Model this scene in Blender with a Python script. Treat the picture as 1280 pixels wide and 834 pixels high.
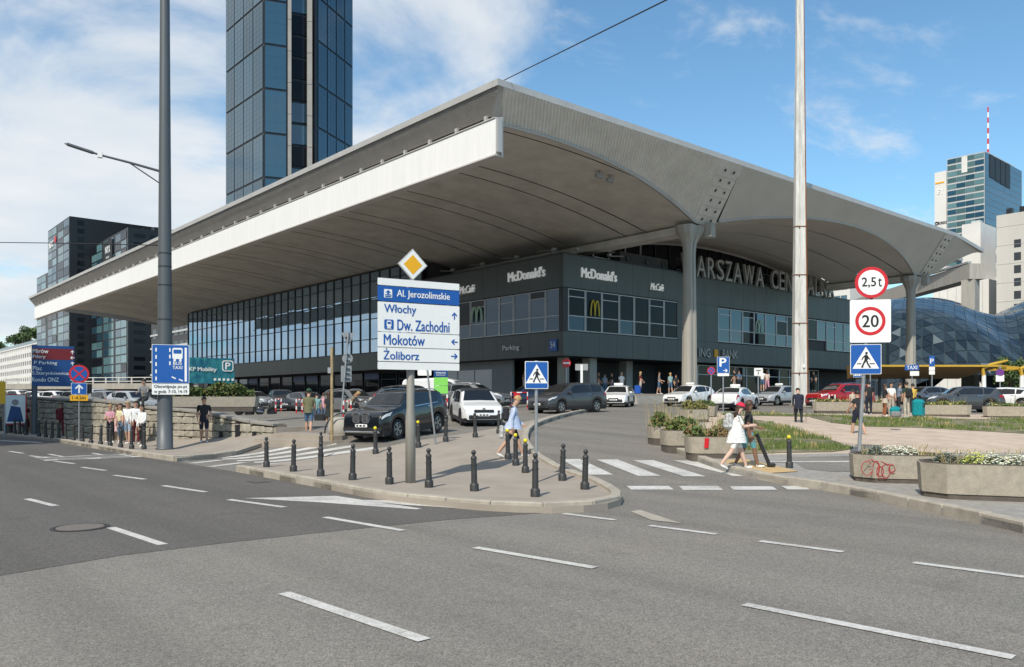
import bpy, bmesh, math, random
from mathutils import Vector, Matrix, geometry, noise
for o in list(bpy.data.objects): bpy.data.objects.remove(o, do_unlink=True)
S = bpy.context.scene
C = S.collection
R = math.radians
# ---------------------------------------------------------------- camera
cd = bpy.data.cameras.new("camera"); cam = bpy.data.objects.new("camera", cd); C.objects.link(cam)
cam.location = (0, 0, 2.0)
cam.rotation_euler = (R(90), 0, -math.atan2(0.6544404, 0.7561136))
cd.sensor_width = 36.0; cd.lens = 36.0 * 1017 / 1280
cd.shift_y = 83.0 / 1280
cd.clip_end = 6000; cd.clip_start = 0.1
S.camera = cam
# ---------------------------------------------------------------- light
SUN_DIR = Vector((-0.90, -0.45, 0))          # towards the sun, horizontally
SUN_EL = R(47)
W = bpy.data.worlds.new("World"); S.world = W; W.use_nodes = True
nt = W.node_tree; nt.nodes.clear()
def N(t, ty, **k):
    n = t.nodes.new(ty)
    for a, b in k.items(): setattr(n, a, b)
    return n
out = N(nt, 'ShaderNodeOutputWorld'); bg = N(nt, 'ShaderNodeBackground'); bgc = N(nt, 'ShaderNodeBackground'); mx = N(nt, 'ShaderNodeMixShader')
sky = N(nt, 'ShaderNodeTexSky', sky_type='NISHITA', sun_disc=False, sun_elevation=SUN_EL)
sky.sun_rotation = math.atan2(SUN_DIR.x, SUN_DIR.y)
sky.air_density = 1.0; sky.dust_density = 0.35; sky.ozone_density = 1.6
bg.inputs['Strength'].default_value = 0.15
L = nt.links.new
tn = N(nt, 'ShaderNodeMix', data_type='RGBA', blend_type='MULTIPLY'); tn.inputs['Factor'].default_value = 1; tn.inputs['B'].default_value = (0.83, 1.12, 1.16, 1); L(sky.outputs[0], tn.inputs['A']); L(tn.outputs['Result'], bg.inputs['Color'])
cmx = N(nt, 'ShaderNodeMix', data_type='RGBA'); cmx.inputs['A'].default_value = (0.74, 0.82, 0.90, 1); cmx.inputs['B'].default_value = (0.95, 0.97, 0.99, 1); L(cmx.outputs['Result'], bgc.inputs['Color']); bgc.inputs['Strength'].default_value = 0.93
# clouds: noise on a flat layer seen in perspective, thicker towards the west (left)
tc = N(nt, 'ShaderNodeTexCoord'); sp = N(nt, 'ShaderNodeSeparateXYZ'); L(tc.outputs['Generated'], sp.inputs[0])
def M(t, op, a, b=None, c=None, clamp=False):
    n = N(t, 'ShaderNodeMath', operation=op, use_clamp=clamp)
    for i, v in enumerate((a, b, c)):
        if v is None: continue
        if isinstance(v, (int, float)): n.inputs[i].default_value = v
        else: t.links.new(v, n.inputs[i])
    return n.outputs[0]
zz = M(nt, 'ADD', M(nt, 'MAXIMUM', sp.outputs[2], 0.0), 0.16)
cx = M(nt, 'DIVIDE', sp.outputs[0], zz); cy = M(nt, 'DIVIDE', sp.outputs[1], zz)
cb = N(nt, 'ShaderNodeCombineXYZ'); L(cx, cb.inputs[0]); L(cy, cb.inputs[1]); cb.inputs[2].default_value = 3.7
n1 = N(nt, 'ShaderNodeTexNoise'); n1.inputs['Scale'].default_value = 1.25; n1.inputs['Detail'].default_value = 9; n1.inputs['Roughness'].default_value = 0.58; n1.inputs['Distortion'].default_value = 0.35
n2 = N(nt, 'ShaderNodeTexNoise'); n2.inputs['Scale'].default_value = 0.55; n2.inputs['Detail'].default_value = 3
L(cb.outputs[0], n1.inputs['Vector']); L(cb.outputs[0], n2.inputs['Vector'])
# how far round to the left (world -x+y, west-south-west)
side = M(nt, 'ADD', M(nt, 'MULTIPLY', sp.outputs[0], -0.77), M(nt, 'MULTIPLY', sp.outputs[1], 0.63))
bias = M(nt, 'MULTIPLY', M(nt, 'MAXIMUM', M(nt, 'MINIMUM', M(nt, 'ADD', side, 0.05), 0.45), -0.05), 0.40)
dens = M(nt, 'ADD', M(nt, 'ADD', M(nt, 'MULTIPLY', n1.outputs[0], 0.75), M(nt, 'MULTIPLY', n2.outputs[0], 0.35)), bias)
mr = N(nt, 'ShaderNodeMapRange', interpolation_type='SMOOTHSTEP')
mr.inputs['From Min'].default_value = 0.555; mr.inputs['From Max'].default_value = 0.72; L(dens, mr.inputs['Value'])
hz = M(nt, 'MULTIPLY', M(nt, 'POWER', M(nt, 'SUBTRACT', 1.0, M(nt, 'MAXIMUM', sp.outputs[2], 0.0)), 10.0), 0.16)
n3 = N(nt, 'ShaderNodeTexNoise'); n3.inputs['Scale'].default_value = 1.9; n3.inputs['Detail'].default_value = 6; L(cb.outputs[0], n3.inputs['Vector'])
cr_ = N(nt, 'ShaderNodeMapRange'); cr_.inputs['From Min'].default_value = 0.36; cr_.inputs['From Max'].default_value = 0.62; L(n3.outputs[0], cr_.inputs['Value']); L(cr_.outputs[0], cmx.inputs['Factor'])
n4 = N(nt, 'ShaderNodeTexNoise'); n4.inputs['Scale'].default_value = 2.3; n4.inputs['Detail'].default_value = 9; n4.inputs['Roughness'].default_value = 0.62; n4.inputs['Distortion'].default_value = 0.3
mp4 = N(nt, 'ShaderNodeMapping'); mp4.inputs['Rotation'].default_value = (0, 0, R(35)); mp4.inputs['Scale'].default_value = (1.2, 1.7, 1); mp4.inputs['Location'].default_value = (1.7, 4.2, 0); L(cb.outputs[0], mp4.inputs[0]); L(mp4.outputs[0], n4.inputs['Vector'])
mr4 = N(nt, 'ShaderNodeMapRange', interpolation_type='SMOOTHSTEP'); mr4.inputs['From Min'].default_value = 0.53; mr4.inputs['From Max'].default_value = 0.76; mr4.inputs['To Max'].default_value = 0.60; L(n4.outputs[0], mr4.inputs['Value'])
fac = M(nt, 'MAXIMUM', M(nt, 'MAXIMUM', M(nt, 'MULTIPLY', mr.outputs[0], 0.93), mr4.outputs[0]), hz)
L(fac, mx.inputs[0]); L(bg.outputs[0], mx.inputs[1]); L(bgc.outputs[0], mx.inputs[2]); L(mx.outputs[0], out.inputs[0])
sl = bpy.data.lights.new("sun", 'SUN'); sl.energy = 4.4; sl.angle = R(0.5); sl.color = (1.0, 0.925, 0.81)
so = bpy.data.objects.new("sun", sl); C.objects.link(so)
sd = SUN_DIR.normalized() * math.cos(SUN_EL) + Vector((0, 0, math.sin(SUN_EL)))
so.rotation_euler = sd.to_track_quat('Z', 'Y').to_euler(); so.location = (-40, -20, 80)
S.view_settings.view_transform = 'Standard'; S.view_settings.look = 'None'; S.view_settings.exposure = 0; S.view_settings.gamma = 1
# ---------------------------------------------------------------- materials
def mat(name, col, rough=0.6, metal=0.0, var=0.0, scale=3.0, bump=0.0, bscale=None, spec=None, col2=None, coat=0.0, world=False, detail=5, streak=False):
    m = bpy.data.materials.new(name); m.use_nodes = True; t = m.node_tree; b = t.nodes['Principled BSDF']
    b.inputs['Roughness'].default_value = rough; b.inputs['Metallic'].default_value = metal
    if spec is not None: b.inputs['Specular IOR Level'].default_value = spec
    if coat: b.inputs['Coat Weight'].default_value = coat; b.inputs['Coat Roughness'].default_value = 0.04
    c = (*col, 1)
    b.inputs['Base Color'].default_value = c
    if var or bump:
        if world: src = N(t, 'ShaderNodeNewGeometry').outputs['Position']
        else: src = N(t, 'ShaderNodeTexCoord').outputs['Object']
        if streak:
            mp = N(t, 'ShaderNodeMapping'); mp.inputs['Scale'].default_value = (1, 1, 0.12); t.links.new(src, mp.inputs[0]); src = mp.outputs[0]
    if var:
        nz = N(t, 'ShaderNodeTexNoise'); nz.inputs['Scale'].default_value = scale; nz.inputs['Detail'].default_value = detail; nz.inputs['Roughness'].default_value = 0.65
        t.links.new(src, nz.inputs['Vector'])
        r = N(t, 'ShaderNodeMapRange'); r.inputs['From Min'].default_value = 0.3; r.inputs['From Max'].default_value = 0.7
        t.links.new(nz.outputs[0], r.inputs['Value'])
        mi = N(t, 'ShaderNodeMix', data_type='RGBA')
        lo = [max(0, x * (1 - var)) for x in col]; hi = [min(1, x * (1 + var)) for x in col] if col2 is None else col2
        mi.inputs['A'].default_value = (*lo, 1); mi.inputs['B'].default_value = (*hi, 1)
        t.links.new(r.outputs[0], mi.inputs['Factor']); t.links.new(mi.outputs['Result'], b.inputs['Base Color'])
    if bump:
        nb = N(t, 'ShaderNodeTexNoise'); nb.inputs['Scale'].default_value = bscale or scale * 4; nb.inputs['Detail'].default_value = 4
        t.links.new(src, nb.inputs['Vector'])
        bp = N(t, 'ShaderNodeBump'); bp.inputs['Strength'].default_value = min(1, bump); bp.inputs['Distance'].default_value = 0.03 if bump >= .9 else 0.02
        t.links.new(nb.outputs[0], bp.inputs['Height']); t.links.new(bp.outputs[0], b.inputs['Normal'])
    return m
def asphalt(name, base, dark, warm, crack=True):
    """aggregate speckle + broad worn and stained areas"""
    m = bpy.data.materials.new(name); m.use_nodes = True; t = m.node_tree; b = t.nodes['Principled BSDF']; b.inputs['Roughness'].default_value = 0.88; b.inputs['Specular IOR Level'].default_value = 0.25
    pos = N(t, 'ShaderNodeNewGeometry').outputs['Position']
    def noise_(s, d=4, r=0.6):
        n = N(t, 'ShaderNodeTexNoise'); n.inputs['Scale'].default_value = s; n.inputs['Detail'].default_value = d; n.inputs['Roughness'].default_value = r; t.links.new(pos, n.inputs['Vector']); return n.outputs[0]
    def ramp(v, a, c):
        r = N(t, 'ShaderNodeMapRange'); r.inputs['From Min'].default_value = a; r.inputs['From Max'].default_value = c; t.links.new(v, r.inputs['Value']); return r.outputs[0]
    def mix(f, a, c):
        n = N(t, 'ShaderNodeMix', data_type='RGBA')
        if isinstance(f, float): n.inputs['Factor'].default_value = f
        else: t.links.new(f, n.inputs['Factor'])
        for s, v in (('A', a), ('B', c)):
            if isinstance(v, tuple): n.inputs[s].default_value = (*v, 1)
            else: t.links.new(v, n.inputs[s])
        return n.outputs['Result']
    broad = mix(ramp(noise_(0.22, 5), 0.35, 0.68), base, warm)
    st = mix(ramp(noise_(0.9, 6, 0.7), 0.56, 0.78), broad, dark)
    mp = N(t, 'ShaderNodeMapping'); mp.inputs['Rotation'].default_value = (0, 0, R(-2)); mp.inputs['Scale'].default_value = (0.8, 0.03, 1); t.links.new(pos, mp.inputs[0])
    ln = N(t, 'ShaderNodeTexNoise'); ln.inputs['Scale'].default_value = 1.0; ln.inputs['Detail'].default_value = 3; t.links.new(mp.outputs[0], ln.inputs['Vector'])
    st = mix(M(t, 'MULTIPLY', ramp(ln.outputs[0], 0.42, 0.70), 0.45), st, tuple(x * 0.72 for x in dark))
    vo = N(t, 'ShaderNodeTexVoronoi'); vo.inputs['Scale'].default_value = 90; t.links.new(pos, vo.inputs['Vector'])
    sp_ = N(t, 'ShaderNodeSeparateColor'); t.links.new(vo.outputs['Color'], sp_.inputs[0])
    g = mix(ramp(sp_.outputs[0], 0.0, 1.0), tuple([0.60] * 3), tuple([1.40] * 3))
    mu = N(t, 'ShaderNodeMix', data_type='RGBA', blend_type='MULTIPLY'); mu.inputs['Factor'].default_value = 1; t.links.new(st, mu.inputs['A']); t.links.new(g, mu.inputs['B'])
    f2 = mix(ramp(noise_(14, 3), 0.3, 0.7), tuple([0.90] * 3), tuple([1.1] * 3))
    m2 = N(t, 'ShaderNodeMix', data_type='RGBA', blend_type='MULTIPLY'); m2.inputs['Factor'].default_value = 1; t.links.new(mu.outputs['Result'], m2.inputs['A']); t.links.new(f2, m2.inputs['B'])
    col = m2.outputs['Result']
    if crack:
        v2 = N(t, 'ShaderNodeTexVoronoi', feature='DISTANCE_TO_EDGE'); v2.inputs['Scale'].default_value = 0.16
        dn = N(t, 'ShaderNodeTexNoise'); dn.inputs['Scale'].default_value = 0.8; dn.inputs['Detail'].default_value = 6; t.links.new(pos, dn.inputs['Vector'])
        vm = N(t, 'ShaderNodeVectorMath', operation='SCALE'); t.links.new(dn.outputs['Color'], vm.inputs[0]); vm.inputs['Scale'].default_value = 1.6
        va = N(t, 'ShaderNodeVectorMath', operation='ADD'); t.links.new(pos, va.inputs[0]); t.links.new(vm.outputs[0], va.inputs[1]); t.links.new(va.outputs[0], v2.inputs['Vector'])
        fc = M(t, 'MULTIPLY', ramp(v2.outputs['Distance'], 0.006, 0.0), 0.55)
        col = mix(fc, col, tuple(x * 0.35 for x in dark))
    t.links.new(col, b.inputs['Base Color'])
    bp = N(t, 'ShaderNodeBump'); bp.inputs['Strength'].default_value = 0.35; bp.inputs['Distance'].default_value = 0.01; t.links.new(sp_.outputs[0], bp.inputs['Height']); t.links.new(bp.outputs[0], b.inputs['Normal'])
    return m
def glassy(name, col, rough=0.04, ior=1.9, var=0.0, tint=None):
    m = bpy.data.materials.new(name); m.use_nodes = True; t = m.node_tree; b = t.nodes['Principled BSDF']
    b.inputs['Base Color'].default_value = (*col, 1); b.inputs['Roughness'].default_value = rough; b.inputs['IOR'].default_value = ior
    if tint: b.inputs['Specular Tint'].default_value = (*tint, 1)
    if var:
        oi = N(t, 'ShaderNodeObjectInfo'); r = N(t, 'ShaderNodeMix', data_type='RGBA'); t.links.new(oi.outputs['Random'], r.inputs['Factor'])
        r.inputs['A'].default_value = (*[x * (1 - var) for x in col], 1); r.inputs['B'].default_value = (*[min(1, x * (1 + var)) for x in col], 1); t.links.new(r.outputs['Result'], b.inputs['Base Color'])
    return m
MT = {}
def mm(k, *a, **kw):
    if k not in MT: MT[k] = mat(k, *a, **kw)
    return MT[k]
mm('white_paint', (0.80, 0.80, 0.78), 0.5, var=0.05, scale=1.2)
mm('road_white', (0.56, 0.55, 0.52), 0.7, var=0.16, scale=9, col2=(0.66, 0.65, 0.615), world=True, bump=0.2, bscale=60)
mm('sign_pink', (.70, .20, .26), .4); mm('sign_white', (0.80, 0.80, 0.78), 0.4, var=0.03, scale=2); mm('sign_blue', (0.008, 0.09, 0.36), 0.4); mm('sign_darkblue', (0.006, 0.055, 0.20), 0.4); mm('sign_red', (0.55, 0.012, 0.02), 0.4)
mm('sign_yellow', (0.80, 0.40, 0.005), 0.4); mm('sign_black', (0.008, 0.008, 0.01), 0.5); mm('sign_maroon', (0.16, 0.008, 0.012), 0.4); mm('sign_back', (0.30, 0.31, 0.32), 0.45, 0.4); mm('sign_green', (0.22, 0.62, 0.10), 0.5); mm('orange_paint', (0.75, 0.36, 0.01), 0.5)
mm('galv', (0.36, 0.37, 0.38), 0.45, 0.6, var=0.15, scale=6); mm('pole_grey', (0.105, 0.115, 0.125), 0.5, 0.2, var=0.12, scale=2, streak=True); mm('sign_pole', (0.30, 0.285, 0.25), 0.6, 0.2, var=0.18, scale=5, streak=True)
mm('rusty_white', (0.62, 0.61, 0.57), 0.6, var=0.30, scale=5, col2=(0.72, 0.71, 0.67), streak=True); mm('rust', (0.20, 0.075, 0.025), 0.85, var=0.4, scale=7)
mm('concrete', (0.36, 0.34, 0.30), 0.85, var=0.16, scale=1.6, bump=0.15, bscale=25, streak=True); mm('soffit', (0.56, 0.535, 0.48), 0.8, var=0.16, scale=0.5, bump=0.05, bscale=6, detail=9)
mm('soffit_grey', (0.57, 0.55, 0.51), 0.75, var=0.07, scale=0.3, detail=7); mm('corrugated', (0.68, 0.67, 0.635), 0.55, 0.1, var=0.08, scale=0.8); mm('cap_metal', (0.46, 0.455, 0.44), 0.5, 0.2, var=0.08, scale=0.6); mm('louvre_metal', (0.60, 0.575, 0.54), 0.55, 0.2, var=0.08, scale=1)
mm('fascia', (0.80, 0.80, 0.78), 0.45, var=0.03, scale=2.2, col2=(0.85, 0.85, 0.83), streak=True, detail=7); mm('gap_shade', (0.02, 0.02, 0.022), 0.9); mm('dark_seam', (0.05, 0.045, 0.04), 0.9)
mm('cladding', (0.088, 0.101, 0.099), 0.42, 0.2, var=0.10, scale=0.9, streak=True); mm('hall_wall', (0.06, 0.062, 0.066), 0.7, var=0.08, scale=0.8); mm('grey_wall', (0.30, 0.31, 0.315), 0.7, var=0.06, scale=1)
mm('frame_alu', (0.58, 0.59, 0.60), 0.45, 0.3); mm('frame_dark', (0.05, 0.053, 0.058), 0.45, 0.5); mm('letter_metal', (0.38, 0.375, 0.36), 0.4, 0.3); mm('letter_white', (0.80, 0.81, 0.80), 0.4); mm('letter_side', (0.02, 0.02, 0.022), 0.5); mm('arch_yellow', (0.62, 0.47, 0.02), 0.4); mm('arch_pale', (0.42, 0.55, 0.42), 0.4)
mm('kerb', (0.36, 0.325, 0.27), 0.85, var=0.2, scale=3, bump=0.3, bscale=30, world=True); mm('paving', (0.31, 0.27, 0.225), 0.88, var=0.13, scale=0.9, bump=0.25, bscale=50, world=True, detail=8)
mm('setts', (0.28, 0.265, 0.24), 0.85, var=0.22, scale=5, bump=0.5, bscale=14, world=True); mm('tactile', (0.50, 0.35, 0.17), 0.8, var=0.12, scale=6, bump=0.4, bscale=25, world=True)
mm('dirt', (0.48, 0.385, 0.30), 0.95, var=0.20, scale=1.2, bump=0.5, bscale=12, world=True, detail=9); mm('turf', (0.07, 0.11, 0.028), 0.95, var=0.4, scale=1.1, col2=(0.30, 0.25, 0.16), world=True, detail=8)
mm('iron', (0.045, 0.046, 0.046), 0.5, 0.25, var=0.2, scale=14); mm('iron_yellow', (0.75, 0.62, 0.02), 0.5)
mm('stone', (0.29, 0.26, 0.21), 0.9, var=0.35, scale=3.5, bump=0.8, bscale=9, col2=(0.42, 0.385, 0.31), world=True, detail=8); mm('coping', (0.25, 0.235, 0.21), 0.85, var=0.25, scale=3, bump=0.3, bscale=20, world=True); mm('mortar', (0.17, 0.15, 0.12), 0.95)
mm('planter', (0.36, 0.32, 0.255), 0.9, var=0.16, scale=7, bump=0.6, bscale=70, world=True); mm('planter_base', (0.10, 0.085, 0.07), 0.9, var=0.2, scale=5); mm('soil', (0.05, 0.035, 0.022), 0.95)
mm('leaf_a', (0.085, 0.13, 0.03), 0.7, var=0.35, scale=8, world=True); mm('leaf_b', (0.16, 0.15, 0.04), 0.7, var=0.35, scale=8, world=True); mm('leaf_dark', (0.04, 0.075, 0.02), 0.7, var=0.3, scale=5, world=True); mm('straw', (0.42, 0.33, 0.15), 0.8, var=0.25, scale=9, world=True)
mm('wood', (.20, .11, .05), .6); mm('petal_white', (0.75, 0.76, 0.62), 0.7); mm('petal_yellow', (0.62, 0.66, 0.15), 0.7); mm('heather', (0.22, 0.15, 0.07), 0.8, var=0.4, scale=9, world=True); mm('silver_leaf', (0.22, 0.26, 0.22), 0.8); mm('grass_a', (0.12, 0.165, 0.04), 0.8, var=0.3, scale=3, world=True); mm('bark', (0.08, 0.055, 0.035), 0.9, var=0.3, scale=10)
mm('tyre', (0.018, 0.018, 0.019), 0.85); mm('rim', (0.50, 0.51, 0.52), 0.3, 0.8); mm('rim_dark', (0.05, 0.05, 0.055), 0.4, 0.6); mm('plastic_black', (0.02, 0.02, 0.022), 0.55); mm('chrome', (0.7, 0.7, 0.7), 0.15, 1.0); mm('lamp_clear', (0.55, 0.58, 0.60), 0.12); mm('lamp_red', (0.30, 0.008, 0.012), 0.2); mm('plate', (0.75, 0.75, 0.74), 0.5)
MT['car_glass'] = glassy('car_glass', (0.012, 0.014, 0.016), 0.03, 1.6)
MT['glass_south'] = glassy('glass_south', (0.38, 0.50, 0.62), 0.02, 2.0, 0.12, (.70, .87, 1.0)); MT['glass_south'].node_tree.nodes['Principled BSDF'].inputs['Metallic'].default_value = 0.8; MT['glass_east'] = glassy('glass_east', (0.014, 0.022, 0.034), 0.02, 2.05, 0.4, (.62, .82, 1.0)); MT['glass_box'] = glassy('glass_box', (0.012, 0.018, 0.028), 0.02, 1.75, 0.5, (.6, .8, 1.0)); MT['glass_tower'] = glassy('glass_tower', (0.022, 0.058, 0.085), 0.05, 1.9, 0.3, (.75, .9, 1.0)); MT['glass_pale'] = glassy('glass_pale', (0.10, 0.19, 0.21), 0.06, 1.8, 0.35); MT['glass_dark'] = glassy('glass_dark', (0.008, 0.010, 0.014), 0.04, 1.28, 0.4); MT['glass_dome'] = glassy('glass_dome', (0.025, 0.038, 0.047), 0.15, 1.5, 0.3)
MT['asphalt_road'] = asphalt('asphalt_road', (0.205, 0.195, 0.178), (0.158, 0.149, 0.136), (0.232, 0.213, 0.185), False)
MT['asphalt_new'] = asphalt('asphalt_new', (0.118, 0.112, 0.105), (0.092, 0.088, 0.082), (0.132, 0.124, 0.114), False)
MT['asphalt_slip'] = asphalt('asphalt_slip', (0.200, 0.187, 0.168), (0.150, 0.140, 0.125), (0.222, 0.204, 0.178), False)
def worn_paint():
    m = MT['road_white']; t = m.node_tree; b = t.nodes['Principled BSDF']; lk = b.inputs['Base Color'].links[0].from_socket
    pos = N(t, 'ShaderNodeNewGeometry').outputs['Position']
    a = N(t, 'ShaderNodeTexNoise'); a.inputs['Scale'].default_value = 34; a.inputs['Detail'].default_value = 5; a.inputs['Roughness'].default_value = .7; t.links.new(pos, a.inputs['Vector'])
    c = N(t, 'ShaderNodeTexNoise'); c.inputs['Scale'].default_value = 1.3; c.inputs['Detail'].default_value = 4; t.links.new(pos, c.inputs['Vector'])
    v = M(t, 'ADD', M(t, 'MULTIPLY', a.outputs[0], .75), M(t, 'MULTIPLY', c.outputs[0], .45))
    r = N(t, 'ShaderNodeMapRange'); r.inputs['From Min'].default_value = .57; r.inputs['From Max'].default_value = .74; t.links.new(v, r.inputs['Value'])
    x = N(t, 'ShaderNodeMix', data_type='RGBA'); t.links.new(M(t, 'MULTIPLY', r.outputs[0], .8), x.inputs['Factor']); t.links.new(lk, x.inputs['A']); x.inputs['B'].default_value = (.26, .25, .23, 1); t.links.new(x.outputs['Result'], b.inputs['Base Color'])
worn_paint()
def glow(name, col, e):
    m = mm(name, col, .4); b = m.node_tree.nodes['Principled BSDF']; b.inputs['Emission Color'].default_value = (*col, 1); b.inputs['Emission Strength'].default_value = e
glow('letter_added_glow', (0.80, 0.81, 0.80), .22)  # weak emission added so the restaurant letters look whiter in the roof's shade
def paint(name, col, rough=0.28): return mm('paint_' + name, col, rough, 0.15, coat=0.8)
def cloth(name, col, rough=0.9): return mm('cloth_' + name, col, rough, var=0.16, scale=9, bump=0.9, bscale=13)
# ---------------------------------------------------------------- mesh helpers
class MB:
    """collects geometry; build() links it as ONE mesh object"""
    def __init__(s): s.v = []; s.f = []; s.m = []; s.cur = 0; s.T = None
    def mi(s, i): s.cur = i; return s
    def add(s, vs, fs):
        n = len(s.v)
        s.v += [tuple(s.T @ Vector(p)) if s.T else tuple(p) for p in vs]
        s.f += [tuple(n + i for i in f) for f in fs]; s.m += [s.cur] * len(fs); return s
    def box(s, c, d, rz=0.0, rx=0.0, ry=0.0, bev=0.0):
        m = Matrix.Translation(c) @ Matrix.Rotation(rz, 4, 'Z') @ Matrix.Rotation(ry, 4, 'Y') @ Matrix.Rotation(rx, 4, 'X')
        x, y, z = d[0] / 2, d[1] / 2, d[2] / 2
        if bev:
            b = bev; P = [(-x + b, -y), (x - b, -y), (x, -y + b), (x, y - b), (x - b, y), (-x + b, y), (-x, y - b), (-x, -y + b)]
            Q = [(px * (1 - b / x * 0.9) if abs(px) > 0 else 0, py * (1 - b / y * 0.9)) for px, py in P]
            vs = [(*q, -z) for q in Q] + [(*p, -z + b) for p in P] + [(*p, z - b) for p in P] + [(*q, z) for q in Q]
            fs = [tuple(range(7, -1, -1)), tuple(range(24, 32))]
            for k in range(3):
                for i in range(8): fs.append((k * 8 + i, k * 8 + (i + 1) % 8, k * 8 + 8 + (i + 1) % 8, k * 8 + 8 + i))
        else:
            vs = [(a, b, c_) for c_ in (-z, z) for b in (-y, y) for a in (-x, x)]
            fs = [(0, 2, 3, 1), (4, 5, 7, 6), (0, 1, 5, 4), (2, 6, 7, 3), (0, 4, 6, 2), (1, 3, 7, 5)]
        return s.add([m @ Vector(p) for p in vs], fs)
    def b2(s, a, b): return s.box([(a[i] + b[i]) / 2 for i in range(3)], [abs(b[i] - a[i]) for i in range(3)])
    def prism(s, poly, z0, z1):
        n = len(poly); vs = [(p[0], p[1], z0) for p in poly] + [(p[0], p[1], z1) for p in poly]
        ar = sum(poly[i][0] * poly[(i + 1) % n][1] - poly[(i + 1) % n][0] * poly[i][1] for i in range(n))
        fs = [tuple(range(n - 1, -1, -1)), tuple(range(n, 2 * n))] + [(i, (i + 1) % n, n + (i + 1) % n, n + i) for i in range(n)]
        if ar < 0: fs = [tuple(reversed(f)) for f in fs]
        return s.add(vs, fs)
    def tube(s, pts, r, n=8, cap=True):
        pts = [Vector(p) for p in pts]; rs = r if isinstance(r, (list, tuple)) else [r] * len(pts)
        vs = []; fs = []; up = None
        for i, p in enumerate(pts):
            d = (pts[min(i + 1, len(pts) - 1)] - pts[max(i - 1, 0)]).normalized()
            if up is None: up = Vector((0, 0, 1)) if abs(d.z) < 0.9 else Vector((1, 0, 0))
            a = d.cross(up).normalized(); b = a.cross(d).normalized(); up = b
            vs += [p + (a * math.cos(2 * math.pi * k / n) + b * math.sin(2 * math.pi * k / n)) * rs[i] for k in range(n)]
        for i in range(len(pts) - 1):
            fs += [(i * n + k, i * n + (k + 1) % n, (i + 1) * n + (k + 1) % n, (i + 1) * n + k) for k in range(n)]
        if cap: fs += [tuple(range(n - 1, -1, -1)), tuple((len(pts) - 1) * n + k for k in range(n))]
        return s.add(vs, fs)
    def lathe(s, prof, n=12, c=(0, 0, 0)):
        vs = []; fs = []
        for r, z in prof: vs += [(c[0] + r * math.cos(2 * math.pi * k / n), c[1] + r * math.sin(2 * math.pi * k / n), c[2] + z) for k in range(n)]
        for i in range(len(prof) - 1): fs += [(i * n + k, i * n + (k + 1) % n, (i + 1) * n + (k + 1) % n, (i + 1) * n + k) for k in range(n)]
        fs += [tuple(range(n - 1, -1, -1)), tuple((len(prof) - 1) * n + k for k in range(n))]
        return s.add(vs, fs)
    def ball(s, c, r, n=10, k=6):
        rr = r if isinstance(r, (list, tuple)) else (r, r, r)
        vs = []; fs = []
        for i in range(k + 1):
            th = math.pi * i / k
            vs += [(c[0] + rr[0] * math.sin(th) * math.cos(2 * math.pi * j / n), c[1] + rr[1] * math.sin(th) * math.sin(2 * math.pi * j / n), c[2] - rr[2] * math.cos(th)) for j in range(n)]
        for i in range(k): fs += [(i * n + j, i * n + (j + 1) % n, (i + 1) * n + (j + 1) % n, (i + 1) * n + j) for j in range(n)]
        return s.add(vs, fs)
    def sheet(s, rows):
        n = len(rows[0]); vs = [p for r in rows for p in r]
        return s.add(vs, [(i * n + j, i * n + j + 1, (i + 1) * n + j + 1, (i + 1) * n + j) for i in range(len(rows) - 1) for j in range(n - 1)])
    def mesh(s, name, mats, smooth=False):
        me = bpy.data.meshes.new(name); me.from_pydata(s.v, [], s.f)
        for m in (mats if isinstance(mats, (list, tuple)) else [mats]): me.materials.append(m)
        me.polygons.foreach_set('material_index', s.m)
        if smooth: me.polygons.foreach_set('use_smooth', [True] * len(s.f))
        me.update(); return me
    def build(s, name, mats, parent=None, loc=None, rot=None, smooth=False, kind=None):
        return link(name, s.mesh(name, mats, smooth), parent, loc, rot, kind)
def link(name, me, parent=None, loc=None, rot=None, kind=None):
    o = bpy.data.objects.new(name, me); C.objects.link(o)
    if parent is not None: o.parent = parent
    if loc is not None: o.location = loc
    if rot is not None: o.rotation_euler = (0, 0, rot) if isinstance(rot, (int, float)) else tuple(rot)
    if kind: o['kind'] = kind
    return o
def smooth_by_angle(me, ang=35):
    bm = bmesh.new(); bm.from_mesh(me)
    for f in bm.faces: f.smooth = True
    for e in bm.edges:
        if len(e.link_faces) == 2 and e.calc_face_angle(0) > R(ang): e.smooth = False
    bm.to_mesh(me); bm.free()
def thing(name, label, cat, loc=(0, 0, 0), rz=0.0, group=None):
    o = bpy.data.objects.new(name, None); C.objects.link(o); o.empty_display_size = 0.2
    o.location = loc; o.rotation_euler = (0, 0, rz); o['label'] = label; o['category'] = cat
    if group: o['group'] = group
    return o
def tag(o, label, cat, group=None):
    o['label'] = label; o['category'] = cat
    if group: o['group'] = group
    return o
def kids(o): return [c for c in C.objects if c.parent == o]
def copy_thing(src, tree, loc, rz, label):
    """tree: list of (part, [sub-parts]); copies the thing with all of them"""
    r = src.copy(); C.objects.link(r); r.location = loc; r.rotation_euler = (0, 0, rz); r['label'] = label
    for p, subs in tree:
        c = p.copy(); C.objects.link(c); c.parent = r
        for q in subs:
            d = q.copy(); C.objects.link(d); d.parent = c
    return r
def tree_of(o): return [(p, kids(p)) for p in kids(o)]
_fonts = {}
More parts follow.
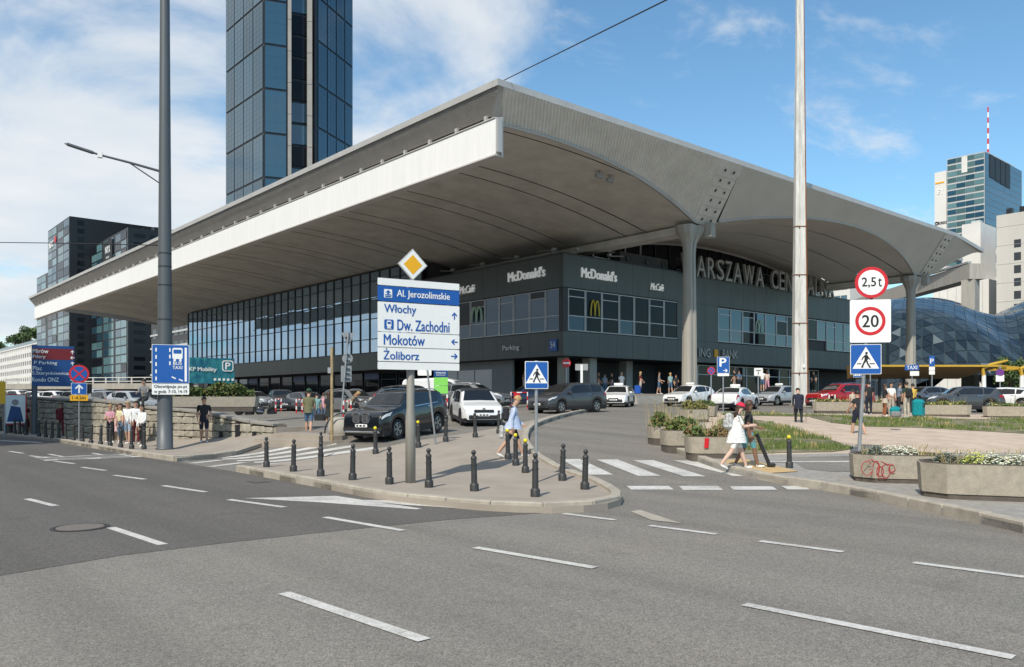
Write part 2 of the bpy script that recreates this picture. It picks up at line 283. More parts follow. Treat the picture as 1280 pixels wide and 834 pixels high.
def text_mb(txt, w, h, ext=0.02, bold=0.0, keep=True, shear=0.0):
    """lettering in the xz-plane facing -y, centred on the origin; scaled to height h (and width w unless keep)"""
    cu = bpy.data.curves.new('t', 'FONT'); cu.body = txt; cu.size = 1; cu.extrude = 0.0;  cu.resolution_u = 3; cu.shear = shear
    ob = bpy.data.objects.new('t', cu); me = bpy.data.meshes.new_from_object(ob)
    vs = [v.co.copy() for v in me.vertices]; fs = [tuple(p.vertices) for p in me.polygons]
    bpy.data.objects.remove(ob); bpy.data.curves.remove(cu); bpy.data.meshes.remove(me)
    if not vs: return MB()
    x0 = min(v.x for v in vs); x1 = max(v.x for v in vs); y0 = min(v.y for v in vs); y1 = max(v.y for v in vs)
    sx = w / max(1e-6, x1 - x0); sy = h / max(1e-6, y1 - y0)
    mb = MB(); n = len(vs)
    fr = [((v.x - (x0 + x1) / 2) * sx, -ext, (v.y - (y0 + y1) / 2) * sy) for v in vs]
    bk = [(p[0], 0.0, p[2]) for p in fr]
    edges = {}
    for f in fs:
        for i in range(len(f)): edges.setdefault((min(f[i], f[(i + 1) % len(f)]), max(f[i], f[(i + 1) % len(f)])), []).append((f[i], f[(i + 1) % len(f)]))
    sides = [(e[0][0], e[0][0] + n, e[0][1] + n, e[0][1]) for e in edges.values() if len(e) == 1]
    for k, (dx, dy) in enumerate(((0, 0),) if not bold else ((0, 0), (-bold, 0), (bold, 0), (0, bold), (0, -bold))):
        mb.add([(p[0] + dx * h * .9, p[1] - k * .0004, p[2] + dy * h * .5) for p in fr + bk], fs + sides)
    return mb
def lettering(txt, w, h, material, parent, loc, rz=0.0, ext=0.015, bold=0.0, name='lettering', shear=0.0, rot=None):
    o = text_mb(txt, w, h, ext, bold, shear=shear).build(name, material, parent, loc, rot or (0, 0, rz)); return o
# ground heights (metres): the road is level, the forecourt climbs towards the station
def sstep(a, b, x):
    t = min(1, max(0, (x - a) / (b - a))); return t * t * (3 - 2 * t)
def TZ(x, y): return 2 * math.tanh(max(0.0265 * x + 0.0497 * y - 0.947, 0) / 2) - 0.55 * sstep(39, 47, y) * (1 - sstep(30, 42, x))
def GZ(x, y): return TZ(x, y) * sstep(10.5, 16, x)
def drape(name, poly, off, material, f=GZ, step=1.0, kind='structure', parent=None, thick=0.0, skirt=None):
    """polygon laid on the ground height f + off"""
    P = [Vector(p[:2]) for p in poly]; n = len(P)
    B = []
    for i in range(n):
        a, b = P[i], P[(i + 1) % n]; k = max(1, int((b - a).length / step))
        B += [a.lerp(b, j / k) for j in range(k)]
    nb = len(B)
    def inside(q):
        c = False; j = nb - 1
        for i in range(nb):
            if (B[i].y > q.y) != (B[j].y > q.y) and q.x < (B[j].x - B[i].x) * (q.y - B[i].y) / (B[j].y - B[i].y) + B[i].x: c = not c
            j = i
        return c
    pts = list(B)
    x0 = min(p.x for p in P); x1 = max(p.x for p in P); y0 = min(p.y for p in P); y1 = max(p.y for p in P)
    xx = x0 + step * 0.5
    while xx < x1:
        yy = y0 + step * 0.5
        while yy < y1:
            q = Vector((xx, yy))
            if inside(q): pts.append(q)
            yy += step
        xx += step
    vs, _, fs, *_r = geometry.delaunay_2d_cdt(pts, [(i, (i + 1) % nb) for i in range(nb)], [tuple(range(nb))], 1, 1e-5)
    mb = MB(); V = [(v.x, v.y, f(v.x, v.y) + off) for v in vs]
    mb.add(V, [tuple(t) if (vs[t[1]] - vs[t[0]]).cross(vs[t[2]] - vs[t[0]]) > 0 else tuple(reversed(t)) for t in fs])
    if thick:
        for i in range(nb):
            a, b = B[i], B[(i + 1) % nb]
            mb.add([(a.x, a.y, f(a.x, a.y) + off), (b.x, b.y, f(b.x, b.y) + off), (b.x, b.y, f(b.x, b.y) + off - thick), (a.x, a.y, f(a.x, a.y) + off - thick)], [(0, 1, 2, 3)])
    return mb.build(name, material, parent, kind=kind)
# ================================================================ GROUND
def st(o): o['kind'] = 'structure'; return o
gm = MB(); gm.b2((-3000, -3000, -1.2), (3000, 3000, -0.6)); gm.build('ground', MT['asphalt_slip'], kind='structure')
def grid(name, xs, f_x, ys, f, material):
    rows = [[(f_x(x, y), y, f(f_x(x, y), y)) for x in xs] for y in ys]
    mb = MB(); mb.sheet(rows); o = mb.build(name, material, kind='structure')
    return o
WALL = [(13.9, 30.2), (12.6, 34.0), (11.7, 37.0), (10.9, 41.0), (10.4, 46.0), (10.0, 52.0), (9.5, 60.0), (8.6, 75.0), (6.5, 110.0), (2, 190.0)]
def wallx(y):
    for (a, b), (c, d) in zip(WALL, WALL[1:]):
        if y <= d: return a + (c - a) * max(0, (y - b)) / (d - b)
    return WALL[-1][0]
ys1 = [-250, -150, -100, -60, -40, -30] + [-28 + 2.0 * i for i in range(16)] + [4 + .5 * i for i in range(53)] + [30.4]
grid('main_road', [-60, -40, -30, -20, -10, -5, 0, 5, 10.5], lambda x, y: x, ys1 + [40, 60, 90, 130, 200, 300], lambda x, y: 0.0, MT['asphalt_road'])
grid('forecourt', [10.5 + 0.3 * i for i in range(25)] + [18 + .5 * i for i in range(24)] + [30 + 2 * i for i in range(19)] + [70, 80, 95, 120, 160, 300, 500], lambda x, y: x, ys1, GZ, MT['asphalt_slip'])
grid('terrace', [0, 1, 2, 3, 5, 7, 10, 14, 19, 25, 35, 50, 70, 120, 250, 450], lambda t, y: wallx(y) - 0.05 + t, [30.4, 31, 32, 34, 36, 38, 40, 43, 46, 50, 55, 60, 70, 80, 95, 110, 150, 190, 260, 400], TZ, MT['asphalt_slip'])
# newer, darker surfacing west of the joint
drape('road_patch', [(-14, 10.2), (1.65, 10.80), (3.03, 11.18), (4.40, 11.22), (6.09, 11.13), (8.07, 10.95), (9.83, 10.50), (9.2, 11.4), (8.65, 14.2), (8.8, 17.2), (8.98, 22.1), (9.0, 26.7), (8.85, 30.7), (8.9, 44), (8.0, 53), (5, 110), (-14, 110)], 0.004, MT['asphalt_new'], f=lambda x, y: 0, step=8)
# ---- road markings
def dash(u, w=0.14, name='lane_marking', off=0.009, f=GZ):
    (x0, y0), (x1, y1) = u; a = Vector((x0, y0)); b = Vector((x1, y1)); d = (b - a).normalized(); n = Vector((-d.y, d.x)) * w / 2
    return drape(name, [a - n, b - n, b + n, a + n], off, MT['road_white'], f=f, step=0.4)
DASH = [((3.87, 5.58), (3.72, 7.90)), ((3.70, 11.62), (3.58, 13.71)), ((3.52, 17.18), (3.34, 18.80)), ((7.06, 2.22), (6.91, 4.52)), ((7.07, 6.66), (6.82, 8.64)), ((6.87, 10.46), (6.65, 12.55)), ((6.70, 14.20), (6.37, 16.01)), ((6.51, 17.66), (6.25, 19.61)), ((6.40, 21.49), (6.13, 23.16)), ((6.36, 24.89), (6.14, 26.52)), ((6.30, 28.17), (6.07, 29.68)), ((6.22, 31.72), (5.99, 33.25)), ((6.08, 34.89), (5.91, 36.59)), ((10.36, 3.15), (10.25, 4.32)), ((10.27, 5.23), (10.17, 6.40)), ((10.20, 7.14), (10.10, 8.34)), ((10.14, 9.10), (10.02, 10.20)), ((8.07, 32.00), (8.08, 33.46)), ((6.78, 32.02), (6.70, 33.76))]
for q in DASH: dash(q)
dash(((8.26, 43.13), (7.12, 46.58)), 0.3)
def quad(pts, off=0.009, name='crossing_stripe', m='road_white'): return drape(name, pts, off, MT[m], step=0.4)
for q in ([(16.20, 16.61), (16.68, 16.32), (15.20, 13.70), (14.75, 14.08)], [(16.98, 15.94), (17.50, 15.61), (15.96, 12.82), (15.51, 13.16)], [(17.73, 15.23), (18.21, 14.88), (16.81, 12.09), (16.37, 12.42)], [(18.66, 14.55), (19.18, 14.16), (17.88, 11.37), (17.43, 11.71)]): quad(q)
for q in ([(14.12, 12.32), (14.87, 11.72), (14.55, 11.31), (13.78, 11.89)], [(15.05, 11.56), (15.79, 11.02), (15.32, 10.56), (14.65, 11.13)], [(15.96, 10.82), (16.76, 10.23), (16.23, 9.77), (15.49, 10.41)], [(16.98, 10.14), (17.42, 9.81), (16.85, 9.33), (16.47, 9.66)]): quad(q, name='give_way_marking')
for q in (((10.39, 28.64), (11.93, 29.32)), ((10.42, 27.88), (14.06, 26.77)), ((10.53, 27.04), (14.00, 25.60)), ((10.60, 25.99), (13.97, 24.43)), ((10.75, 24.96), (14.09, 23.25)), ((10.62, 24.06), (14.18, 22.41))): dash(q, 0.46, 'crossing_stripe')
for q in (((9.20, 27.91), (10.06, 28.55)), ((9.18, 27.01), (10.21, 27.91)), ((9.14, 25.94), (10.35, 26.70)), ((9.06, 24.24), (10.52, 25.22))): dash(q, 0.30, 'crossing_stripe')
quad([(6.70, 16.03), (8.29, 15.15), (8.36, 14.12), (8.51, 12.36), (8.37, 12.34), (7.53, 14.41)], name='hatched_marking')
quad([(8.31, 14.22), (8.84, 13.60), (9.42, 11.37), (8.94, 12.13), (8.53, 13.06), (8.32, 13.88)], 0.012, name='hatched_marking')
quad([(11.11, 9.60), (11.40, 9.63), (10.66, 8.13), (10.57, 8.67)], name='worn_marking', m='kerb')
bt = text_mb('BUS', 2.2, 3.2, 0.0, 0.0); bo = bt.build('lane_lettering', MT['road_white'], None, ((7.45, 31.18, 0.00)[0], (7.45, 31.18, 0.00)[1], 0.010), (R(-90), 0, R(88)), kind='structure')
# manhole
mh = thing('manhole_cover', 'round iron manhole cover set in the dark road surface', 'manhole cover', (3.22, 14.03, 0.01))
MB().lathe([(0.42, 0), (0.42, 0.004), (0.36, 0.004), (0.36, 0.0)], 28).build('rim', mm('manhole_dark', (0.03, 0.03, 0.03), 0.7), mh)
cv = MB(); cv.lathe([(0.345, 0), (0.345, 0.006), (0.34, 0.007)], 28)
cv.build('cover', mm('manhole_iron', (0.15, 0.13, 0.115), 0.7, var=0.2, scale=12, bump=0.4, bscale=30), mh)
# ---- pavements
KF = [(8.99, 22.11), (8.91, 19.60), (8.82, 17.27), (8.70, 15.56), (8.63, 14.14), (8.82, 12.74), (9.17, 11.48), (9.49, 10.86), (9.92, 10.38), (10.44, 10.11), (11.04, 10.08), (11.64, 10.30), (12.14, 10.68), (12.76, 11.38), (13.46, 12.36), (13.82, 13.12), (14.27, 14.23), (14.74, 15.25), (15.44, 16.48), (16.18, 17.62), (17.33, 19.13), (18.74, 20.81), (20.84, 23.05), (22.84, 24.92), (24.95, 26.53), (27.83, 28.56), (31.09, 30.69), (34.52, 32.76)]
ISL = [(34.69, 33.25), (29.55, 30.33), (25.01, 27.34), (22.03, 25.45), (19.06, 23.86), (16.15, 22.61), (14.11, 22.39), (12.49, 22.84), (11.04, 22.90), (9.75, 22.51)]
island = drape('island_pavement', KF + ISL, 0.12, MT['paving'], step=0.9, thick=0.13)
def kerbs(path, parent, name='kerb_stone', L=1.0, w=0.16, h=0.15, f=GZ, z=-0.0):
    """separate kerb stones along a path, outer face on the path, body to its left"""
    P = [Vector(p) for p in path]; acc = []; i = 0
    seg = [(P[k], P[k + 1]) for k in range(len(P) - 1)]
    tot = sum((b - a).length for a, b in seg); n = max(1, round(tot / L))
    def at(s):
        for a, b in seg:
            l = (b - a).length
            if s <= l + 1e-6: return a.lerp(b, s / l)
            s -= l
        return P[-1]
    rnd = random.Random(7)
    for k in range(n):
        a, b = at(tot * k / n), at(tot * (k + 1) / n); d = (b - a); l = d.length; d.normalize(); nn = Vector((-d.y, d.x)); c = (a + b) / 2 + nn * w / 2
        za, zb = f(a.x, a.y), f(b.x, b.y); tilt = math.atan2(zb - za, l)
        mb = MB(); mb.box((0, 0, h / 2), (l - 0.022, w, h + 0.1), bev=0.018)
        mb.build(name, MT['kerb'], parent, (c.x, c.y, (za + zb) / 2 + z + rnd.uniform(-.006, .006) - 0.03), (0, -tilt, math.atan2(d.y, d.x)))
kerbs(KF, island, w=0.2, h=0.17)
LK = [(8.95, 26.9), (8.86, 30.8), (8.95, 37), (8.9, 44), (8.0, 53), (6.6, 75)]
side_l = drape('left_pavement', [(9.0, 26.9)] + LK[1:] + [(4, 120), (6.0, 120)] + [(wallx(y) + 0.1, y) for y in (110, 75, 60, 52, 46, 41, 37, 34, 31)] + [(14.2, 29.6), (13.2, 29.0), (11.2, 27.9)], 0.12, MT['paving'], step=1.5, thick=0.13)
kerbs(list(reversed([(11.4, 28.0)] + LK[:4])), side_l, w=0.18, h=0.16)
RK = [(32.60, 25.17), (27.66, 22.20), (23.99, 19.76), (22.25, 18.15), (20.63, 16.27), (19.01, 14.00), (17.92, 12.32), (17.53, 11.25), (17.28, 10.13), (16.94, 8.87), (16.04, 7.41), (15.14, 6.13), (14.40, 5.08), (13.73, 4.18), (12.68, 2.78), (11.51, 1.16)]
side_r = drape('right_pavement', RK + [(20, -14), (32.85, 5.15), (28.53, 8.69), (24.70, 11.41), (20.68, 13.54), (21.10, 14.66), (25.08, 17.94), (30.91, 22.33), (35.87, 26.32)], 0.12, MT['setts'], step=1.2, thick=0.13)
kerbs(RK[:14], side_r, w=0.22, h=0.165)
drape('cycle_path', [(21.27, 12.47), (23.93, 11.05), (27.63, 8.42), (33.99, 3.44), (27.83, 2.81), (23.27, 7.09), (20.97, 9.07), (19.44, 10.19), (19.37, 10.90)], 0.127, MT['asphalt_road'], step=1.2)
drape('edge_line', [(19.89, 12.22), (22.58, 10.43), (25.92, 7.90), (31.88, 3.22), (31.38, 3.17), (25.61, 7.80), (22.31, 10.30), (19.70, 12.09)], 0.135, MT['road_white'], step=1.0)
drape('tactile_paving', [(18.63, 13.19), (19.83, 12.98), (18.73, 10.69), (17.60, 11.03)], 0.137, MT['tactile'], step=0.8)
# dry soil and turf behind the cycle path
dirt = drape('bare_soil', [(20.68, 13.54), (24.70, 11.41), (28.53, 8.69), (32.85, 5.15), (79.93, 8.08), (51.23, 15.60), (43.12, 21.67), (38.27, 26.58), (35.87, 26.32), (30.91, 22.33), (25.08, 17.94), (21.10, 14.66)], 0.11, MT['dirt'], step=1.2, thick=0.12)
TURF = [[(32.57, 22.40), (34.09, 22.10), (33.70, 21.11), (30.90, 18.12), (28.25, 15.75), (26.92, 13.96), (25.01, 12.41), (23.64, 12.39), (22.22, 13.16), (20.85, 13.65), (21.52, 14.89), (25.14, 17.88)], [(38.19, 21.20), (41.39, 19.52), (43.05, 16.66), (46.08, 14.04), (52.54, 8.23), (40.04, 6.27), (36.33, 11.07), (36.04, 13.32), (35.52, 15.03), (34.31, 16.36), (35.12, 18.40)], [(37.22, 25.85), (40.00, 22.75), (41.27, 20.74), (39.65, 19.93), (37.97, 22.04), (35.84, 24.65)]]
def inpoly(q, P):
    c = False; j = len(P) - 1
    for i in range(len(P)):
        if (P[i][1] > q[1]) != (P[j][1] > q[1]) and q[0] < (P[j][0] - P[i][0]) * (q[1] - P[i][1]) / (P[j][1] - P[i][1]) + P[i][0]: c = not c
        j = i
    return c
rg = random.Random(3)
for k, P in enumerate(TURF):
    drape('turf', P, 0.125, MT['turf'], step=1.0)
    x0 = min(p[0] for p in P); x1 = max(p[0] for p in P); y0 = min(p[1] for p in P); y1 = max(p[1] for p in P)
    mb = MB(); cnt = 0; ar = (x1 - x0) * (y1 - y0)
    for _ in range(int(min(60000, ar * (230 if k == 0 else 130)))):
        x = rg.uniform(x0, x1); y = rg.uniform(y0, y1)
        v = noise.noise(Vector((x * 0.55, y * 0.55, 1.3))) + 0.5 * noise.noise(Vector((x * 1.7, y * 1.7, 5)))
        if not inpoly((x + rg.gauss(0, .15), y + rg.gauss(0, .15)), P) or v < -0.06 + (0.16 if k else 0): continue
        z = GZ(x, y) + 0.115; h = rg.uniform(.04, .13) * (1.2 + v); a = rg.uniform(0, 6.28); dx, dy = math.cos(a) * .022, math.sin(a) * .022; lx, ly = rg.gauss(0, .03), rg.gauss(0, .03)
        mb.mi(1 if (v > 0.6 and rg.random() < .6) or rg.random() < .03 else 0)
        if mb.cur: h *= 1.3
        mb.add([(x - dx, y - dy, z), (x + dx, y + dy, z), (x + lx, y + ly, z + h)], [(0, 1, 2)])
    mb.build('grass', [MT['grass_a'], MT['straw']], None, kind='stuff')
# steps up from the left pavement to the terrace
sp_ = thing('entrance_steps', 'two low worn stone steps at the end of the rough stone wall', 'steps', (0, 0, 0))
for k, q in enumerate(([(14.05, 30.0), (12.55, 29.1), (13.35, 25.6), (15.4, 25.6), (16.4, 30.4)], [(14.45, 30.2), (13.25, 29.2), (13.95, 26.0), (16.0, 26.0), (17, 30.4)])):
    MB().prism(q, 0.1, 0.56 + 0.17 * k).build('step', MT['paving'], sp_)
MB().prism([(13.8, 30.02), (17.4, 30.02), (17.4, 30.46), (13.8, 30.46)], 0.1, 0.93).build('step', MT['paving'], sp_)
# ---- retaining wall of rough stone blocks
rw = thing('retaining_wall', 'rough stone block retaining wall along the pavement with dark capping', 'stone wall', (0, 0, 0))
core = MB(); rs = random.Random(11)
def wtop(y): return 1.02 + (1.56 - 1.02) * sstep(30, 35.5, y) + 0.42 * sstep(35, 44, y) + 0.22 * sstep(44, 60, y)
for (a, b), (c, d) in zip(WALL[:8], WALL[1:8]):
    core.add([(a, b, 0), (c, d, 0), (c, d, wtop(d)), (a, b, wtop(b)), (a + .45, b, 0), (c + .45, d, 0), (c + .45, d, wtop(d)), (a + .45, b, wtop(b))], [(0, 1, 2, 3), (4, 7, 6, 5), (3, 2, 6, 7), (0, 3, 7, 4), (1, 5, 6, 2)])
core.build('wall_core', MT['mortar'], rw)
stone_me = []
for k in range(12):
    mb = MB(); mb.box((0, 0, 0), (1, 1, 1), bev=0.13)
    mb.v = [(x + rs.uniform(-.05, .05), y + rs.uniform(-.10, .10), z + rs.uniform(-.05, .05)) for x, y, z in mb.v]
    stone_me.append(mb.mesh('stone', MT['stone']))
nst = 0
def seglen(k): return math.hypot(WALL[k + 1][0] - WALL[k][0], WALL[k + 1][1] - WALL[k][1])
rest = MB()
for k in range(7):
    a, b = Vector(WALL[k]), Vector(WALL[k + 1]); L_ = (b - a).length; d = (b - a) / L_
    z = 0.10; row = 0
    while True:
        h = rs.uniform(.26, .36); s = 0; any_ = False
        while s < L_ - 0.1:
            l = min(rs.uniform(.4, .85), L_ - s); p = a + d * (s + l / 2); top = wtop(p.y) - 0.1
            if l > 0.12 and z < top - 0.06:
                any_ = True; hh = min(h, top - z)
                if nst < 290:
                    o = link('stone', rs.choice(stone_me), rw, (p.x - .05, p.y, z + hh / 2), math.atan2(d.y, d.x)); o.scale = (l - .012, 0.3, hh - .012); nst += 1
                else: rest.box((p.x - .05, p.y, z + hh / 2), (l - .03, .3 + rs.uniform(-.05, .05), hh - .03), rz=math.atan2(d.y, d.x), bev=.04)
            s += l
        z += h; row += 1
        if not any_: break
if rest.v: rest.build('far_stones', MT['stone'], rw, kind='stuff')
for k in range(7):
    a, b = Vector(WALL[k]), Vector(WALL[k + 1]); n = max(1, round((b - a).length / 1.5))
    for i in range(n):
        p, q = a.lerp(b, i / n), a.lerp(b, (i + 1) / n); zz_ = (wtop(p.y) + wtop(q.y)) / 2
        mb = MB(); mb.box((0, 0, 0), ((q - p).length - .02, 0.62, 0.12), bev=.02)
        mb.build('coping_stone', MT['coping'], rw, ((p.x + q.x) / 2 + .12, (p.y + q.y) / 2, zz_ - 0.0), (0, -math.atan2(wtop(q.y) - wtop(p.y), (q - p).length), math.atan2((q - p).y, (q - p).x)))
dp = MB(); dp.box((0, 0, .45), (.18, .12, .9)); dp.build('drain_post', MT['plastic_black'], rw, (13.05, 31.9, .1)); 
MB().box((0, 0, .3), (.14, .1, .6)).build('drain_post', MT['plastic_black'], rw, (13.35, 31.0, .15))
MB().box((0, 0, .3), (.14, .1, .6)).build('drain_post', MT['plastic_black'], rw, (12.75, 32.9, .1))

# repairs and covers in the road surface
for x, y, l in ((8.3, 19.0, 'small iron gully grate by the front kerb of the island'),):
    g_o = thing('gully_grate', l, 'drain grate', (x, y, GZ(x, y) + .006), R(88)); MB().b2((-.26, -.2, 0), (.26, .2, .004)).build('frame', MT['frame_dark'], g_o)
    for k in range(7): MB().b2((-.22 + .066 * k, -.17, .0045), (-.185 + .066 * k, .17, .012)).build('bar', mm('manhole_iron', (.15, .13, .115)), g_o)
rl = random.Random(12); lm = MB(); lm.add([(-.02, -.014, .003), (.02, -.016, .004), (.024, .014, .006), (-.018, .015, .002)], [(0, 1, 2, 3)]); lme = lm.mesh('litter', mm('litter', (.62, .58, .5), .8))
for k in range(14):
    x, y = rl.choice(((9.6, 15.5), (11.5, 13.5), (12.6, 15.5), (10.5, 18), (12, 20), (13.5, 17.5), (10, 30), (16.6, 8.8), (18, 9.5), (10.4, 21)))
    x += rl.uniform(-.5, .5); y += rl.uniform(-.5, .5); o = link('litter', lme, None, (x, y, GZ(x, y) + .125), rl.uniform(0, 6)); o.scale = (rl.uniform(.6, 1.6),) * 3; o['group'] = 'litter on the pavement'; o['label'] = 'small pale scrap of litter lying on the pavement'; o['category'] = 'litter'
# ================================================================ STATION
stn = thing('station_building', 'long dark station hall under a huge pale cantilevered concrete roof', 'train station', (52.65, 53.6, 0))
OX, OY = 52.65, 53.6
def SP(name, mb, m, parent=None, smooth=False, kind=None):
    """part given in world coordinates"""
    for i, p in enumerate(mb.v): mb.v[i] = (p[0] - OX, p[1] - OY, p[2])
    return mb.build(name, m if isinstance(m, list) else MT[m], parent or stn, smooth=smooth, kind=kind)
# --- walls
mb = MB(); mb.b2((52.95, 53.9, 6.08), (119.7, 60.5, 15.3)); mb.b2((52.95, 60.5, 6.08), (60.5, 76, 15.3)); SP('wall', mb, 'hall_wall')
mb = MB(); mb.b2((60.2, 60.2, 1.0), (118, 150, 16.8)); mb.b2((55.2, 76.2, 1.0), (60.2, 150, 5.9)); SP('hall_core', mb, 'hall_wall')
mb = MB(); mb.b2((53.6, 76.1, 5.9), (60.2, 151.6, 17.4)); SP('hall_core', mb, 'hall_wall')
# --- cladding panels of the box (2.4 m module), joints left open
def pan(x0, y0, z0, x1, y1, z1, name='cladding_panel', m='cladding'):
    mb = MB(); mb.b2((x0, y0, z0), (x1, y1, z1)); return SP(name, mb, m)
xs_e = [52.65 + 2.42 * i for i in range(28)]; g_ = 0.012
for i in range(27):
    a, b = xs_e[i] + g_, min(xs_e[i + 1], 119.9) - g_
    pan(a, 53.6, 6.1, b, 53.88, 8.36); pan(a, 53.6, 12.45, b, 53.88, 15.5)
    xm = (a + b) / 2
    if 69.9 < xm < 76.7 or xm > 107.9: pan(a, 53.6, 8.38, b, 53.88, 12.43)
    elif 93.6 < xm < 100.5: pan(a, 53.6, 8.38, b, 53.88, 9.6) if xm > 93.4 and xm < 96 else None
ys_s = [53.6 + 2.37 * i for i in range(11)]
for i in range(10):
    a, b = max(ys_s[i], 53.9) + g_, min(ys_s[i + 1], 76.4) - g_
    if b - a < .2: continue
    pan(52.65, a, 6.1, 52.93, b, 8.36); pan(52.65, a, 12.45, 52.93, b, 15.5)
mb = MB(); mb.b2((52.6, 53.55, 15.5), (119.95, 53.95, 15.62)); mb.b2((52.6, 53.95, 15.5), (53.0, 76.2, 15.62)); SP('parapet_cap', mb, 'frame_dark')
mb = MB(); mb.b2((52.67, 53.63, 8.4), (53.2, 54.2, 12.4)); SP('corner_post', mb, 'frame_dark')
# --- windows: each window = frame with panes
_pane = {}
def window(axis, a, b, z0, z1, off, glass, split, vent=False, tilt=0.002, fm='frame_alu', fw=0.07):
    """axis 'x': in the east face between x=a and x=b at y=off; axis 'y': in the south face"""
    mb = MB()
    def bar(u0, u1, w0, w1):
        if axis == 'x': mb.b2((u0, off - .07, w0), (u1, off + .1, w1))
        else: mb.b2((off - .07, u0, w0), (off + .1, u1, w1))
    bar(a, a + fw, z0, z1); bar(b - fw, b, z0, z1); bar(a + fw, b - fw, z0, z0 + fw); bar(a + fw, b - fw, z1 - fw, z1)
    zs = [z0 + fw] + [z for z in split] + [z1 - fw]
    for z in split: bar(a + fw, b - fw, z - fw / 2, z + fw / 2)
    if vent: bar(a + fw, b - fw, z1 - .75, z1 - .75 + fw)
    f = SP('window', mb, fm)
    lv = [z0 + fw / 2] + list(split) + ([z1 - .72] if vent else []) + [z1 - fw / 2]
    for p, q in zip(lv, lv[1:]):
        w, h = b - a - fw, q - p - fw * .8
        key = (round(w, 2), round(h, 2), glass)
        if key not in _pane: m_ = MB(); m_.add([(-w / 2, 0, -h / 2), (w / 2, 0, -h / 2), (w / 2, 0, h / 2), (-w / 2, 0, h / 2), (-w / 2, .03, -h / 2), (w / 2, .03, -h / 2), (w / 2, .03, h / 2), (-w / 2, .03, h / 2)], [(0, 1, 2, 3), (7, 6, 5, 4), (0, 4, 5, 1), (1, 5, 6, 2), (2, 6, 7, 3), (3, 7, 4, 0)]); _pane[key] = m_.mesh('pane', MT[glass])
        t1, t2 = rs.gauss(0, tilt), rs.gauss(0, tilt)
        pk = _pane[key]
        if glass != 'glass_south' and rs.random() < .14:
            k2 = key + ('v',)
            if k2 not in _pane: c2 = _pane[key].copy(); c2.materials.clear(); c2.materials.append(MT['glass_dark' if glass != 'glass_dark' else 'glass_box']); _pane[k2] = c2
            pk = _pane[k2]
        if axis == 'x': link('pane', pk, f, ((a + b) / 2 - OX, off - OY, (p + q) / 2), (t1, 0, t2))
        else: link('pane', pk, f, (off - OX, (a + b) / 2 - OY, (p + q) / 2), (t1, 0, -math.pi / 2 + t2))
    return f
xe = [53.3, 55.62, 57.9, 60.4, 62.64, 65.0, 67.35, 69.7]
for i in range(7): window('x', xe[i] + .04, xe[i + 1] - .04, 8.45, 12.35, 53.7, 'glass_dark', [9.85], i in (0, 2, 5))
ysw = [53.95, 56.05, 58.3, 60.65, 62.86, 65.15, 67.55, 69.8, 72.1, 74.4]
for i in range(9): window('y', ysw[i] + .04, ysw[i + 1] - .04, 8.45, 12.35, 52.75, 'glass_box', [9.85], i in (1, 3, 5))
xe2 = [76.87 + 2.4 * i for i in range(8)]
for i in range(7): window('x', xe2[i] + .03, xe2[i + 1] - .03, 8.5, 12.3, 53.7, 'glass_east', [9.9], i in (0, 2, 5))
xe3 = [93.75, 96.15, 98.55, 100.95, 103.3, 105.6, 107.9]
for i in range(6): window('x', xe3[i] + .03, xe3[i + 1] - .03, 9.7 if i < 3 else 8.5, 12.3, 53.7, 'glass_dark' if i == 1 else 'glass_east', [] if i < 3 else [9.7], i == 3)
# --- south glazed wall (curtain wall): every pane apart
ym = [76.4 + 2.27 * i for i in range(34)]
zl = [7.85, 9.5, 12.0, 14.5, 16.6, 17.75]
fr = MB()
for i in range(34): fr.b2((52.55, ym[i] - .05, 7.85), (52.8, ym[i] + .05, 17.75))
for z in zl: fr.b2((52.6, ym[0], z - .05), (52.78, ym[-1], z + .05))
cw = SP('curtain_wall', fr, 'frame_dark')
for i in range(33):
    for j in range(5):
        h = zl[j + 1] - zl[j] - .1; key = ('cw', j)
        if key not in _pane: m_ = MB(); m_.b2((-1.085, -.01, -h / 2), (1.085, .03, h / 2)); _pane[key] = m_.mesh('pane', MT['glass_south'])
        link('pane', _pane[key], cw, (52.68 - OX, (ym[i] + ym[i + 1]) / 2 - OY, (zl[j] + zl[j + 1]) / 2), (rs.gauss(0, .002), 0, -math.pi / 2 + rs.gauss(0, .004)))
for i in range(16):
    a, b = ym[0] + 4.68 * i, min(ym[0] + 4.68 * (i + 1), ym[-1]); pan(52.6, a + .015, 5.7, 52.95, b - .015, 7.78, 'spandrel_panel', 'cladding')
pan(52.7, ym[-1], 1, 53.6, ym[-1] + .6, 17.7, 'end_wall', 'hall_wall')
# shop fronts below the band
for i in range(18):
    a = 77 + 4.1 * i
    window('y', a, a + 3.6, 2.2, 5.5, 55.0, 'glass_dark', [4.6], False, fm='frame_dark')
    if i in (3, 7, 8, 12, 15): pan(54.9, a + .1, 4.7, 54.97, a + 3.5, 5.4, 'shop_fascia', 'sign_darkblue')
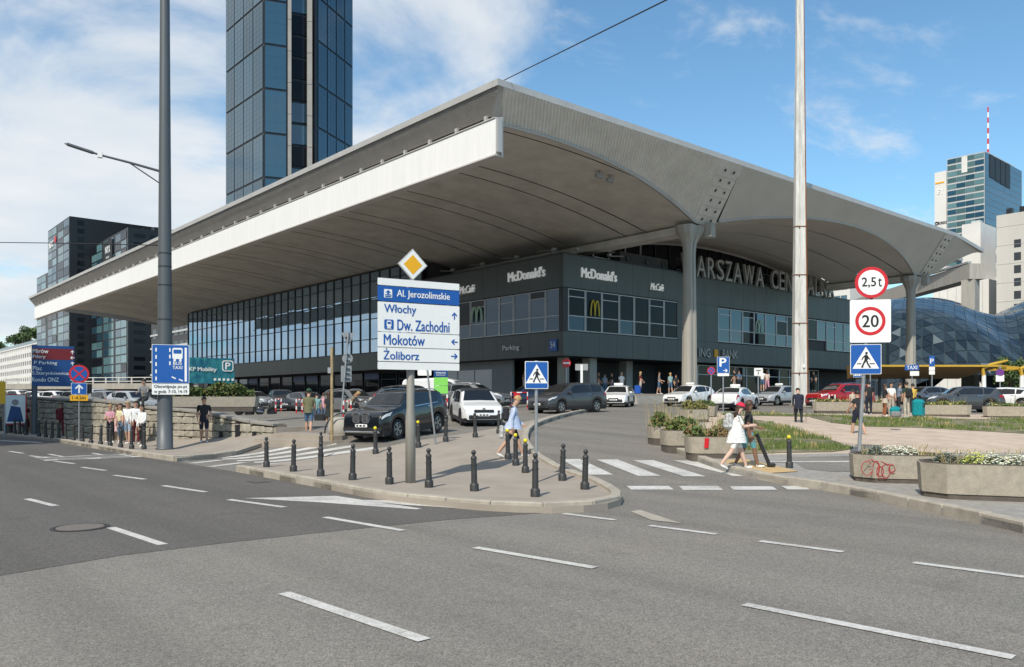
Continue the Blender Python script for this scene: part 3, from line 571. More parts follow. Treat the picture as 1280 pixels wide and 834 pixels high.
# entrance glazing and the dark arcade behind the box
pan(59.9, 58.9, 1.5, 72.4, 59.2, 6.0, 'arcade_wall', 'hall_wall'); pan(101.4, 58.9, 1.5, 119, 59.2, 6.0, 'arcade_wall', 'hall_wall')
pan(72.4, 55.2, 1.5, 101.4, 60, 6.0, 'arcade_wall', 'hall_wall')
for i in range(12): window('x', 72.5 + 2.4 * i, 72.5 + 2.4 * i + 2.36, 2.5, 5.9, 55.0, 'glass_dark', [4.85], False)
pan(101.3, 55.2, 2.5, 101.6, 59, 6.0, 'arcade_wall', 'hall_wall')
pan(54.2, 62.6, 1.4, 54.5, 75.5, 6.05, 'parking_wall', 'grey_wall'); pan(54.2, 54.8, 1.4, 54.6, 56.0, 6.05, 'parking_pillar', 'concrete'); pan(57.2, 54.6, 1.4, 58.2, 55.6, 6.05, 'parking_pillar', 'concrete'); pan(64.6, 56.4, 1.4, 65.6, 57.4, 6.05, 'parking_pillar', 'concrete')
pan(53.4, 56.0, 1.0, 53.8, 62.5, 2.9, 'ramp_parapet', 'grey_wall')
for i in range(3): pan(54.15, 65.8 + 3 * i, 1.5, 54.19, 68.6 + 3 * i, 5.2, 'roller_door', mm and 'frame_alu')
# platform and steps in front of the arcade
mb = MB(); mb.b2((50.6, 43.2, 0.5), (121, 55.3, 2.5)); SP('platform', mb, 'paving')
for k in range(4):
    mb = MB(); mb.b2((50.6 - .34 * (k + 1), 43.2 - .34 * (k + 1), 0.5), (105, 43.2 - .34 * k - .01, 2.5 - .17 * (k + 1))); mb.b2((50.6 - .34 * (k + 1), 43.2 - .34 * k - .01, 0.5), (50.6 - .34 * k - .01, 54.5, 2.5 - .17 * (k + 1))); SP('step', mb, 'concrete')
# --- roof -------------------------------------------------------------
XE, YE, ZE = 31.53, 37.75, 21.45              # south eave, east eave, top
XC1, XC2, XC3 = 57.7, 101.0, 144.3            # column lines, barrel vaults between them
YEND = 176.0
def vault(x):
    for c in (36.05, 79.35, 122.65):
        if abs(x - c) <= 21.66: return 17.0 + 2.48 * (1 - ((x - c) / 21.65) ** 2)
    return 17.0
def slope_y(z): return YE + (21.05 - z) / 0.84
mb = MB(); mb.b2((33.5, 43.6, 20.9), (119, YEND - 2, 21.3)); mb.b2((33.5, 39.6, 20.9), (109, 43.6, 21.3)); SP('roof_deck', mb, 'cap_metal')
# soffit boards: strips of vault between the transverse joints; broad, then narrow
joints = []
y = 40.4
while y < YEND - 2: joints += [y]; y += (7.2 if (len(joints) % 2 == 1) else 2.4)
edges_ = [None] + joints + [YEND - 1.5]
XS1 = [32.9] + [34 + 1.25 * i for i in range(19)] + [57.6]; XS2 = [57.8] + [59 + 1.6 * i for i in range(26)] + [100.9]; XS3 = [101.1] + [101.5 + 0.9 * i for i in range(10)]
def strip(xs, y0, y1, name='soffit_panel', m='soffit'):
    rows = []; mb = MB(); t = 0.03
    lo = [[(x, max((y0 or 30) + .1, slope_y(vault(x)) + .02), vault(x)) for x in xs], [(x, max(y1 - .1, slope_y(vault(x)) + .022), vault(x)) for x in xs]]
    n = len(xs)
    mb.add(lo[0] + lo[1], [(j, n + j, n + j + 1, j + 1) for j in range(n - 1)])
    up = [[(p[0], p[1], p[2] + t) for p in r] for r in lo]
    mb.add(up[0] + up[1], [(j, j + 1, n + j + 1, n + j) for j in range(n - 1)])
    for r in (0, 1):
        mb.add(lo[r] + up[r], [(j, j + 1, n + j + 1, n + j) if r == 0 else (j + 1, j, n + j, n + j + 1) for j in range(n - 1)])
    o = SP(name, mb, m, smooth=False); 
    for k_, p in enumerate(o.data.polygons): p.use_smooth = k_ < 2 * (n - 1)
    return o
for a, b in zip(edges_, edges_[1:]):
    if b - (a or 39) > .3: strip(XS1, a, b)
for a, b in zip([None, 43.5, 48.2, 52.9, 57.7, 62], [43.5, 48.2, 52.9, 57.7, 62, 150]): strip(XS2, a, b, m='soffit_grey')
strip(XS3, None, 60, m='soffit_grey')
# near-black sheet over the joints; shade of the gaps put into its colour
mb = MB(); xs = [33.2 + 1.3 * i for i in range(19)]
mb.sheet([[(x, max(40.0, slope_y(vault(x)) + .3), vault(x) + .2) for x in xs], [(x, YEND - 2, vault(x) + .2) for x in xs]]); SP('joint_backing', mb, 'gap_shade')
# eave caps
def cap(pts, name='eave_cap'):
    for p, q in zip(pts, pts[1:]):
        p, q = Vector(p), Vector(q); d = (q - p); n = max(1, round(d.length / 6))
        for i in range(n):
            a, b = p + d * (i / n), p + d * ((i + 1) / n); dd = d.normalized() * .008
            a, b = a + dd, b - dd; nr = Vector((-d.y, d.x, 0)).normalized() * .5
            mb = MB(); mb.add([a, b, b + nr, a + nr, a - Vector((0, 0, .4)), b - Vector((0, 0, .4)), b + nr - Vector((0, 0, .4)), a + nr - Vector((0, 0, .4))], [(0, 1, 2, 3), (7, 6, 5, 4), (0, 4, 5, 1), (1, 5, 6, 2), (2, 6, 7, 3), (3, 7, 4, 0)]); SP(name, mb, 'cap_metal')
cap([(XE, YE, ZE), (101.0, YE, ZE), (110.6, 38.1, 20.75)])
cap([(XE, YEND, ZE), (XE, YE + .5, ZE)])
# east slope, bay 1: corrugated sheet between the eave and the arch of the soffit
def plane_pt(x, z, out=0.0): return (x, slope_y(z) - out * .64, z - out * .77)
mb = MB(); x = 32.0; k = 0; tops = []; bots = []
while x < 54.75:
    o = 0.0 if (k % 4) in (0, 1) else 0.07
    zb = vault(x) + .12
    tf = max(0.0, min(1.0, (x - 32.0) / 1.2)); zt = 21.05
    # ends follow the mitre at the corner and the bolted strip at the column
    xb = 33.2 + (x - 32.0) * (57.0 - 33.2) / (54.75 - 32.0); zb = vault(min(xb, 57.5)) + .1
    tops.append(plane_pt(x, zt, o)); bots.append(plane_pt(xb, zb, o)); x += 0.075; k += 1
mb.sheet([bots, tops]); SP('corrugated_slope', mb, 'corrugated')
mb = MB(); mb.tube([(p[0], p[1] - .06, p[2] - .06) for p in bots[::12]] + [(57.2, bots[-1][1] - .06, bots[-1][2] - .06)], 0.13, 6); SP('slope_lip', mb, 'cap_metal')
mb = MB(); mb.add([(XE + .03, YE + .02, 21.07), (32.06, YE + .02, 21.07), (33.26, 39.42, 19.62), (32.36, 39.42, 19.62)], [(0, 1, 2, 3), (3, 2, 1, 0)]); SP('corner_trim', mb, 'corrugated')
# bolted strips over the columns
def bolted(xt0, xt1, xb0, xb1, name='bolted_strip'):
    mb = MB(); z1, z0 = 21.05, 17.15
    a, b, c, d = plane_pt(xb0, z0, .05), plane_pt(xb1, z0, .05), plane_pt(xt1, z1, .05), plane_pt(xt0, z1, .05)
    mb.add([a, b, c, d], [(0, 1, 2, 3)]); mb.add([(p[0], p[1] + .15, p[2] + .1) for p in (a, b, c, d)], [(3, 2, 1, 0)])
    mb.add([b, c, (c[0], c[1] + .4, c[2]), (b[0], b[1] + .4, b[2])], [(0, 1, 2, 3)])
    o = SP(name, mb, 'corrugated')
    for r in range(6):
        for s in (.28, .72):
            t = (r + .6) / 6.4; lerp = lambda p, q, k: [p[i] + (q[i] - p[i]) * k for i in range(3)]
            e0, e1 = lerp(a, d, t), lerp(b, c, t); p = lerp(e0, e1, s)
            bb = MB(); bb.box((0, 0, 0), (.10, .08, .22), rx=.7); bb.build('bolt', MT['frame_dark'], o, (p[0] - OX, p[1] - OY - .06, p[2] - .06))
        if r:
            t = r / 6.4; e0 = [a[i] + (d[i] - a[i]) * t for i in range(3)]; e1 = [b[i] + (c[i] - b[i]) * t for i in range(3)]
            ln = MB(); ln.tube([(e0[0] - OX, e0[1] - OY - .03, e0[2] - .03), (e1[0] - OX, e1[1] - OY - .03, e1[2] - .03)], .022, 4); ln.build('seam', MT['louvre_metal'], o)
bolted(54.75, 57.45, 57.1, 60.0); bolted(98.1, 100.3, 102.1, 104.4)
# smooth concrete slopes, bay 2 and the short end bay
def slope(xt, xb, n, name='concrete_slope'):
    for k in range(len(xt) - 1):
        T0, T1, B0, B1 = xt[k], xt[k + 1], xb[k], xb[k + 1]; tops = []; bots = []
        for i in range(n + 1):
            t = i / n; x1 = T0 + (T1 - T0) * t; x0 = B0 + (B1 - B0) * t
            zt = 21.05 if x1 <= 101 else 21.05 + (20.5 - 21.05) * (x1 - 101) / 9.4
            tops.append(plane_pt(x1, zt)); bots.append(plane_pt(x0, min(vault(x0) + .06, zt)))
        mb = MB(); mb.sheet([bots, tops]); SP(name, mb, 'soffit_grey', smooth=True)
        lip = MB(); lip.tube([(p[0], p[1] - .04, p[2] - .03) for p in bots], .10, 6); SP('slope_lip', lip, 'cap_metal')
slope([57.5, 98.1], [60.05, 102.0], 36)
tops = []; bots = []
for i in range(13):
    t = i / 12; x1 = 100.4 + (110.4 - 100.4) * t; x0 = 104.5 + (110.4 - 104.5) * t; zt = 21.05 - .55 * t
    z0 = 17.1 + (20.4 - 17.1) * (1 - (1 - t) ** 1.8); tops.append(plane_pt(x1, zt)); bots.append(plane_pt(x0, min(z0, zt - .01)))
mb = MB(); mb.sheet([bots, tops]); SP('concrete_slope', mb, 'soffit_grey', smooth=True)
mb = MB(); mb.sheet([bots, [(p[0], 52.0, p[2] + .3) for p in bots]]); SP('end_soffit', mb, 'soffit_grey', smooth=True)
# south edge: louvred slope, gap with posts, white fascia
mm('louvre_back', (.24, .23, .215), .8); lv = MB(); n = 15
for i in range(n):
    z = 21.0 - .085 * i; x = XE + .1 + .045 * i
    lv.add([(x, YE + .04 + .1 * i, z), (x, YEND - .1 - .085 * i, z), (x + .02, YEND - .13 - .085 * i, z - .06), (x + .02, YE + .1 + .1 * i, z - .06), (x + .06, YE + .12 + .1 * i, z - .065), (x + .06, YEND - .19 - .085 * i, z - .065)], [(0, 1, 2, 3), (3, 2, 5, 4), (3, 2, 1, 0), (4, 5, 2, 3)])
SP('louvre', lv, 'louvre_metal', kind='stuff')
mb = MB(); mb.add([(XE + .17, YE + .3, 21.05), (XE + .17, YEND - .3, 21.05), (32.42, YEND - 1.4, 19.72), (32.42, 39.3, 19.72)], [(0, 1, 2, 3), (3, 2, 1, 0)]); SP('louvre_backing', mb, 'louvre_back')
ft, fb = 19.28, 17.08
for i in range(22):
    a = 38.35 + 6.1 * i; b = min(a + 6.09, 172.4); mb = MB(); mb.box((31.98, (a + b) / 2, (ft + fb) / 2), (.26, b - a, ft - fb), bev=.015); SP('fascia_panel', mb, 'fascia')
mb = MB(); mb.b2((31.78, 38.35, ft), (32.14, 172.4, ft + .05)); mb.b2((31.8, 38.35, fb - .1), (32.5, 172.4, fb - .005)); SP('fascia_rail', mb, 'louvre_metal')
mb = MB(); mb.b2((31.86, 38.15, fb + .1), (32.2, 38.33, ft)); mb.b2((32.2, 38.2, fb - .05), (32.34, 38.36, ft + .1)); SP('fascia_end', mb, 'cap_metal')
for i in range(44):
    yy = 39.6 + 3.05 * i; mb = MB(); mb.b2((32.12, yy, ft - .3), (32.32, yy + .22, 19.8)); SP('fascia_post', mb, 'cap_metal')
mb = MB(); mb.add([(33.0, 40, 19.45), (33.0, 174, 19.45), (33.3, 174, 20.9), (33.3, 40, 20.9)], [(0, 1, 2, 3), (3, 2, 1, 0)]); SP('edge_backing', mb, 'dark_seam')
mb = MB(); mb.add([(XE, YEND, 21.2), (33, YEND - 1.5, 19.4), (57.7, YEND - 1.5, 17.1), (57.7, YEND, 21.2)], [(0, 1, 2, 3), (3, 2, 1, 0)]); SP('end_slope', mb, 'louvre_metal')
# girders and columns
for xc, yb in ((XC1, 150), (XC2, 75)):
    mb = MB(); mb.b2((xc - .8, 42.4, 16.35), (xc + .8, yb, 16.98)); SP('girder', mb, 'soffit')
def column(xc, z0):
    mb = MB(); prof = []
    for z, w, d in ((z0, .60, .48), (9, .53, .43), (14.6, .46, .38), (15.4, .55, .44), (15.9, .82, .6), (16.3, 1.12, .75), (16.9, 1.25, .85)):
        P = [(-w, -.35 * d), (-.78 * w, -d), (-.2 * w, -d), (-.16 * w, -d + .12), (.16 * w, -d + .12), (.2 * w, -d), (.78 * w, -d), (w, -.35 * d), (w, .35 * d), (.78 * w, d), (-.78 * w, d), (-w, .35 * d)]
        prof.append([(xc + p[0], 42.9 + p[1], z) for p in P])
    n = 12; mb.add([p for r in prof for p in r], [(i * n + k, i * n + (k + 1) % n, (i + 1) * n + (k + 1) % n, (i + 1) * n + k) for i in range(len(prof) - 1) for k in range(n)] + [tuple((len(prof) - 1) * n + k for k in range(n))])
    o = SP('column', mb, 'concrete')
    hb = MB(); hb.box((xc + 1.35 - OX, 41.75 - OY, 16.55), (.62, .75, 1.3), bev=.05); hb.build('bracket', MT['concrete'], o)
column(57.3, 1.6); column(101.0, 1.2)
# --- upper glazing under the vaults
pan(58.5, 56.3, 15.3, 101, 56.6, 16.2, 'upper_sill', 'hall_wall')
mb = MB(); xs = [58.9 + 1.05 * i for i in range(41)]
mb.add([(x, 56.4, 15.4) for x in xs] + [(x, 56.4, vault(x) - .02) for x in xs], [(i, i + 1, 42 + i, 41 + i) for i in range(40)]); SP('upper_backing', mb, 'hall_wall')
for i in range(17):
    a, b = 59.2 + 2.42 * i, 59.2 + 2.42 * (i + 1)
    if a > 99: break
    mb = MB(); za, zb_ = vault(a) - .12, vault(b) - .12
    mb.add([(a + .06, 56.15, 15.6), (b - .06, 56.15, 15.6), (b - .06, 56.15, zb_), (a + .06, 56.15, za), (a + .06, 56.2, 15.6), (b - .06, 56.2, 15.6), (b - .06, 56.2, zb_), (a + .06, 56.2, za)], [(0, 1, 2, 3), (7, 6, 5, 4)]); SP('pane', mb, 'glass_dark')
    mb = MB(); mb.b2((a - .05, 56.0, 15.6), (a + .05, 56.2, za + .1)); SP('mullion', mb, 'frame_dark' if i > 3 else 'frame_alu')
mb = MB(); xs = [58 + 1.05 * i for i in range(42)]; mb.tube([(x, 56.05, vault(x) - .1) for x in xs], .12, 6); SP('upper_frame', mb, 'cap_metal')
mb = MB(); mb.b2((59.2, 55.9, 17.0), (66.5, 56.08, 17.1)); mb.b2((59.2, 55.9, 16.2), (66.5, 56.08, 16.3)); SP('upper_transom', mb, 'frame_alu')
# ventilation duct on the roof of the box
mb = MB(); mb.b2((61.6, 54.6, 15.6), (69.2, 55.9, 16.9)); SP('ventilation_duct', mb, 'hall_wall')
for x in (62.8, 65.8, 68.4): mb = MB(); mb.T = Matrix.Translation((x, 54.55, 16.3)) @ Matrix.Rotation(R(90), 4, 'X'); mb.lathe([(.34, 0), (.34, .06), (.26, .06), (.26, .02)], 14); SP('duct_vent', mb, 'frame_dark')
# flood lamps on arms along the parapet
for (x, y, dx, dy) in ((52.9, 55.2, -.0, 1), (52.9, 60.5, 0, 1), (52.9, 65.8, 0, 1), (52.9, 71, 0, 1), (54.5, 53.8, 1, 0), (59, 53.8, 1, 0)):
    mb = MB(); mb.tube([(x, y, 15.6), (x, y, 16.0), (x + dx * 2.2, y + dy * 2.2, 16.25)], .05, 5); mb.box((x, y - .1, 16.1), (.35, .35, .25)); SP('flood_lamp', mb, 'sign_back')
# --- lettering on the box
def sign_e(txt, xc, z, w, h, m='letter_white', ext=.12, bold=0.0, name='lettering', y=53.52, shear=0.0): return lettering(txt, w, h, MT[m], stn, (xc - OX, y - OY, z), 0, ext, bold, name, shear)
def sign_s(txt, yc, z, w, h, m='letter_white', ext=.12, bold=0.0, name='lettering', x=52.57, shear=0.0): return lettering(txt, w, h, MT[m], stn, (x - OX, yc - OY, z), -math.pi / 2, ext, bold, name, shear)
sign_e("McDonald's", 57.35, 14.0, 4.9, .95, 'letter_added_glow', bold=.03); sign_s("McDonald's", 58.6, 14.15, 5.3, .95, 'letter_added_glow', bold=.03)
sign_e("McCafé", 66.0, 13.6, 2.1, .72, m='letter_added_glow', shear=.3); sign_s("McCafé", 67.9, 13.65, 2.6, .78, m='letter_added_glow', shear=.3)
for p, q in (((64.9, 53.47, 13.2), (67.0, 53.47, 13.32)),): mb = MB(); mb.tube([p, q], .05, 5); SP('swash', mb, 'letter_metal')
mb = MB(); mb.tube([(52.55, 69.2, 13.15), (52.55, 66.6, 13.25)], .05, 5); SP('swash', mb, 'letter_metal')
sign_s("Parking", 60.9, 7.1, 2.5, .62, ext=.05); sign_e("ING", 74.1, 7.15, 2.0, .95, m='letter_metal'); sign_e("BANK", 78.9, 7.15, 2.9, .95, m='letter_metal')
mb = MB(); mb.b2((76.0, 53.5, 6.75), (76.7, 53.58, 7.6)); SP('bank_emblem', mb, 'orange_paint')
nb = MB(); nb.b2((52.5, 54.35, 6.55), (52.58, 55.35, 7.65)); nbo = SP('number_plate', nb, 'sign_blue'); sign_s("54", 54.85, 7.15, .6, .6, ext=.02, x=52.49)
def arches(pos, rz, w, h, m):
    mb = MB()
    for s in (-1, 1): mb.tube([(s * w * .25 + math.cos(t) * w * .25, 0, math.sin(t) * h - h * .5) for t in [math.pi * k / 12 for k in range(13)]], w * .06, 6)
    return mb.build('arches_emblem', MT[m], stn, (pos[0] - OX, pos[1] - OY, pos[2]), (0, 0, rz))
arches((56.85, 53.55, 10.75), 0, 1.15, 1.45, 'arch_yellow'); arches((52.6, 66.4, 10.9), math.pi / 2, 1.7, 1.5, 'arch_pale'); arches((84.95, 53.55, 10.6), 0, 1.4, 1.5, 'arch_pale')
# roof lettering, letter by letter, on rails above the parapet
word = "WARSZAWA CENTRALNA"; xl = 69.6; wd = {'W': 2.55, ' ': 1.35, 'A': 1.95, 'R': 1.7, 'S': 1.6, 'Z': 1.55, 'C': 1.7, 'E': 1.45, 'N': 1.75, 'T': 1.55, 'L': 1.4}
sc_ = (102.3 - 69.6) / sum(wd[c] for c in word)
for c in word:
    w_ = wd[c] * sc_
    if c != ' ':
        o = text_mb(c, w_ * .82, 2.25, .3, .0); o.m = [0 if i < len(o.m) else 0 for i in range(len(o.m))]
        o.build('letter', MT['letter_metal'], stn, (xl + w_ / 2 - OX, 53.45 - OY, 16.45))
    xl += w_
mb = MB(); mb.b2((69.4, 53.62, 15.75), (102.4, 53.7, 15.85)); mb.b2((69.4, 53.62, 16.9), (102.4, 53.7, 17.0)); SP('letter_rail', mb, 'frame_dark')
for i in range(12): mb = MB(); x = 70 + 2.9 * i; mb.tube([(x, 53.7, 17.0), (x, 55.0, 15.5)], .04, 4); SP('letter_brace', mb, 'frame_dark')
# ducts of lamps under the soffit near the corner
for x in (44.6, 45.8): mb = MB(); mb.tube([(x, 41.6, vault(x)), (x, 41.6, vault(x) - .25)], .05, 5); mb.box((x, 41.6, vault(x) - .4), (.7, .35, .3), bev=.05); SP('soffit_lamp', mb, 'grey_wall')
# ================================================================ BUILDINGS ROUND ABOUT
mm('tower_frame', (0.02, 0.022, 0.026), 0.4, 0.4); mm('tower_stone', (0.31, 0.295, 0.275), 0.7, var=0.1, scale=.3); mm('hotel_dark', (0.012, 0.013, 0.016), 0.35); mm('slab_white', (0.66, 0.65, 0.62), 0.7, var=.06, scale=.15); mm('slab_grey', (0.45, 0.46, 0.46), 0.7, var=.06, scale=.1); mm('block_pale', (0.52, 0.50, 0.46), 0.8, var=.07, scale=.12, streak=True); mm('window_dark', (0.03, 0.035, 0.042), 0.15)
MT['glass_sky'] = glassy('glass_sky', (0.03, 0.09, 0.14), 0.05, 2.0, 0.12)
rb = random.Random(5)
def wall_frame(p, q):
    """local frame of a facade running from p to q (seen from outside, p on the left): matrix with x along, -y outwards"""
    d = Vector((q[0] - p[0], q[1] - p[1])); return d.length, math.atan2(d.y, d.x)
def solid(name, poly, z0, z1, m, parent): return MB().prism(poly, z0, z1).build(name, MT[m], parent)
def panes(parent, p, q, z0, z1, ncol, nrow, glass, gap=(.25, .35), proud=.12, name='pane', sub=(1, 1), skip=None, mats=None):
    L_, a = wall_frame(p, q); w = L_ / ncol; h = (z1 - z0) / nrow; pw, ph = w - gap[0], h - gap[1]
    mb = MB(); cw_, ch_ = pw / sub[0], ph / sub[1]
    for i in range(sub[0]):
        for j in range(sub[1]):
            x0 = -pw / 2 + i * cw_; y0 = -ph / 2 + j * ch_; e = .07 if sub != (1, 1) else 0
            mb.add([(x0 + e, -proud, y0 + e), (x0 + cw_ - e, -proud, y0 + e), (x0 + cw_ - e, -proud, y0 + ch_ - e), (x0 + e, -proud, y0 + ch_ - e)], [(0, 1, 2, 3)])
    mb.add([(-pw / 2, -proud + .03, -ph / 2), (pw / 2, -proud + .03, -ph / 2), (pw / 2, -proud + .03, ph / 2), (-pw / 2, -proud + .03, ph / 2), (-pw / 2, 0, -ph / 2), (pw / 2, 0, -ph / 2), (pw / 2, 0, ph / 2), (-pw / 2, 0, ph / 2)], [(0, 1, 2, 3), (0, 4, 5, 1), (1, 5, 6, 2), (2, 6, 7, 3), (3, 7, 4, 0)])
    mes = [mb.mesh(name, MT[g]) for g in (mats or [glass])]
    for i in range(ncol):
        for j in range(nrow):
            if skip and skip(i, j): continue
            t = (i + .5) / ncol
            link(name, rb.choice(mes), parent, (p[0] + (q[0] - p[0]) * t, p[1] + (q[1] - p[1]) * t, z0 + h * (j + .5)), (rb.gauss(0, .0015), 0, a + rb.gauss(0, .002)))
# --- glass tower behind the hall
tw = thing('glass_tower', 'tall blue glass tower rising behind the station roof', 'skyscraper')
TA, TB, TC, TD, TE, TF = (118.75, 301.13), (118.75, 267.54), (125.85, 264.83), (133.11, 261.06), (134.34, 260.65), (157.11, 274.4)
solid('tower_body', [TA, TB, TC, (128.5, 269.2), (135.2, 266.8), TE, TF, (175, 310), (150, 330)], 1, 232, 'tower_frame', tw)
TZ0 = 124.5 - 15.3 * 8
def lerp2(p, q, t): return (p[0] + (q[0] - p[0]) * t, p[1] + (q[1] - p[1]) * t)
panes(tw, lerp2(TA, TB, .0), lerp2(TA, TB, .985), TZ0, TZ0 + 15.3 * 14, 4, 14, 'glass_tower', (.55, .8), .25, 'glass_panel', (3, 8), skip=lambda i, j: j < 3)
panes(tw, lerp2(TB, TC, .02), lerp2(TB, TC, .98), TZ0, TZ0 + 15.3 * 14, 1, 14, 'glass_tower', (.3, .8), .25, 'glass_panel', (2, 4), skip=lambda i, j: j < 3)
panes(tw, lerp2(TE, TF, .06), lerp2(TE, TF, .995), TZ0 + 4, TZ0 + 4 + 15.3 * 14, 4, 14, 'glass_tower', (.6, .8), .25, 'glass_panel', (3, 8), skip=lambda i, j: j < 3)
for P_, r_ in ((( 127.0, 265.4), .85), ((133.2, 262.5), 1.1)):
    mb = MB(); 
    for k in range(19): mb.box((P_[0], P_[1], 30 + 11 * k), (r_ * 1.5, r_ * 1.5, 10.85), rz=R(-21))
    mb.build('stone_pier', MT['tower_stone'], tw)
panes(tw, (128.3, 269.0), (134.9, 266.6), 30, 232, 1, 26, 'glass_dark', (.4, 1.0), .1, 'window_bay', (5, 2), mats=['glass_tower', 'glass_dark', 'glass_tower'])
# --- dark twin hotel blocks at the far left
hA = thing('hotel_block', 'taller dark glass hotel block at the far left with red and white rooftop sign', 'office tower')
solid('tower_body', [(80.3, 367), (80.3, 406.2), (122, 406.2), (122, 367)], 1, 76.6, 'hotel_dark', hA); solid('annex', [(80.3, 406.4), (80.3, 429.5), (110, 429.5), (110, 406.4)], 1, 58.4, 'hotel_dark', hA)
mt_ = ['glass_pale', 'glass_tower', 'glass_tower', 'glass_dark', 'glass_pale']
for (y0, y1) in ((386.5, 367.4), (405.8, 389.3)): panes(hA, (80.3, y1 + (y0 - y1)), (80.3, y1), 10, 76.2, 2, 20, 'glass_pale', (.5, .45), .12, 'pane', (3, 1), mats=mt_)
panes(hA, (80.3, 429), (80.3, 410), 10, 58, 2, 15, 'glass_pale', (.5, .45), .12, 'pane', (3, 1), mats=mt_)
panes(hA, (80.8, 367), (88, 367), 10, 76, 1, 20, 'glass_dark', (4.6, 1.4), .06, 'pane')
lettering('HOTEL', 9, 2.6, MT['letter_white'], hA, (80.0, 397, 71.5), -math.pi / 2, .1, .02) if 0 else lettering('NDC', 8.5, 2.8, MT['letter_white'], hA, (80.0, 398.5, 69.5), -math.pi / 2, .1, .02)
MB().lathe([(1.5, 0), (1.5, .2)], 14).build('emblem', MT['sign_red'], hA, (80.0, 391.5, 70.6), (0, R(90), 0))
hB = thing('hotel_block', 'lower dark glass hotel block in front with square black sign board', 'office tower')
solid('tower_body', [(88.3, 316), (88.3, 366.8), (135, 366.8), (135, 316)], 1, 65, 'hotel_dark', hB)
for (y0, y1) in ((365.8, 350.5), (348.2, 334), (331.5, 317.5)): panes(hB, (88.3, y0), (88.3, y1), 9, 64.4, 2, 17, 'glass_pale', (.4, .5), .12, 'pane', (3, 1), mats=['glass_pale', 'glass_pale', 'glass_pale', 'glass_tower', 'glass_dark'])
sb = MB(); sb.box((87.95, 340.5, 58), (.3, 11.5, 11)); sbo = sb.build('sign_board', MT['sign_black'], hB); lettering('NYX', 6.5, 2.6, MT['letter_white'], hB, (87.75, 340.5, 60.2), -math.pi / 2, .05, .02); lettering('HOTEL', 4.2, .8, MT['letter_white'], hB, (87.75, 340.5, 57.2), -math.pi / 2, .05); lettering('WARSAW', 6.0, .9, MT['letter_white'], hB, (87.75, 340.5, 54.6), -math.pi / 2, .05)
panes(hB, (89.5, 316), (134, 316), 9, 64, 8, 17, 'glass_dark', (1.6, 1.8), .05, 'pane', mats=['glass_dark'])
for x in (96, 100, 103.5): MB().b2((x, 324, 65), (x + 2.2, 328, 67 + (x % 3))).build('roof_unit', MT['hotel_dark'], hB)
# --- white grid office blocks
wA = thing('office_block', 'low white office block with square window grid and trees on its roof', 'office building')
solid('wall', [(110.5, 560), (110.5, 830), (150, 830), (150, 560)], 1, 37.4, 'slab_grey', wA)
for i in range(36):
    y0 = 560 + 7.4 * i
    MB().b2((110, y0, 3), (110.5, y0 + 2.6, 37.6)).build('pier', MT['slab_white'], wA)
    if i < 35:
        for j in range(6): MB().b2((110.03, y0 + 2.61, 6.5 + 5.3 * j), (110.5, y0 + 7.39, 9.0 + 5.3 * j)).build('spandrel', MT['slab_white'], wA)
for j in range(5): panes(wA, (110.4, 826.6), (110.4, 562.6), 9.0 + 5.3 * j, 11.8 + 5.3 * j, 36, 1, 'window_dark', (2.6, .02), .02, 'window')
MB().b2((109.8, 559, 37.6), (150, 830, 38.4)).build('roof_edge', MT['slab_white'], wA); MB().b2((110.4, 562, 38.4), (110.6, 826, 40.6)).build('glass_railing', MT['glass_pale'], wA)
wB = thing('office_block', 'narrow white gridded office block half hidden by the lamp mast', 'office building')
solid('wall', [(98.4, 322), (98.4, 352), (125, 352), (125, 322)], 1, 27.6, 'slab_grey', wB)
panes(wB, (98.4, 351.5), (98.4, 330), 3, 27, 4, 6, 'window_dark', (1.6, 1.2), .1, 'window')
for i in range(5): MB().b2((98.0, 329.6 + 5.35 * i, 2), (98.4, 330.6 + 5.35 * i, 27.8)).build('pier', MT['slab_white'], wB)
for j in range(7): MB().b2((98.05, 329.6, 2.6 + 4.0 * j), (98.4, 352, 3.6 + 4.0 * j)).build('spandrel', MT['slab_white'], wB)
dk = thing('office_block', 'dark grey block with horizontal ledges behind the end of the station', 'office building')
solid('wall', [(72, 200), (72, 236), (120, 236), (120, 200)], 1, 23, 'hall_wall', dk)
for j in range(5): MB().b2((71.7, 200, 5 + 3.6 * j), (72, 236, 5.5 + 3.6 * j)).build('ledge', MT['slab_grey'], dk)
panes(dk, (72, 235), (72, 201), 5.6, 22, 8, 4, 'window_dark', (1.2, 1.4), .06, 'window')
# --- viaduct across the far left
vd = thing('viaduct', 'low concrete road viaduct with a pale railing at the far left', 'bridge')
va, vb = (16.75, 150.82, 4.46), (40.55, 120.96, 4.32)
def along(p, q, z0, z1, w, name, m, parent):
    L_ = math.hypot(q[0] - p[0], q[1] - p[1]); mb = MB(); mb.box(((p[0] + q[0]) / 2, (p[1] + q[1]) / 2, (z0 + z1) / 2), (L_, w, z1 - z0), rz=math.atan2(q[1] - p[1], q[0] - p[0])); return mb.build(name, MT[m], parent)
along(va, vb, 3.55, 4.35, 8, 'deck', 'concrete', vd); along(va, vb, 3.1, 3.5, 5, 'beam', 'hall_wall', vd)
for z in (4.7, 5.25): along(va, vb, z, z + .09, .12, 'rail', 'slab_white', vd)
for i in range(18): t = (i + .5) / 18; MB().b2((-.08, -.08, 4.35), (.08, .08, 5.3)).build('rail_post', MT['slab_white'], vd, (va[0] + (vb[0] - va[0]) * t, va[1] + (vb[1] - va[1]) * t, 0))
for i in range(5): t = (i + .5) / 5; MB().lathe([(.7, .5), (.7, 3.2)], 10).build('pier', MT['concrete'], vd, (va[0] + (vb[0] - va[0]) * t, va[1] + (vb[1] - va[1]) * t, 0))
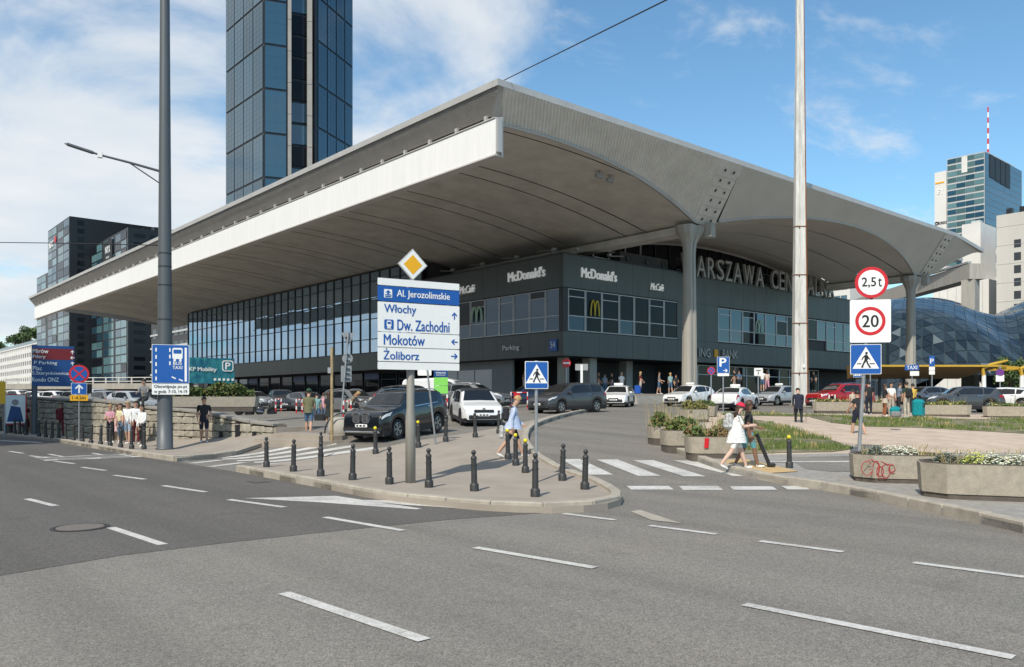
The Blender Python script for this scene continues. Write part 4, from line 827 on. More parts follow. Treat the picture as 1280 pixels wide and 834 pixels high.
# --- glass tower with mast and the pale blocks at the right
ey = thing('glass_tower', 'pale glass office tower with red and white mast far right', 'skyscraper')
solid('tower_body', [(492.1, 169.2), (492.1, 188.8), (552, 188.8), (552, 169.2)], 1, 139.5, 'slab_grey', ey)
panes(ey, (492.1, 188.6), (492.1, 169.4), 2, 139.5, 4, 38, 'glass_pale', (.15, 1.0), .15, 'pane', mats=['glass_pale', 'glass_pale', 'glass_sky'])
panes(ey, (492.3, 169.2), (551, 169.2), 2, 139.5, 2, 38, 'glass_sky', (.1, .35), .12, 'pane')
solid('concrete_core', [(491.6, 189), (491.6, 195.4), (540, 195.4), (540, 189)], 1, 133, 'slab_white', ey); solid('plant_room', [(500, 171), (500, 186), (545, 186), (545, 171)], 139.5, 141.5, 'slab_grey', ey)
MB().b2((491.9, 178, 130), (491.95 + .1, 181, 139)).build('light_panel', MT['slab_white'], ey)
for i in range(4): MB().b2((499 + 8.2 * i, 168.7, 126.5 - .4 * i), (506 + 8.2 * i, 169.0, 139.2)).build('dark_panel', MT['sign_black'], ey)
for i in range(9): MB().lathe([(.55 - .02 * i, 0), (.53 - .02 * i, 2.95)], 8).build('mast_section', MT['sign_white'] if i % 2 else MT['sign_red'], ey, (507, 172.5, 141.4 + 3 * i))
lettering('EY', 3.4, 2.6, MT['letter_white'], ey, (491.4, 192.0, 121.5), -math.pi / 2, .05, .03); lettering('RONDO', 4.6, 1.5, MT['sign_black'], ey, (491.4, 191.0, 103.5), -math.pi / 2, .05, .03); MB().tube([(491.35, 194.2 + math.cos(t) * .8, 103.6 + math.sin(t) * .8) for t in [6.28 * k / 12 for k in range(12)]], .25, 5).build('emblem', MT['sign_black'], ey)
MB().b2((491.4, 190, 126.3), (491.5, 195, 127.1)).build('emblem', MT['sign_yellow'], ey)
wb = thing('office_block', 'pale concrete block behind the tip of the station roof', 'office building')
solid('wall', [(324.1, 110), (324.1, 129.5), (360, 129.5), (360, 110)], 1, 46, 'slab_white', wb); solid('wall', [(326.5, 113.6), (326.5, 120), (342, 120), (342, 113.6)], 45, 67.5, 'slab_white', wb)
for i in range(6): MB().b2((323.9, 112 + 3 * i, 3), (324.05, 112.1 + 3 * i, 45.5)).build('joint', MT['slab_grey'], wb)
MB().b2((330, 115, 67.5), (333, 118, 69)).build('roof_unit', MT['slab_grey'], wb)
gl = thing('office_block', 'low office with pale glass bands between the two concrete blocks', 'office building')
solid('wall', [(357, 108), (357, 127.5), (380, 127.5), (380, 108)], 1, 62, 'slab_white', gl)
panes(gl, (357, 127.3), (357, 108.2), 27, 61, 6, 6, 'glass_pale', (.1, 2.4), .1, 'pane', mats=['glass_pale', 'glass_sky'])
rt = thing('apartment_block', 'big pale panelled block at the right edge with a column of small windows', 'office building')
solid('wall', [(309.3, 60), (309.3, 102.6), (350, 102.6), (350, 60)], 1, 65.4, 'block_pale', rt)
for j in range(12): panes(rt, (309.3, 97.4), (309.3, 94.9), 5.6 + 4.35 * j, 8.6 + 4.35 * j, 1, 1, 'window_dark', (.4, .3), .04, 'window')
for j in range(9): MB().b2((309.22, 60, 10 + 6.4 * j), (309.3, 102.6, 10.07 + 6.4 * j)).build('joint', MT['slab_grey'], rt)
for i in range(4): MB().b2((309.22, 66 + 8 * i, 2), (309.3, 66.07 + 8 * i, 65)).build('joint', MT['slab_grey'], rt)
for y in (99, 95, 92, 88): MB().b2((310, y - 1, 65.4), (312, y + .8, 66.4 + (y % 2))).build('roof_unit', MT['hotel_dark'], rt)
lo = thing('office_block', 'low white office strip with ribbon windows under the roof by the second column', 'office building')
solid('wall', [(300, 150), (300, 190), (330, 190), (330, 150)], 1, 50, 'slab_white', lo)
for z in (38, 44): panes(lo, (300, 189), (300, 151), z, z + 4.3, 14, 1, 'glass_sky', (.3, .5), .1, 'pane', mats=['glass_sky', 'glass_pale', 'glass_tower'])
# concrete frame seen beyond the roof tip
cf = thing('footbridge', 'grey concrete beam on a pillar just beyond the roof tip', 'footbridge')
def alongb(p, q, z0, z1, w, name, m): return along(p, q, z0, z1, w, name, m, cf)
alongb((222.86, 78.23, 34.25), (280.34, 140.89, 45.06), 32.5, 36.4, 4, 'beam', 'concrete'); MB().b2((-1.6, -1.6, 1), (1.6, 1.6, 32.4)).build('pillar', MT['concrete'], cf, ((223.65, 80.19, 34.57)[0], (223.65, 80.19, 34.57)[1], 0))
alongb((222.42, 79.93, 36.43), (237.73, 98.42, 39.32), 36.6, 37.1, 1, 'rail', 'grey_wall')
# --- undulating glass roof of the shopping centre
dm = thing('glass_dome_roof', 'rolling dark glass roof of triangular panes beyond the taxi rank', 'glass roof')
CW, SW = 0.6544404, 0.7561136
def c2w(a, b): return (a * SW + b * CW, -a * CW + b * SW)
HUMPS = [(84, 178, 24.0, 27, 30), (118, 232, 31.5, 24, 26), (128, 172, 28.0, 34, 34), (60, 205, 20, 22, 30)]
def domez(a, b):
    s_ = 0
    for (ca, cb_, h, wa, wb_) in HUMPS:
        r2 = ((a - ca) / wa) ** 2 + ((b - cb_) / wb_) ** 2; s_ += (max(0.0, h * (1 - .62 * r2)) if r2 < 1.6 else 0) ** 5
    return max(2.0, s_ ** .2 + .8 * math.sin(a * .19 + b * .07) * math.sin(b * .21))
gs = 2.1; A0, B0 = 44, 146; NA, NB = 57, 50
gv = {}
for i in range(NA + 1):
    for j in range(NB + 1):
        a = A0 + gs * i + (gs / 2 if j % 2 else 0); b = B0 + gs * j * .95; x, y = c2w(a, b); gv[i, j] = Vector((x, y, domez(a, b)))
tri = []
for i in range(NA):
    for j in range(NB):
        q = (gv[i, j], gv[i + 1, j], gv[i + 1, j + 1], gv[i, j + 1])
        for t in (((q[0], q[1], q[3]), (q[1], q[2], q[3])) if j % 2 == 0 else ((q[0], q[1], q[2]), (q[0], q[2], q[3]))):
            if min(p.z for p in t) < 2.3 and max(p.z for p in t) < 2.4: continue
            nrm = (t[1] - t[0]).cross(t[2] - t[0]).normalized(); c = (t[0] + t[1] + t[2]) / 3
            tri.append((nrm.dot(-c.normalized()) / c.length ** 2, t, nrm, c))
back = MB(); 
for _, t, nrm, c in tri: back.add([p - nrm * .12 for p in t], [(0, 1, 2)])
back.build('roof_lattice', mm('lattice', (0.05, 0.062, 0.07), .5, .3), dm, kind='stuff')
tri.sort(key=lambda q: -q[0])
gm_ = [MT['glass_dome'], glassy('glass_dome_b', (0.04, 0.058, 0.068), .18, 1.5), glassy('glass_dome_c', (0.014, 0.021, 0.028), .12, 1.5), glassy('glass_dome_d', (0.11, 0.135, 0.145), .25, 1.5)]
far = MB()
for k, (_, t, nrm, c) in enumerate(tri):
    mi_ = rb.choices((0, 1, 2, 3), (6, 3, 3, .15))[0]; jit = nrm * .10
    vs_ = [c + (p - c) * .93 + nrm * rb.uniform(-.03, .03) for p in t]
    if k < 290:
        mb = MB(); mb.add(vs_, [(0, 1, 2)]); mb.build('glass_pane', gm_[mi_], dm)
    else: far.mi(mi_).add(vs_, [(0, 1, 2)])
far.build('far_panes', gm_, dm, kind='stuff')
# --- shelter with yellow branching posts at the taxi rank
sh = thing('bus_shelter', 'long yellow roofed shelter with branching yellow posts beyond the taxi rank', 'shelter', ((76.68, 32.82, 4.21)[0], (76.68, 32.82, 4.21)[1], 0), math.atan2(27.99 - 37.64, 82.26 - 71.11))
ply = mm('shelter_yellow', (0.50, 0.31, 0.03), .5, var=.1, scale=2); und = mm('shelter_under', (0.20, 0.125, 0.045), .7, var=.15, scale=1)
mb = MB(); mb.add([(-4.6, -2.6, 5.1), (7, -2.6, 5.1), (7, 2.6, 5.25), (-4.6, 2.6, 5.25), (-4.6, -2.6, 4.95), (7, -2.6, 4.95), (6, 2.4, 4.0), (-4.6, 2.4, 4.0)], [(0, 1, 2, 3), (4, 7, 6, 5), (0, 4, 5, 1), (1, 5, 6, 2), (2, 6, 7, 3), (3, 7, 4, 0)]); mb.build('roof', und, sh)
mb = MB(); mb.b2((-4.6, -2.66, 4.95), (7, -2.61, 5.12)); mb.build('roof_edge', ply, sh)
for x in (5.6, 9.0):
    lg = MB(); lg.tube([(x, -2.4, .8), (x, -2.4, 4.2)], [.24, .17], 10); lg.build('post', MT['sign_white'], sh)
    ar = MB(); ar.tube([(x, -2.4, 4.1), (x - .1, -2.4, 4.8), (x + .6, -2.5, 5.15), (x + 2.0, -2.6, 5.5)], [.17, .16, .15, .10], 8); ar.tube([(x, -2.4, 4.3), (x + .2, -1.5, 4.9), (x + .2, 1.5, 5.2)], .12, 6); ar.build('arm', ply, sh)
for i in range(5): mb = MB(); mb.b2((7, -2 + i * .9, 4.75), (10.2, -1.85 + i * .9, 4.95)); mb.build('slat', ply, sh)
for x in (-4.2, -1.8, 0.5, 3): MB().tube([(x, 1.8, 1), (x, 1.8, 4.3)], .14, 8).build('post', MT['frame_dark'], sh)
# --- unseen tall block added to shade the far pavement; low blocks for reflections
ob = thing('office_block', 'unseen grey office block added across the street to shade the far pavement', 'office building')
solid('wall', [(-62, 21), (-34, 21), (-34, 120), (-62, 120)], 0, 57, 'slab_grey', ob)
panes(ob, (-34, 22), (-34, 119), 4, 56, 16, 12, 'window_dark', (2.2, 1.7), .05, 'window', mats=['window_dark'])
for k, (y0, y1, h) in enumerate(((150, 205, 7), (212, 262, 12), (275, 330, 6), (340, 420, 9))):
    t = thing('office_block', ['low', 'taller', 'lowest', 'farthest'][k] + ' dark block across the street mirrored in the glazed front', 'office building')
    solid('wall', [(-75, y0), (-45, y0), (-45, y1), (-75, y1)], 0, h, 'hall_wall', t); panes(t, (-45, y0 + 1), (-45, y1 - 1), 3, h - 1, 10, 4, 'window_dark', (2, 1.5), .05, 'window')
# ================================================================ STREET FURNITURE
def facing(p, extra=0.0): return math.atan2(-p[1], -p[0]) + math.pi / 2 + extra
def disc(r, y0, y1, n=28): 
    mb = MB(); mb.add([(r * math.cos(2 * math.pi * k / n), y, r * math.sin(2 * math.pi * k / n)) for y in (y0, y1) for k in range(n)], [tuple(range(n)), tuple(range(2 * n - 1, n - 1, -1))] + [(k, n + k, n + (k + 1) % n, (k + 1) % n) for k in range(n)]); return mb
def ring(r0, r1, y0, y1, n=32):
    mb = MB(); P = lambda r, y: [(r * math.cos(2 * math.pi * k / n), y, r * math.sin(2 * math.pi * k / n)) for k in range(n)]
    mb.add(P(r0, y0) + P(r1, y0) + P(r0, y1) + P(r1, y1), [f for k in range(n) for f in ((k, n + k, n + (k + 1) % n, (k + 1) % n)[::-1], (n + k, 3 * n + k, 3 * n + (k + 1) % n, n + (k + 1) % n)[::-1])]); return mb
def fpoly(pts, y0=-.004, y1=0.0):
    """flat shape in the xz-plane, facing -y"""
    n = len(pts); mb = MB(); ar = sum(pts[i][0] * pts[(i + 1) % n][1] - pts[(i + 1) % n][0] * pts[i][1] for i in range(n))
    if ar < 0: pts = pts[::-1]
    mb.add([(p[0], y0, p[1]) for p in pts] + [(p[0], y1, p[1]) for p in pts], [tuple(range(n)), tuple(range(2 * n - 1, n - 1, -1))] + [(i, n + i, n + (i + 1) % n, (i + 1) % n) for i in range(n)]); return mb
def rrect(w, h, r=.03, n=4):
    P = []
    for cx_, cz, a0 in ((w / 2 - r, h / 2 - r, 0), (-w / 2 + r, h / 2 - r, 90), (-w / 2 + r, -h / 2 + r, 180), (w / 2 - r, -h / 2 + r, 270)):
        P += [(cx_ + r * math.cos(R(a0 + 90 * k / n)), cz + r * math.sin(R(a0 + 90 * k / n))) for k in range(n + 1)]
    return P
def plate(parent, w, h, z, m, name='sign_plate', x=0.0, y=-.06, r=.03, border=None, back=True):
    mb = fpoly(rrect(w, h, r), -.012, 0.0); mb.mi(1); 
    o = mb.build(name, [MT[m], MT['sign_back']], parent, (x, y, z)); o.data.polygons[1].material_index = 1
    if border: fpoly(rrect(w - .03, h - .03, r), -.004, 0).build('sign_face', MT[border], o, (0, -.0125, 0))
    return o
def put(mb, m, parent, z=0.0, x=0.0, y=-.014, name='symbol'): return mb.build(name, MT[m], parent, (x, y, z))
def pole(parent, h, r=.035, m='galv', lean=(0, 0), x=0.0, y=0.0):
    return MB().tube([(x, y, -.05), (x + lean[0], y + lean[1], h)], r, 10).build('pole', MT[m], parent)
def clamp(parent, zs):
    for z in zs: MB().box((0, -.02, z), (.16, .09, .05)).build('clamp', MT['galv'], parent)
def walker_sym(parent, s, back_m='sign_white', fig='sign_black'):
    """white triangle with a walking figure"""
    t = put(fpoly([(-.44 * s, -.33 * s), (.44 * s, -.33 * s), (0, .44 * s)]), 'sign_white', parent, 0.0, name='triangle')
    y = -.008
    fig_ = [[(-.03, .16), (.06, .15), (.07, .0), (.03, -.05), (-.05, -.03)], [(-.05, -.03), (.02, -.05), (-.05, -.16), (-.10, -.28), (-.15, -.26), (-.09, -.12)], [(.0, -.04), (.06, -.05), (.08, -.14), (.15, -.25), (.11, -.28), (.03, -.15)], [(-.03, .15), (-.12, .06), (-.15, -.03), (-.12, -.03), (-.09, .04), (-.01, .10)], [(.05, .14), (.11, .05), (.15, .0), (.13, -.02), (.08, .02), (.03, .09)], [(-.16, -.29), (-.08, -.29), (-.08, -.265), (-.15, -.26)], [(.09, -.29), (.18, -.29), (.17, -.265), (.12, -.255)], [(-.30, -.17), (-.15, -.17), (-.15, -.14), (-.29, -.14)], [(.13, -.17), (.30, -.17), (.29, -.14), (.12, -.14)]]
    g = MB()
    for P in fig_:
        q = fpoly([(a * s, b * s) for a, b in P], -.004, 0); g.add(q.v, q.f)
    q = disc(.045 * s, -.004, 0, 14); g.add([(p[0] + .02 * s, p[1], p[2] + .215 * s) for p in q.v], q.f)
    g.build('walking_figure', MT[fig], t, (0, y, 0))
def arrow_pts(s, ang=0.0):
    P = [(-.08, -.5), (.08, -.5), (.08, .18), (.30, -.06), (.42, .06), (0, .5), (-.42, .06), (-.30, -.06), (-.08, .18)]
    c_, s_ = math.cos(ang), math.sin(ang); return [((a * c_ - b * s_) * s, (a * s_ + b * c_) * s) for a, b in P]
# ---- tall lamp mast with the bus lane sign
mp = (10.25, 31.98, 0.12); dm_ = 30.7
ms = thing('lamp_mast', 'tall thick dark grey lamp mast on the left pavement with one thin arm', 'lamp mast', mp, facing(mp))
prof = [(.33, 0), (.33, .06), (.29, .07)] + [(.285 - .0066 * z, z) for z in (1.5, 3.0, 4.6, 4.61, 7, 9.3, 12, 16, 20, 24)]
MB().lathe(prof, 20).build('mast', MT['pole_grey'], ms, smooth=True)
for z in (4.9, 6.2, 6.9, 7.4): MB().lathe([(.29 - .0066 * z, 0), (.29 - .0066 * z, .05)], 20).build('band', MT['frame_dark'], ms, (0, 0, z))
am = MB(); am.tube([(-.2, 0, 10.55), (-1.2, 0, 10.75), (-2.2, 0, 10.92), (-3.35, 0, 11.2)], [.05, .045, .04, .025], 8); am.tube([(-.2, 0, 10.1), (-1.25, 0, 10.76)], .025, 6); am.build('arm', MT['pole_grey'], ms)
MB().box((-2.85, 0, 11.08), (.9, .18, .09), ry=R(14), bev=.02).build('lamp_head', MT['pole_grey'], ms); MB().box((-2.2, 0, 10.93), (.16, .16, .22)).build('lamp_joint', MT['sign_white'], ms)
bs = thing('bus_lane_sign', 'blue BUS TAXI lane sign with white hours plate on the lamp mast', 'traffic sign', (mp[0], mp[1], mp[2]), facing(mp, R(-6)))
p_ = plate(bs, 1.30, 1.46, 3.23, 'sign_white', y=-.36, border='sign_blue', x=.24)
for k in range(5): put(fpoly([(-.53, .60 - .27 * k), (-.48, .60 - .27 * k), (-.48, .46 - .27 * k), (-.53, .46 - .27 * k)]), 'sign_white', p_, y=-.02, name='line')
for k in range(3): put(fpoly([(-.05, .60 - .25 * k), (.0, .60 - .25 * k), (.0, .46 - .25 * k), (-.05, .46 - .25 * k)]), 'sign_white', p_, y=-.02, name='line')
put(fpoly([(.49, .62), (.57, .62), (.57, -.66), (.49, -.66)]), 'sign_white', p_, y=-.02, name='line'); put(fpoly([(.05, -.46), (.19, -.53), (.17, -.57), (.03, -.50)]), 'sign_white', p_, y=-.02, name='line'); put(fpoly([(.30, -.55), (.44, -.62), (.42, -.66), (.28, -.59)]), 'sign_white', p_, y=-.02, name='line')
bp_ = put(fpoly(rrect(.36, .42, .06)), 'sign_white', p_, y=-.02, z=.40, x=.24, name='bus_symbol'); put(fpoly(rrect(.28, .15, .03)), 'sign_blue', bp_, y=-.006, z=.07, name='bus_window'); put(fpoly([(-.14, -.30), (-.06, -.30), (-.06, -.2), (-.14, -.2)]), 'sign_white', bp_, y=0, name='wheel'); put(fpoly([(.06, -.30), (.14, -.30), (.14, -.2), (.06, -.2)]), 'sign_white', bp_, y=0, name='wheel')
lettering('BUS', .30, .12, MT['sign_white'], p_, (.24, -.02, .03), 0, .004, .02); lettering('TAXI', .34, .12, MT['sign_white'], p_, (.24, -.02, -.13), 0, .004, .02)
q_ = plate(bs, 1.30, .40, 2.28, 'sign_white', y=-.36, x=.24); lettering('Obowiązuje pn-pt', 1.15, .15, MT['sign_black'], q_, (0, -.016, .09), 0, .004, .015); lettering('w godz. 7-10, 14-19', 1.15, .15, MT['sign_black'], q_, (0, -.016, -.10), 0, .004, .015)
# ---- tapered rusty white mast
mp = (54.41, 30.95, 1.54); mt = thing('tapered_mast', 'tall tapering white painted steel mast streaked with rust', 'mast', mp, facing(mp, R(18)))
mb = MB(); H_ = 40
for (x0, x1, y0, y1, m_) in ((-.52, -.22, -.34, .34, 0), (-.22, -.10, -.24, .24, 0), (-.10, .40, -.36, .36, 0), (.40, .52, -.34, .34, 1)):
    mb.mi(m_); k = .30
    P0 = [(x0, y0), (x1, y0), (x1, y1), (x0, y1)]; vs_ = [(p[0], p[1], 0) for p in P0] + [(p[0] * k, p[1] * k, H_) for p in P0]
    if mb.v: vs_ = [(v[0] + (.002 if x0 > -.5 else 0), v[1], v[2]) for v in vs_]
    mb.add(vs_, [(0, 1, 5, 4), (1, 2, 6, 5), (2, 3, 7, 6), (3, 0, 4, 7), (4, 5, 6, 7)])
mb.build('mast', [MT['rusty_white'], MT['rust']], mt); MB().b2((-.62, -.5, -.2), (.62, .5, .12)).build('foot', MT['concrete'], mt)
for z in (2.4, 6.0, 9.5, 13): MB().box((0, 0, z), (1.05 - .018 * z, .76 - .01 * z, .06)).build('band', MT['rust'], mt)
MB().box((.15, -.40, 2.9), (.16, .05, .22)).build('tag', MT['sign_white'], mt)
# ---- large direction sign
mp = (10.35, 15.48, 0.22); ds = thing('direction_sign', 'big white and blue direction board with town names on one grey post', 'road sign', mp, R(-11))
MB().lathe([(.115, -.2), (.115, 1.3), (.09, 1.62), (.09, 4.5)], 14).build('pole', MT['sign_pole'], ds, smooth=True)
bw = 2.0
def row(zc, h, m, name='sign_panel'): 
    o = plate(ds, bw, h, zc, m, name, x=.16, y=-.14, r=.02); return o
r0 = row(4.40, .155, 'sign_white'); r1 = row(4.14, .335, 'sign_blue'); r2 = row(3.625, .655, 'sign_white'); r3 = row(3.12, .325, 'sign_white'); r4 = row(2.79, .30, 'sign_white'); r5 = row(2.54, .165, 'sign_white')
lettering('Al. Jerozolimskie', 1.30, .20, MT['sign_white'], r1, (.10, -.014, 0), 0, .004, .012)
ic = put(fpoly(rrect(.19, .19, .02)), 'sign_white', r1, x=-.76, name='station_symbol'); put(fpoly([(-.075, -.04), (.075, -.04), (.075, -.02), (.02, -.02), (.02, .02), (.06, .02), (0, .08), (-.06, .02), (-.02, .02), (-.02, -.02), (-.075, -.02)]), 'sign_blue', ic, y=-.006, name='symbol'); put(fpoly([(-.07, -.08), (.07, -.08), (.07, -.055), (-.07, -.055)]), 'sign_blue', ic, y=-.006, name='symbol')
lettering('Włochy', .76, .235, MT['sign_blue'], r2, (-.47, -.014, .16), 0, .004, .018); lettering('Dw. Zachodni', 1.28, .24, MT['sign_blue'], r2, (.10, -.014, -.17), 0, .004, .018)
ic = put(fpoly(rrect(.22, .22, .03)), 'sign_blue', r2, x=-.74, z=-.17, name='train_symbol'); tr_ = put(fpoly(rrect(.11, .14, .03)), 'sign_white', ic, y=-.006, z=.015, name='symbol'); put(fpoly(rrect(.075, .045, .01)), 'sign_blue', tr_, y=-.006, z=.02, name='window'); put(fpoly([(-.06, -.09), (-.03, -.06), (.03, -.06), (.06, -.09)]), 'sign_white', ic, y=-.006, name='symbol')
lettering('Mokotów', .98, .23, MT['sign_blue'], r3, (-.37, -.014, 0), 0, .004, .018); lettering('Żoliborz', .84, .245, MT['sign_blue'], r4, (-.44, -.014, .012), 0, .004, .018)
put(fpoly(arrow_pts(.17)), 'sign_blue', r2, x=.87, z=.10, name='arrow'); put(fpoly(arrow_pts(.17, R(90))), 'sign_blue', r3, x=.87, name='arrow'); put(fpoly(arrow_pts(.17, R(-90))), 'sign_blue', r4, x=.87, name='arrow')
for z in (2.9, 4.0): MB().b2((-.75, -.125, z), (1.05, -.06, z + .06)).build('bracket', MT['galv'], ds)
pr = thing('priority_sign', 'yellow and white priority road diamond on top of the direction board', 'traffic sign', (mp[0] , mp[1], mp[2] + 4.78), R(-11))
dd_ = fpoly([(-.36, 0), (0, -.36), (.36, 0), (0, .36)], -.012, 0).build('sign_plate', MT['sign_white'], pr, (.0, -.12, .05)); put(fpoly([(-.345, 0), (0, -.345), (.345, 0), (0, .345)]), 'sign_black', dd_, y=-.013, name='border'); put(fpoly([(-.335, 0), (0, -.335), (.335, 0), (0, .335)]), 'sign_white', dd_, y=-.0165, name='sign_face'); put(fpoly([(-.225, 0), (0, -.225), (.225, 0), (0, .225)]), 'sign_yellow', dd_, y=-.02, name='diamond'); MB().b2((-.04, -.12, -.4), (.04, -.05, .2)).build('bracket', MT['galv'], pr)
# ---- pedestrian crossing signs
mp = (12.46, 13.56, 0.14); cs = thing('crossing_sign', 'blue pedestrian crossing sign on a thin pole in the middle of the island', 'traffic sign', mp, facing(mp, R(8)))
pole(cs, 2.75, .038); p_ = plate(cs, .53, .62, 2.42, 'sign_white', border='sign_blue', r=.02); walker_sym(p_, .56)
mp = (22.39, 10.95, 0.31); cs = thing('speed_limit_post', 'leaning post carrying weight limit, 20 limit and blue crossing signs by the planters', 'traffic sign', mp, facing(mp, R(12)))
pole(cs, 4.9, .05, lean=(.28, 0)); 
p_ = plate(cs, .82, .84, 2.83, 'sign_white', border='sign_blue', r=.02, x=.18); walker_sym(p_, .80); MB().box((.18, -.03, 3.1), (.3, .08, .06)).build('clamp', MT['galv'], cs)
p_ = plate(cs, 1.08, 1.20, 3.90, 'sign_white', r=.04, x=.30); put(ring(.31, .40, -.006, 0), 'sign_red', p_, y=-.013, name='red_ring'); lettering('20', .43, .34, MT['sign_black'], p_, (0, -.015, 0), 0, .004, .02)
p_ = disc(.44, -.012, 0).build('sign_plate', MT['sign_red'], cs, (.33, -.06, 4.98)); put(disc(.35, -.005, 0), 'sign_white', p_, y=-.013, name='sign_face'); lettering('2,5', .37, .29, MT['sign_black'], p_, (-.07, -.02, 0), 0, .004, .02); lettering('t', .09, .24, MT['sign_black'], p_, (.22, -.02, .0), 0, .004, .02)
MB().tube([(.33, -.02, 4.4), (.35, -.02, 4.9)], .05, 6).build('bracket', MT['sign_black'], cs)
# ---- left signs
mp = (9.38, 50.76, 0.12); cs = thing('street_name_sign', 'blue board with a red upper part listing districts at far left', 'road sign', mp, facing(mp, R(0)))
k_ = math.hypot(mp[0], mp[1]) * .862 / 1017
MB().tube([(0, 0, 0), (0, 0, (543 - 431) * k_)], .15, 10).build('pole', MT['pole_grey'], cs)
p_ = plate(cs, 46 * k_, 51 * k_, (543 - 457.5) * k_, 'sign_darkblue', x=20.5 * k_, y=-.2, r=.02)
q_ = put(fpoly([(-22.5 * k_, 22 * k_), (22.5 * k_, 22 * k_), (22.5 * k_, 8 * k_), (-22.5 * k_, 8 * k_)]), 'sign_maroon', p_, name='red_panel', y=-.013)
for t_, w_, x_, z_ in (('Mirów', 17, -14, 18.5), ('Filtry', 14, -15.5, 11), ('P Parking', 25, -8.5, 3.5), ('Plac', 10, -17.5, -3), ('S.Starynkiewicza', 42, -2, -9.5), ('Rondo ONZ', 29, -8.5, -17)): lettering(t_, w_ * k_, 5.2 * k_, MT['sign_white'], p_, (x_ * k_, -.02, z_ * k_), 0, .004, .012)
for a_, z_ in ((0, 18), (90, 11), (0, 3.5), (-90, -17.5)): put(fpoly(arrow_pts(5 * k_, R(a_))), 'sign_white', p_, y=-.02, x=21 * k_, z=z_ * k_, name='arrow')
mp = (9.10, 39.86, 0.12); cs = thing('no_stopping_sign', 'round no stopping sign over a blue arrow plate on a thin pole', 'traffic sign', mp, facing(mp)); k_ = math.hypot(mp[0], mp[1]) * .883 / 1017
def no_stop(parent, r, x, z, y=-.06):
    p_ = disc(r, -.012, 0).build('sign_plate', MT['sign_red'], parent, (x, y, z)); put(disc(r * .80, -.005, 0), 'sign_blue', p_, y=-.013, name='sign_face')
    for a_ in (45, -45):
        c_, s_ = math.cos(R(a_)), math.sin(R(a_)); w = r * .08; P = [(-r * .8, -w), (r * .8, -w), (r * .8, w), (-r * .8, w)]
        put(fpoly([(a * c_ - b * s_, a * s_ + b * c_) for a, b in P], -.004 - (.001 if a_ > 0 else 0)), 'sign_red', p_, y=-.019, name='cross_bar')
pole(cs, (553 - 456) * k_, .03); no_stop(cs, 11.3 * k_, 0, (553 - 467.5) * k_)
p_ = plate(cs, 17.5 * k_, 14.5 * k_, (553 - 486) * k_, 'sign_white', border='sign_blue', r=.02); put(fpoly(arrow_pts(11 * k_)), 'sign_white', p_, y=-.02, name='arrow')
p_ = plate(cs, 20 * k_, 7 * k_, (553 - 497.6) * k_, 'sign_yellow', r=.02); lettering('1-4,26t', 15 * k_, 4 * k_, MT['sign_black'], p_, (0, -.016, 0), 0, .003, .01)
MB().tube([(11 * k_, .1, (553 - 492) * k_), (11 * k_, .1, (553 - 480) * k_)], .12, 8).build('signal_lamp', MT['sign_black'], cs)
mp = (7.78, 49.50, 0.12); cs = thing('yellow_sign', 'yellow notice board at the left edge on a post', 'road sign', mp, facing(mp)); k_ = math.hypot(mp[0], mp[1]) * .85 / 1017
pole(cs, 66 * k_, .04); plate(cs, 16 * k_, 28 * k_, 54 * k_, 'sign_yellow', x=-7 * k_)
mp = (8.80, 52.77, -0.11); cs = thing('poster_box', 'red framed poster box standing against the shaded stone wall', 'poster box', (mp[0], mp[1], .12), facing(mp))
MB().b2((-.55, -.08, .5), (.55, .08, 2.2)).build('frame', MT['sign_red'], cs); p_ = plate(cs, .98, 1.58, 1.36, 'sign_white', y=-.09, r=.01, name='poster'); put(fpoly([(-.4, -.7), (.4, -.7), (.25, .1), (-.2, .2)]), 'sign_darkblue', p_, name='poster_print'); put(disc(.17, -.004, 0), 'tower_stone', p_, z=.38, name='poster_print')
for x in (-.4, .4): MB().b2((x - .05, -.05, 0), (x + .05, .05, .5)).build('leg', MT['frame_dark'], cs)
# ---- signs seen from behind, thin poles
mp = (19.14, 34.53, 1.13); cs = thing('sign_post', 'leaning pole with three unpainted sign backs in front of the station', 'traffic sign', mp, facing(mp)); k_ = math.hypot(mp[0], mp[1]) / 1017 * .99
pole(cs, 107 * k_, .045, lean=(9 * k_, 0))
put(fpoly([(-9 * k_, 0), (9 * k_, 0), (0, -16 * k_)], -.012, 0), 'sign_back', cs, x=9 * k_, z=106 * k_, y=.07, name='triangle_back'); disc(6.5 * k_, -.012, 0).build('round_back', MT['sign_back'], cs, (8 * k_, .07, 74 * k_)); put(fpoly(rrect(13 * k_, 20 * k_, .04), -.012, 0), 'sign_back', cs, x=6.5 * k_, z=55 * k_, y=.07, name='square_back')
for z in (100, 94, 78, 71, 61, 55, 49): MB().box((8 * k_, 0, z * k_), (6 * k_, .06, .04)).build('bracket', MT['sign_black'], cs)
mp = (13.86, 25.64, 0.74); cs = thing('thin_post', 'thin rusty yellowish post with a small box beside the sidewalk steps', 'post', mp, facing(mp)); k_ = math.hypot(mp[0], mp[1]) / 1017
MB().tube([(0, 0, -.3), (0, 0, 108 * k_)], .05, 8).build('pole', mm('post_ochre', (.34, .25, .13), .8, var=.3, scale=8), cs); MB().box((-3 * k_, 0, 80 * k_), (4 * k_, .12, 7 * k_)).build('box', MT['grey_wall'], cs)
mp = (15.18, 21.26, 0.57); cs = thing('thin_post', 'leaning thin grey rod standing at the back of the island by the black car', 'post', mp, facing(mp)); k_ = math.hypot(mp[0], mp[1]) / 1017
MB().tube([(0, 0, 0), (-11 * k_, 0, 97 * k_)], .03, 8).build('pole', MT['galv'], cs); p_ = plate(cs, 17 * k_, 12 * k_, 92 * k_, 'sign_white', x=-14 * k_, y=.03)
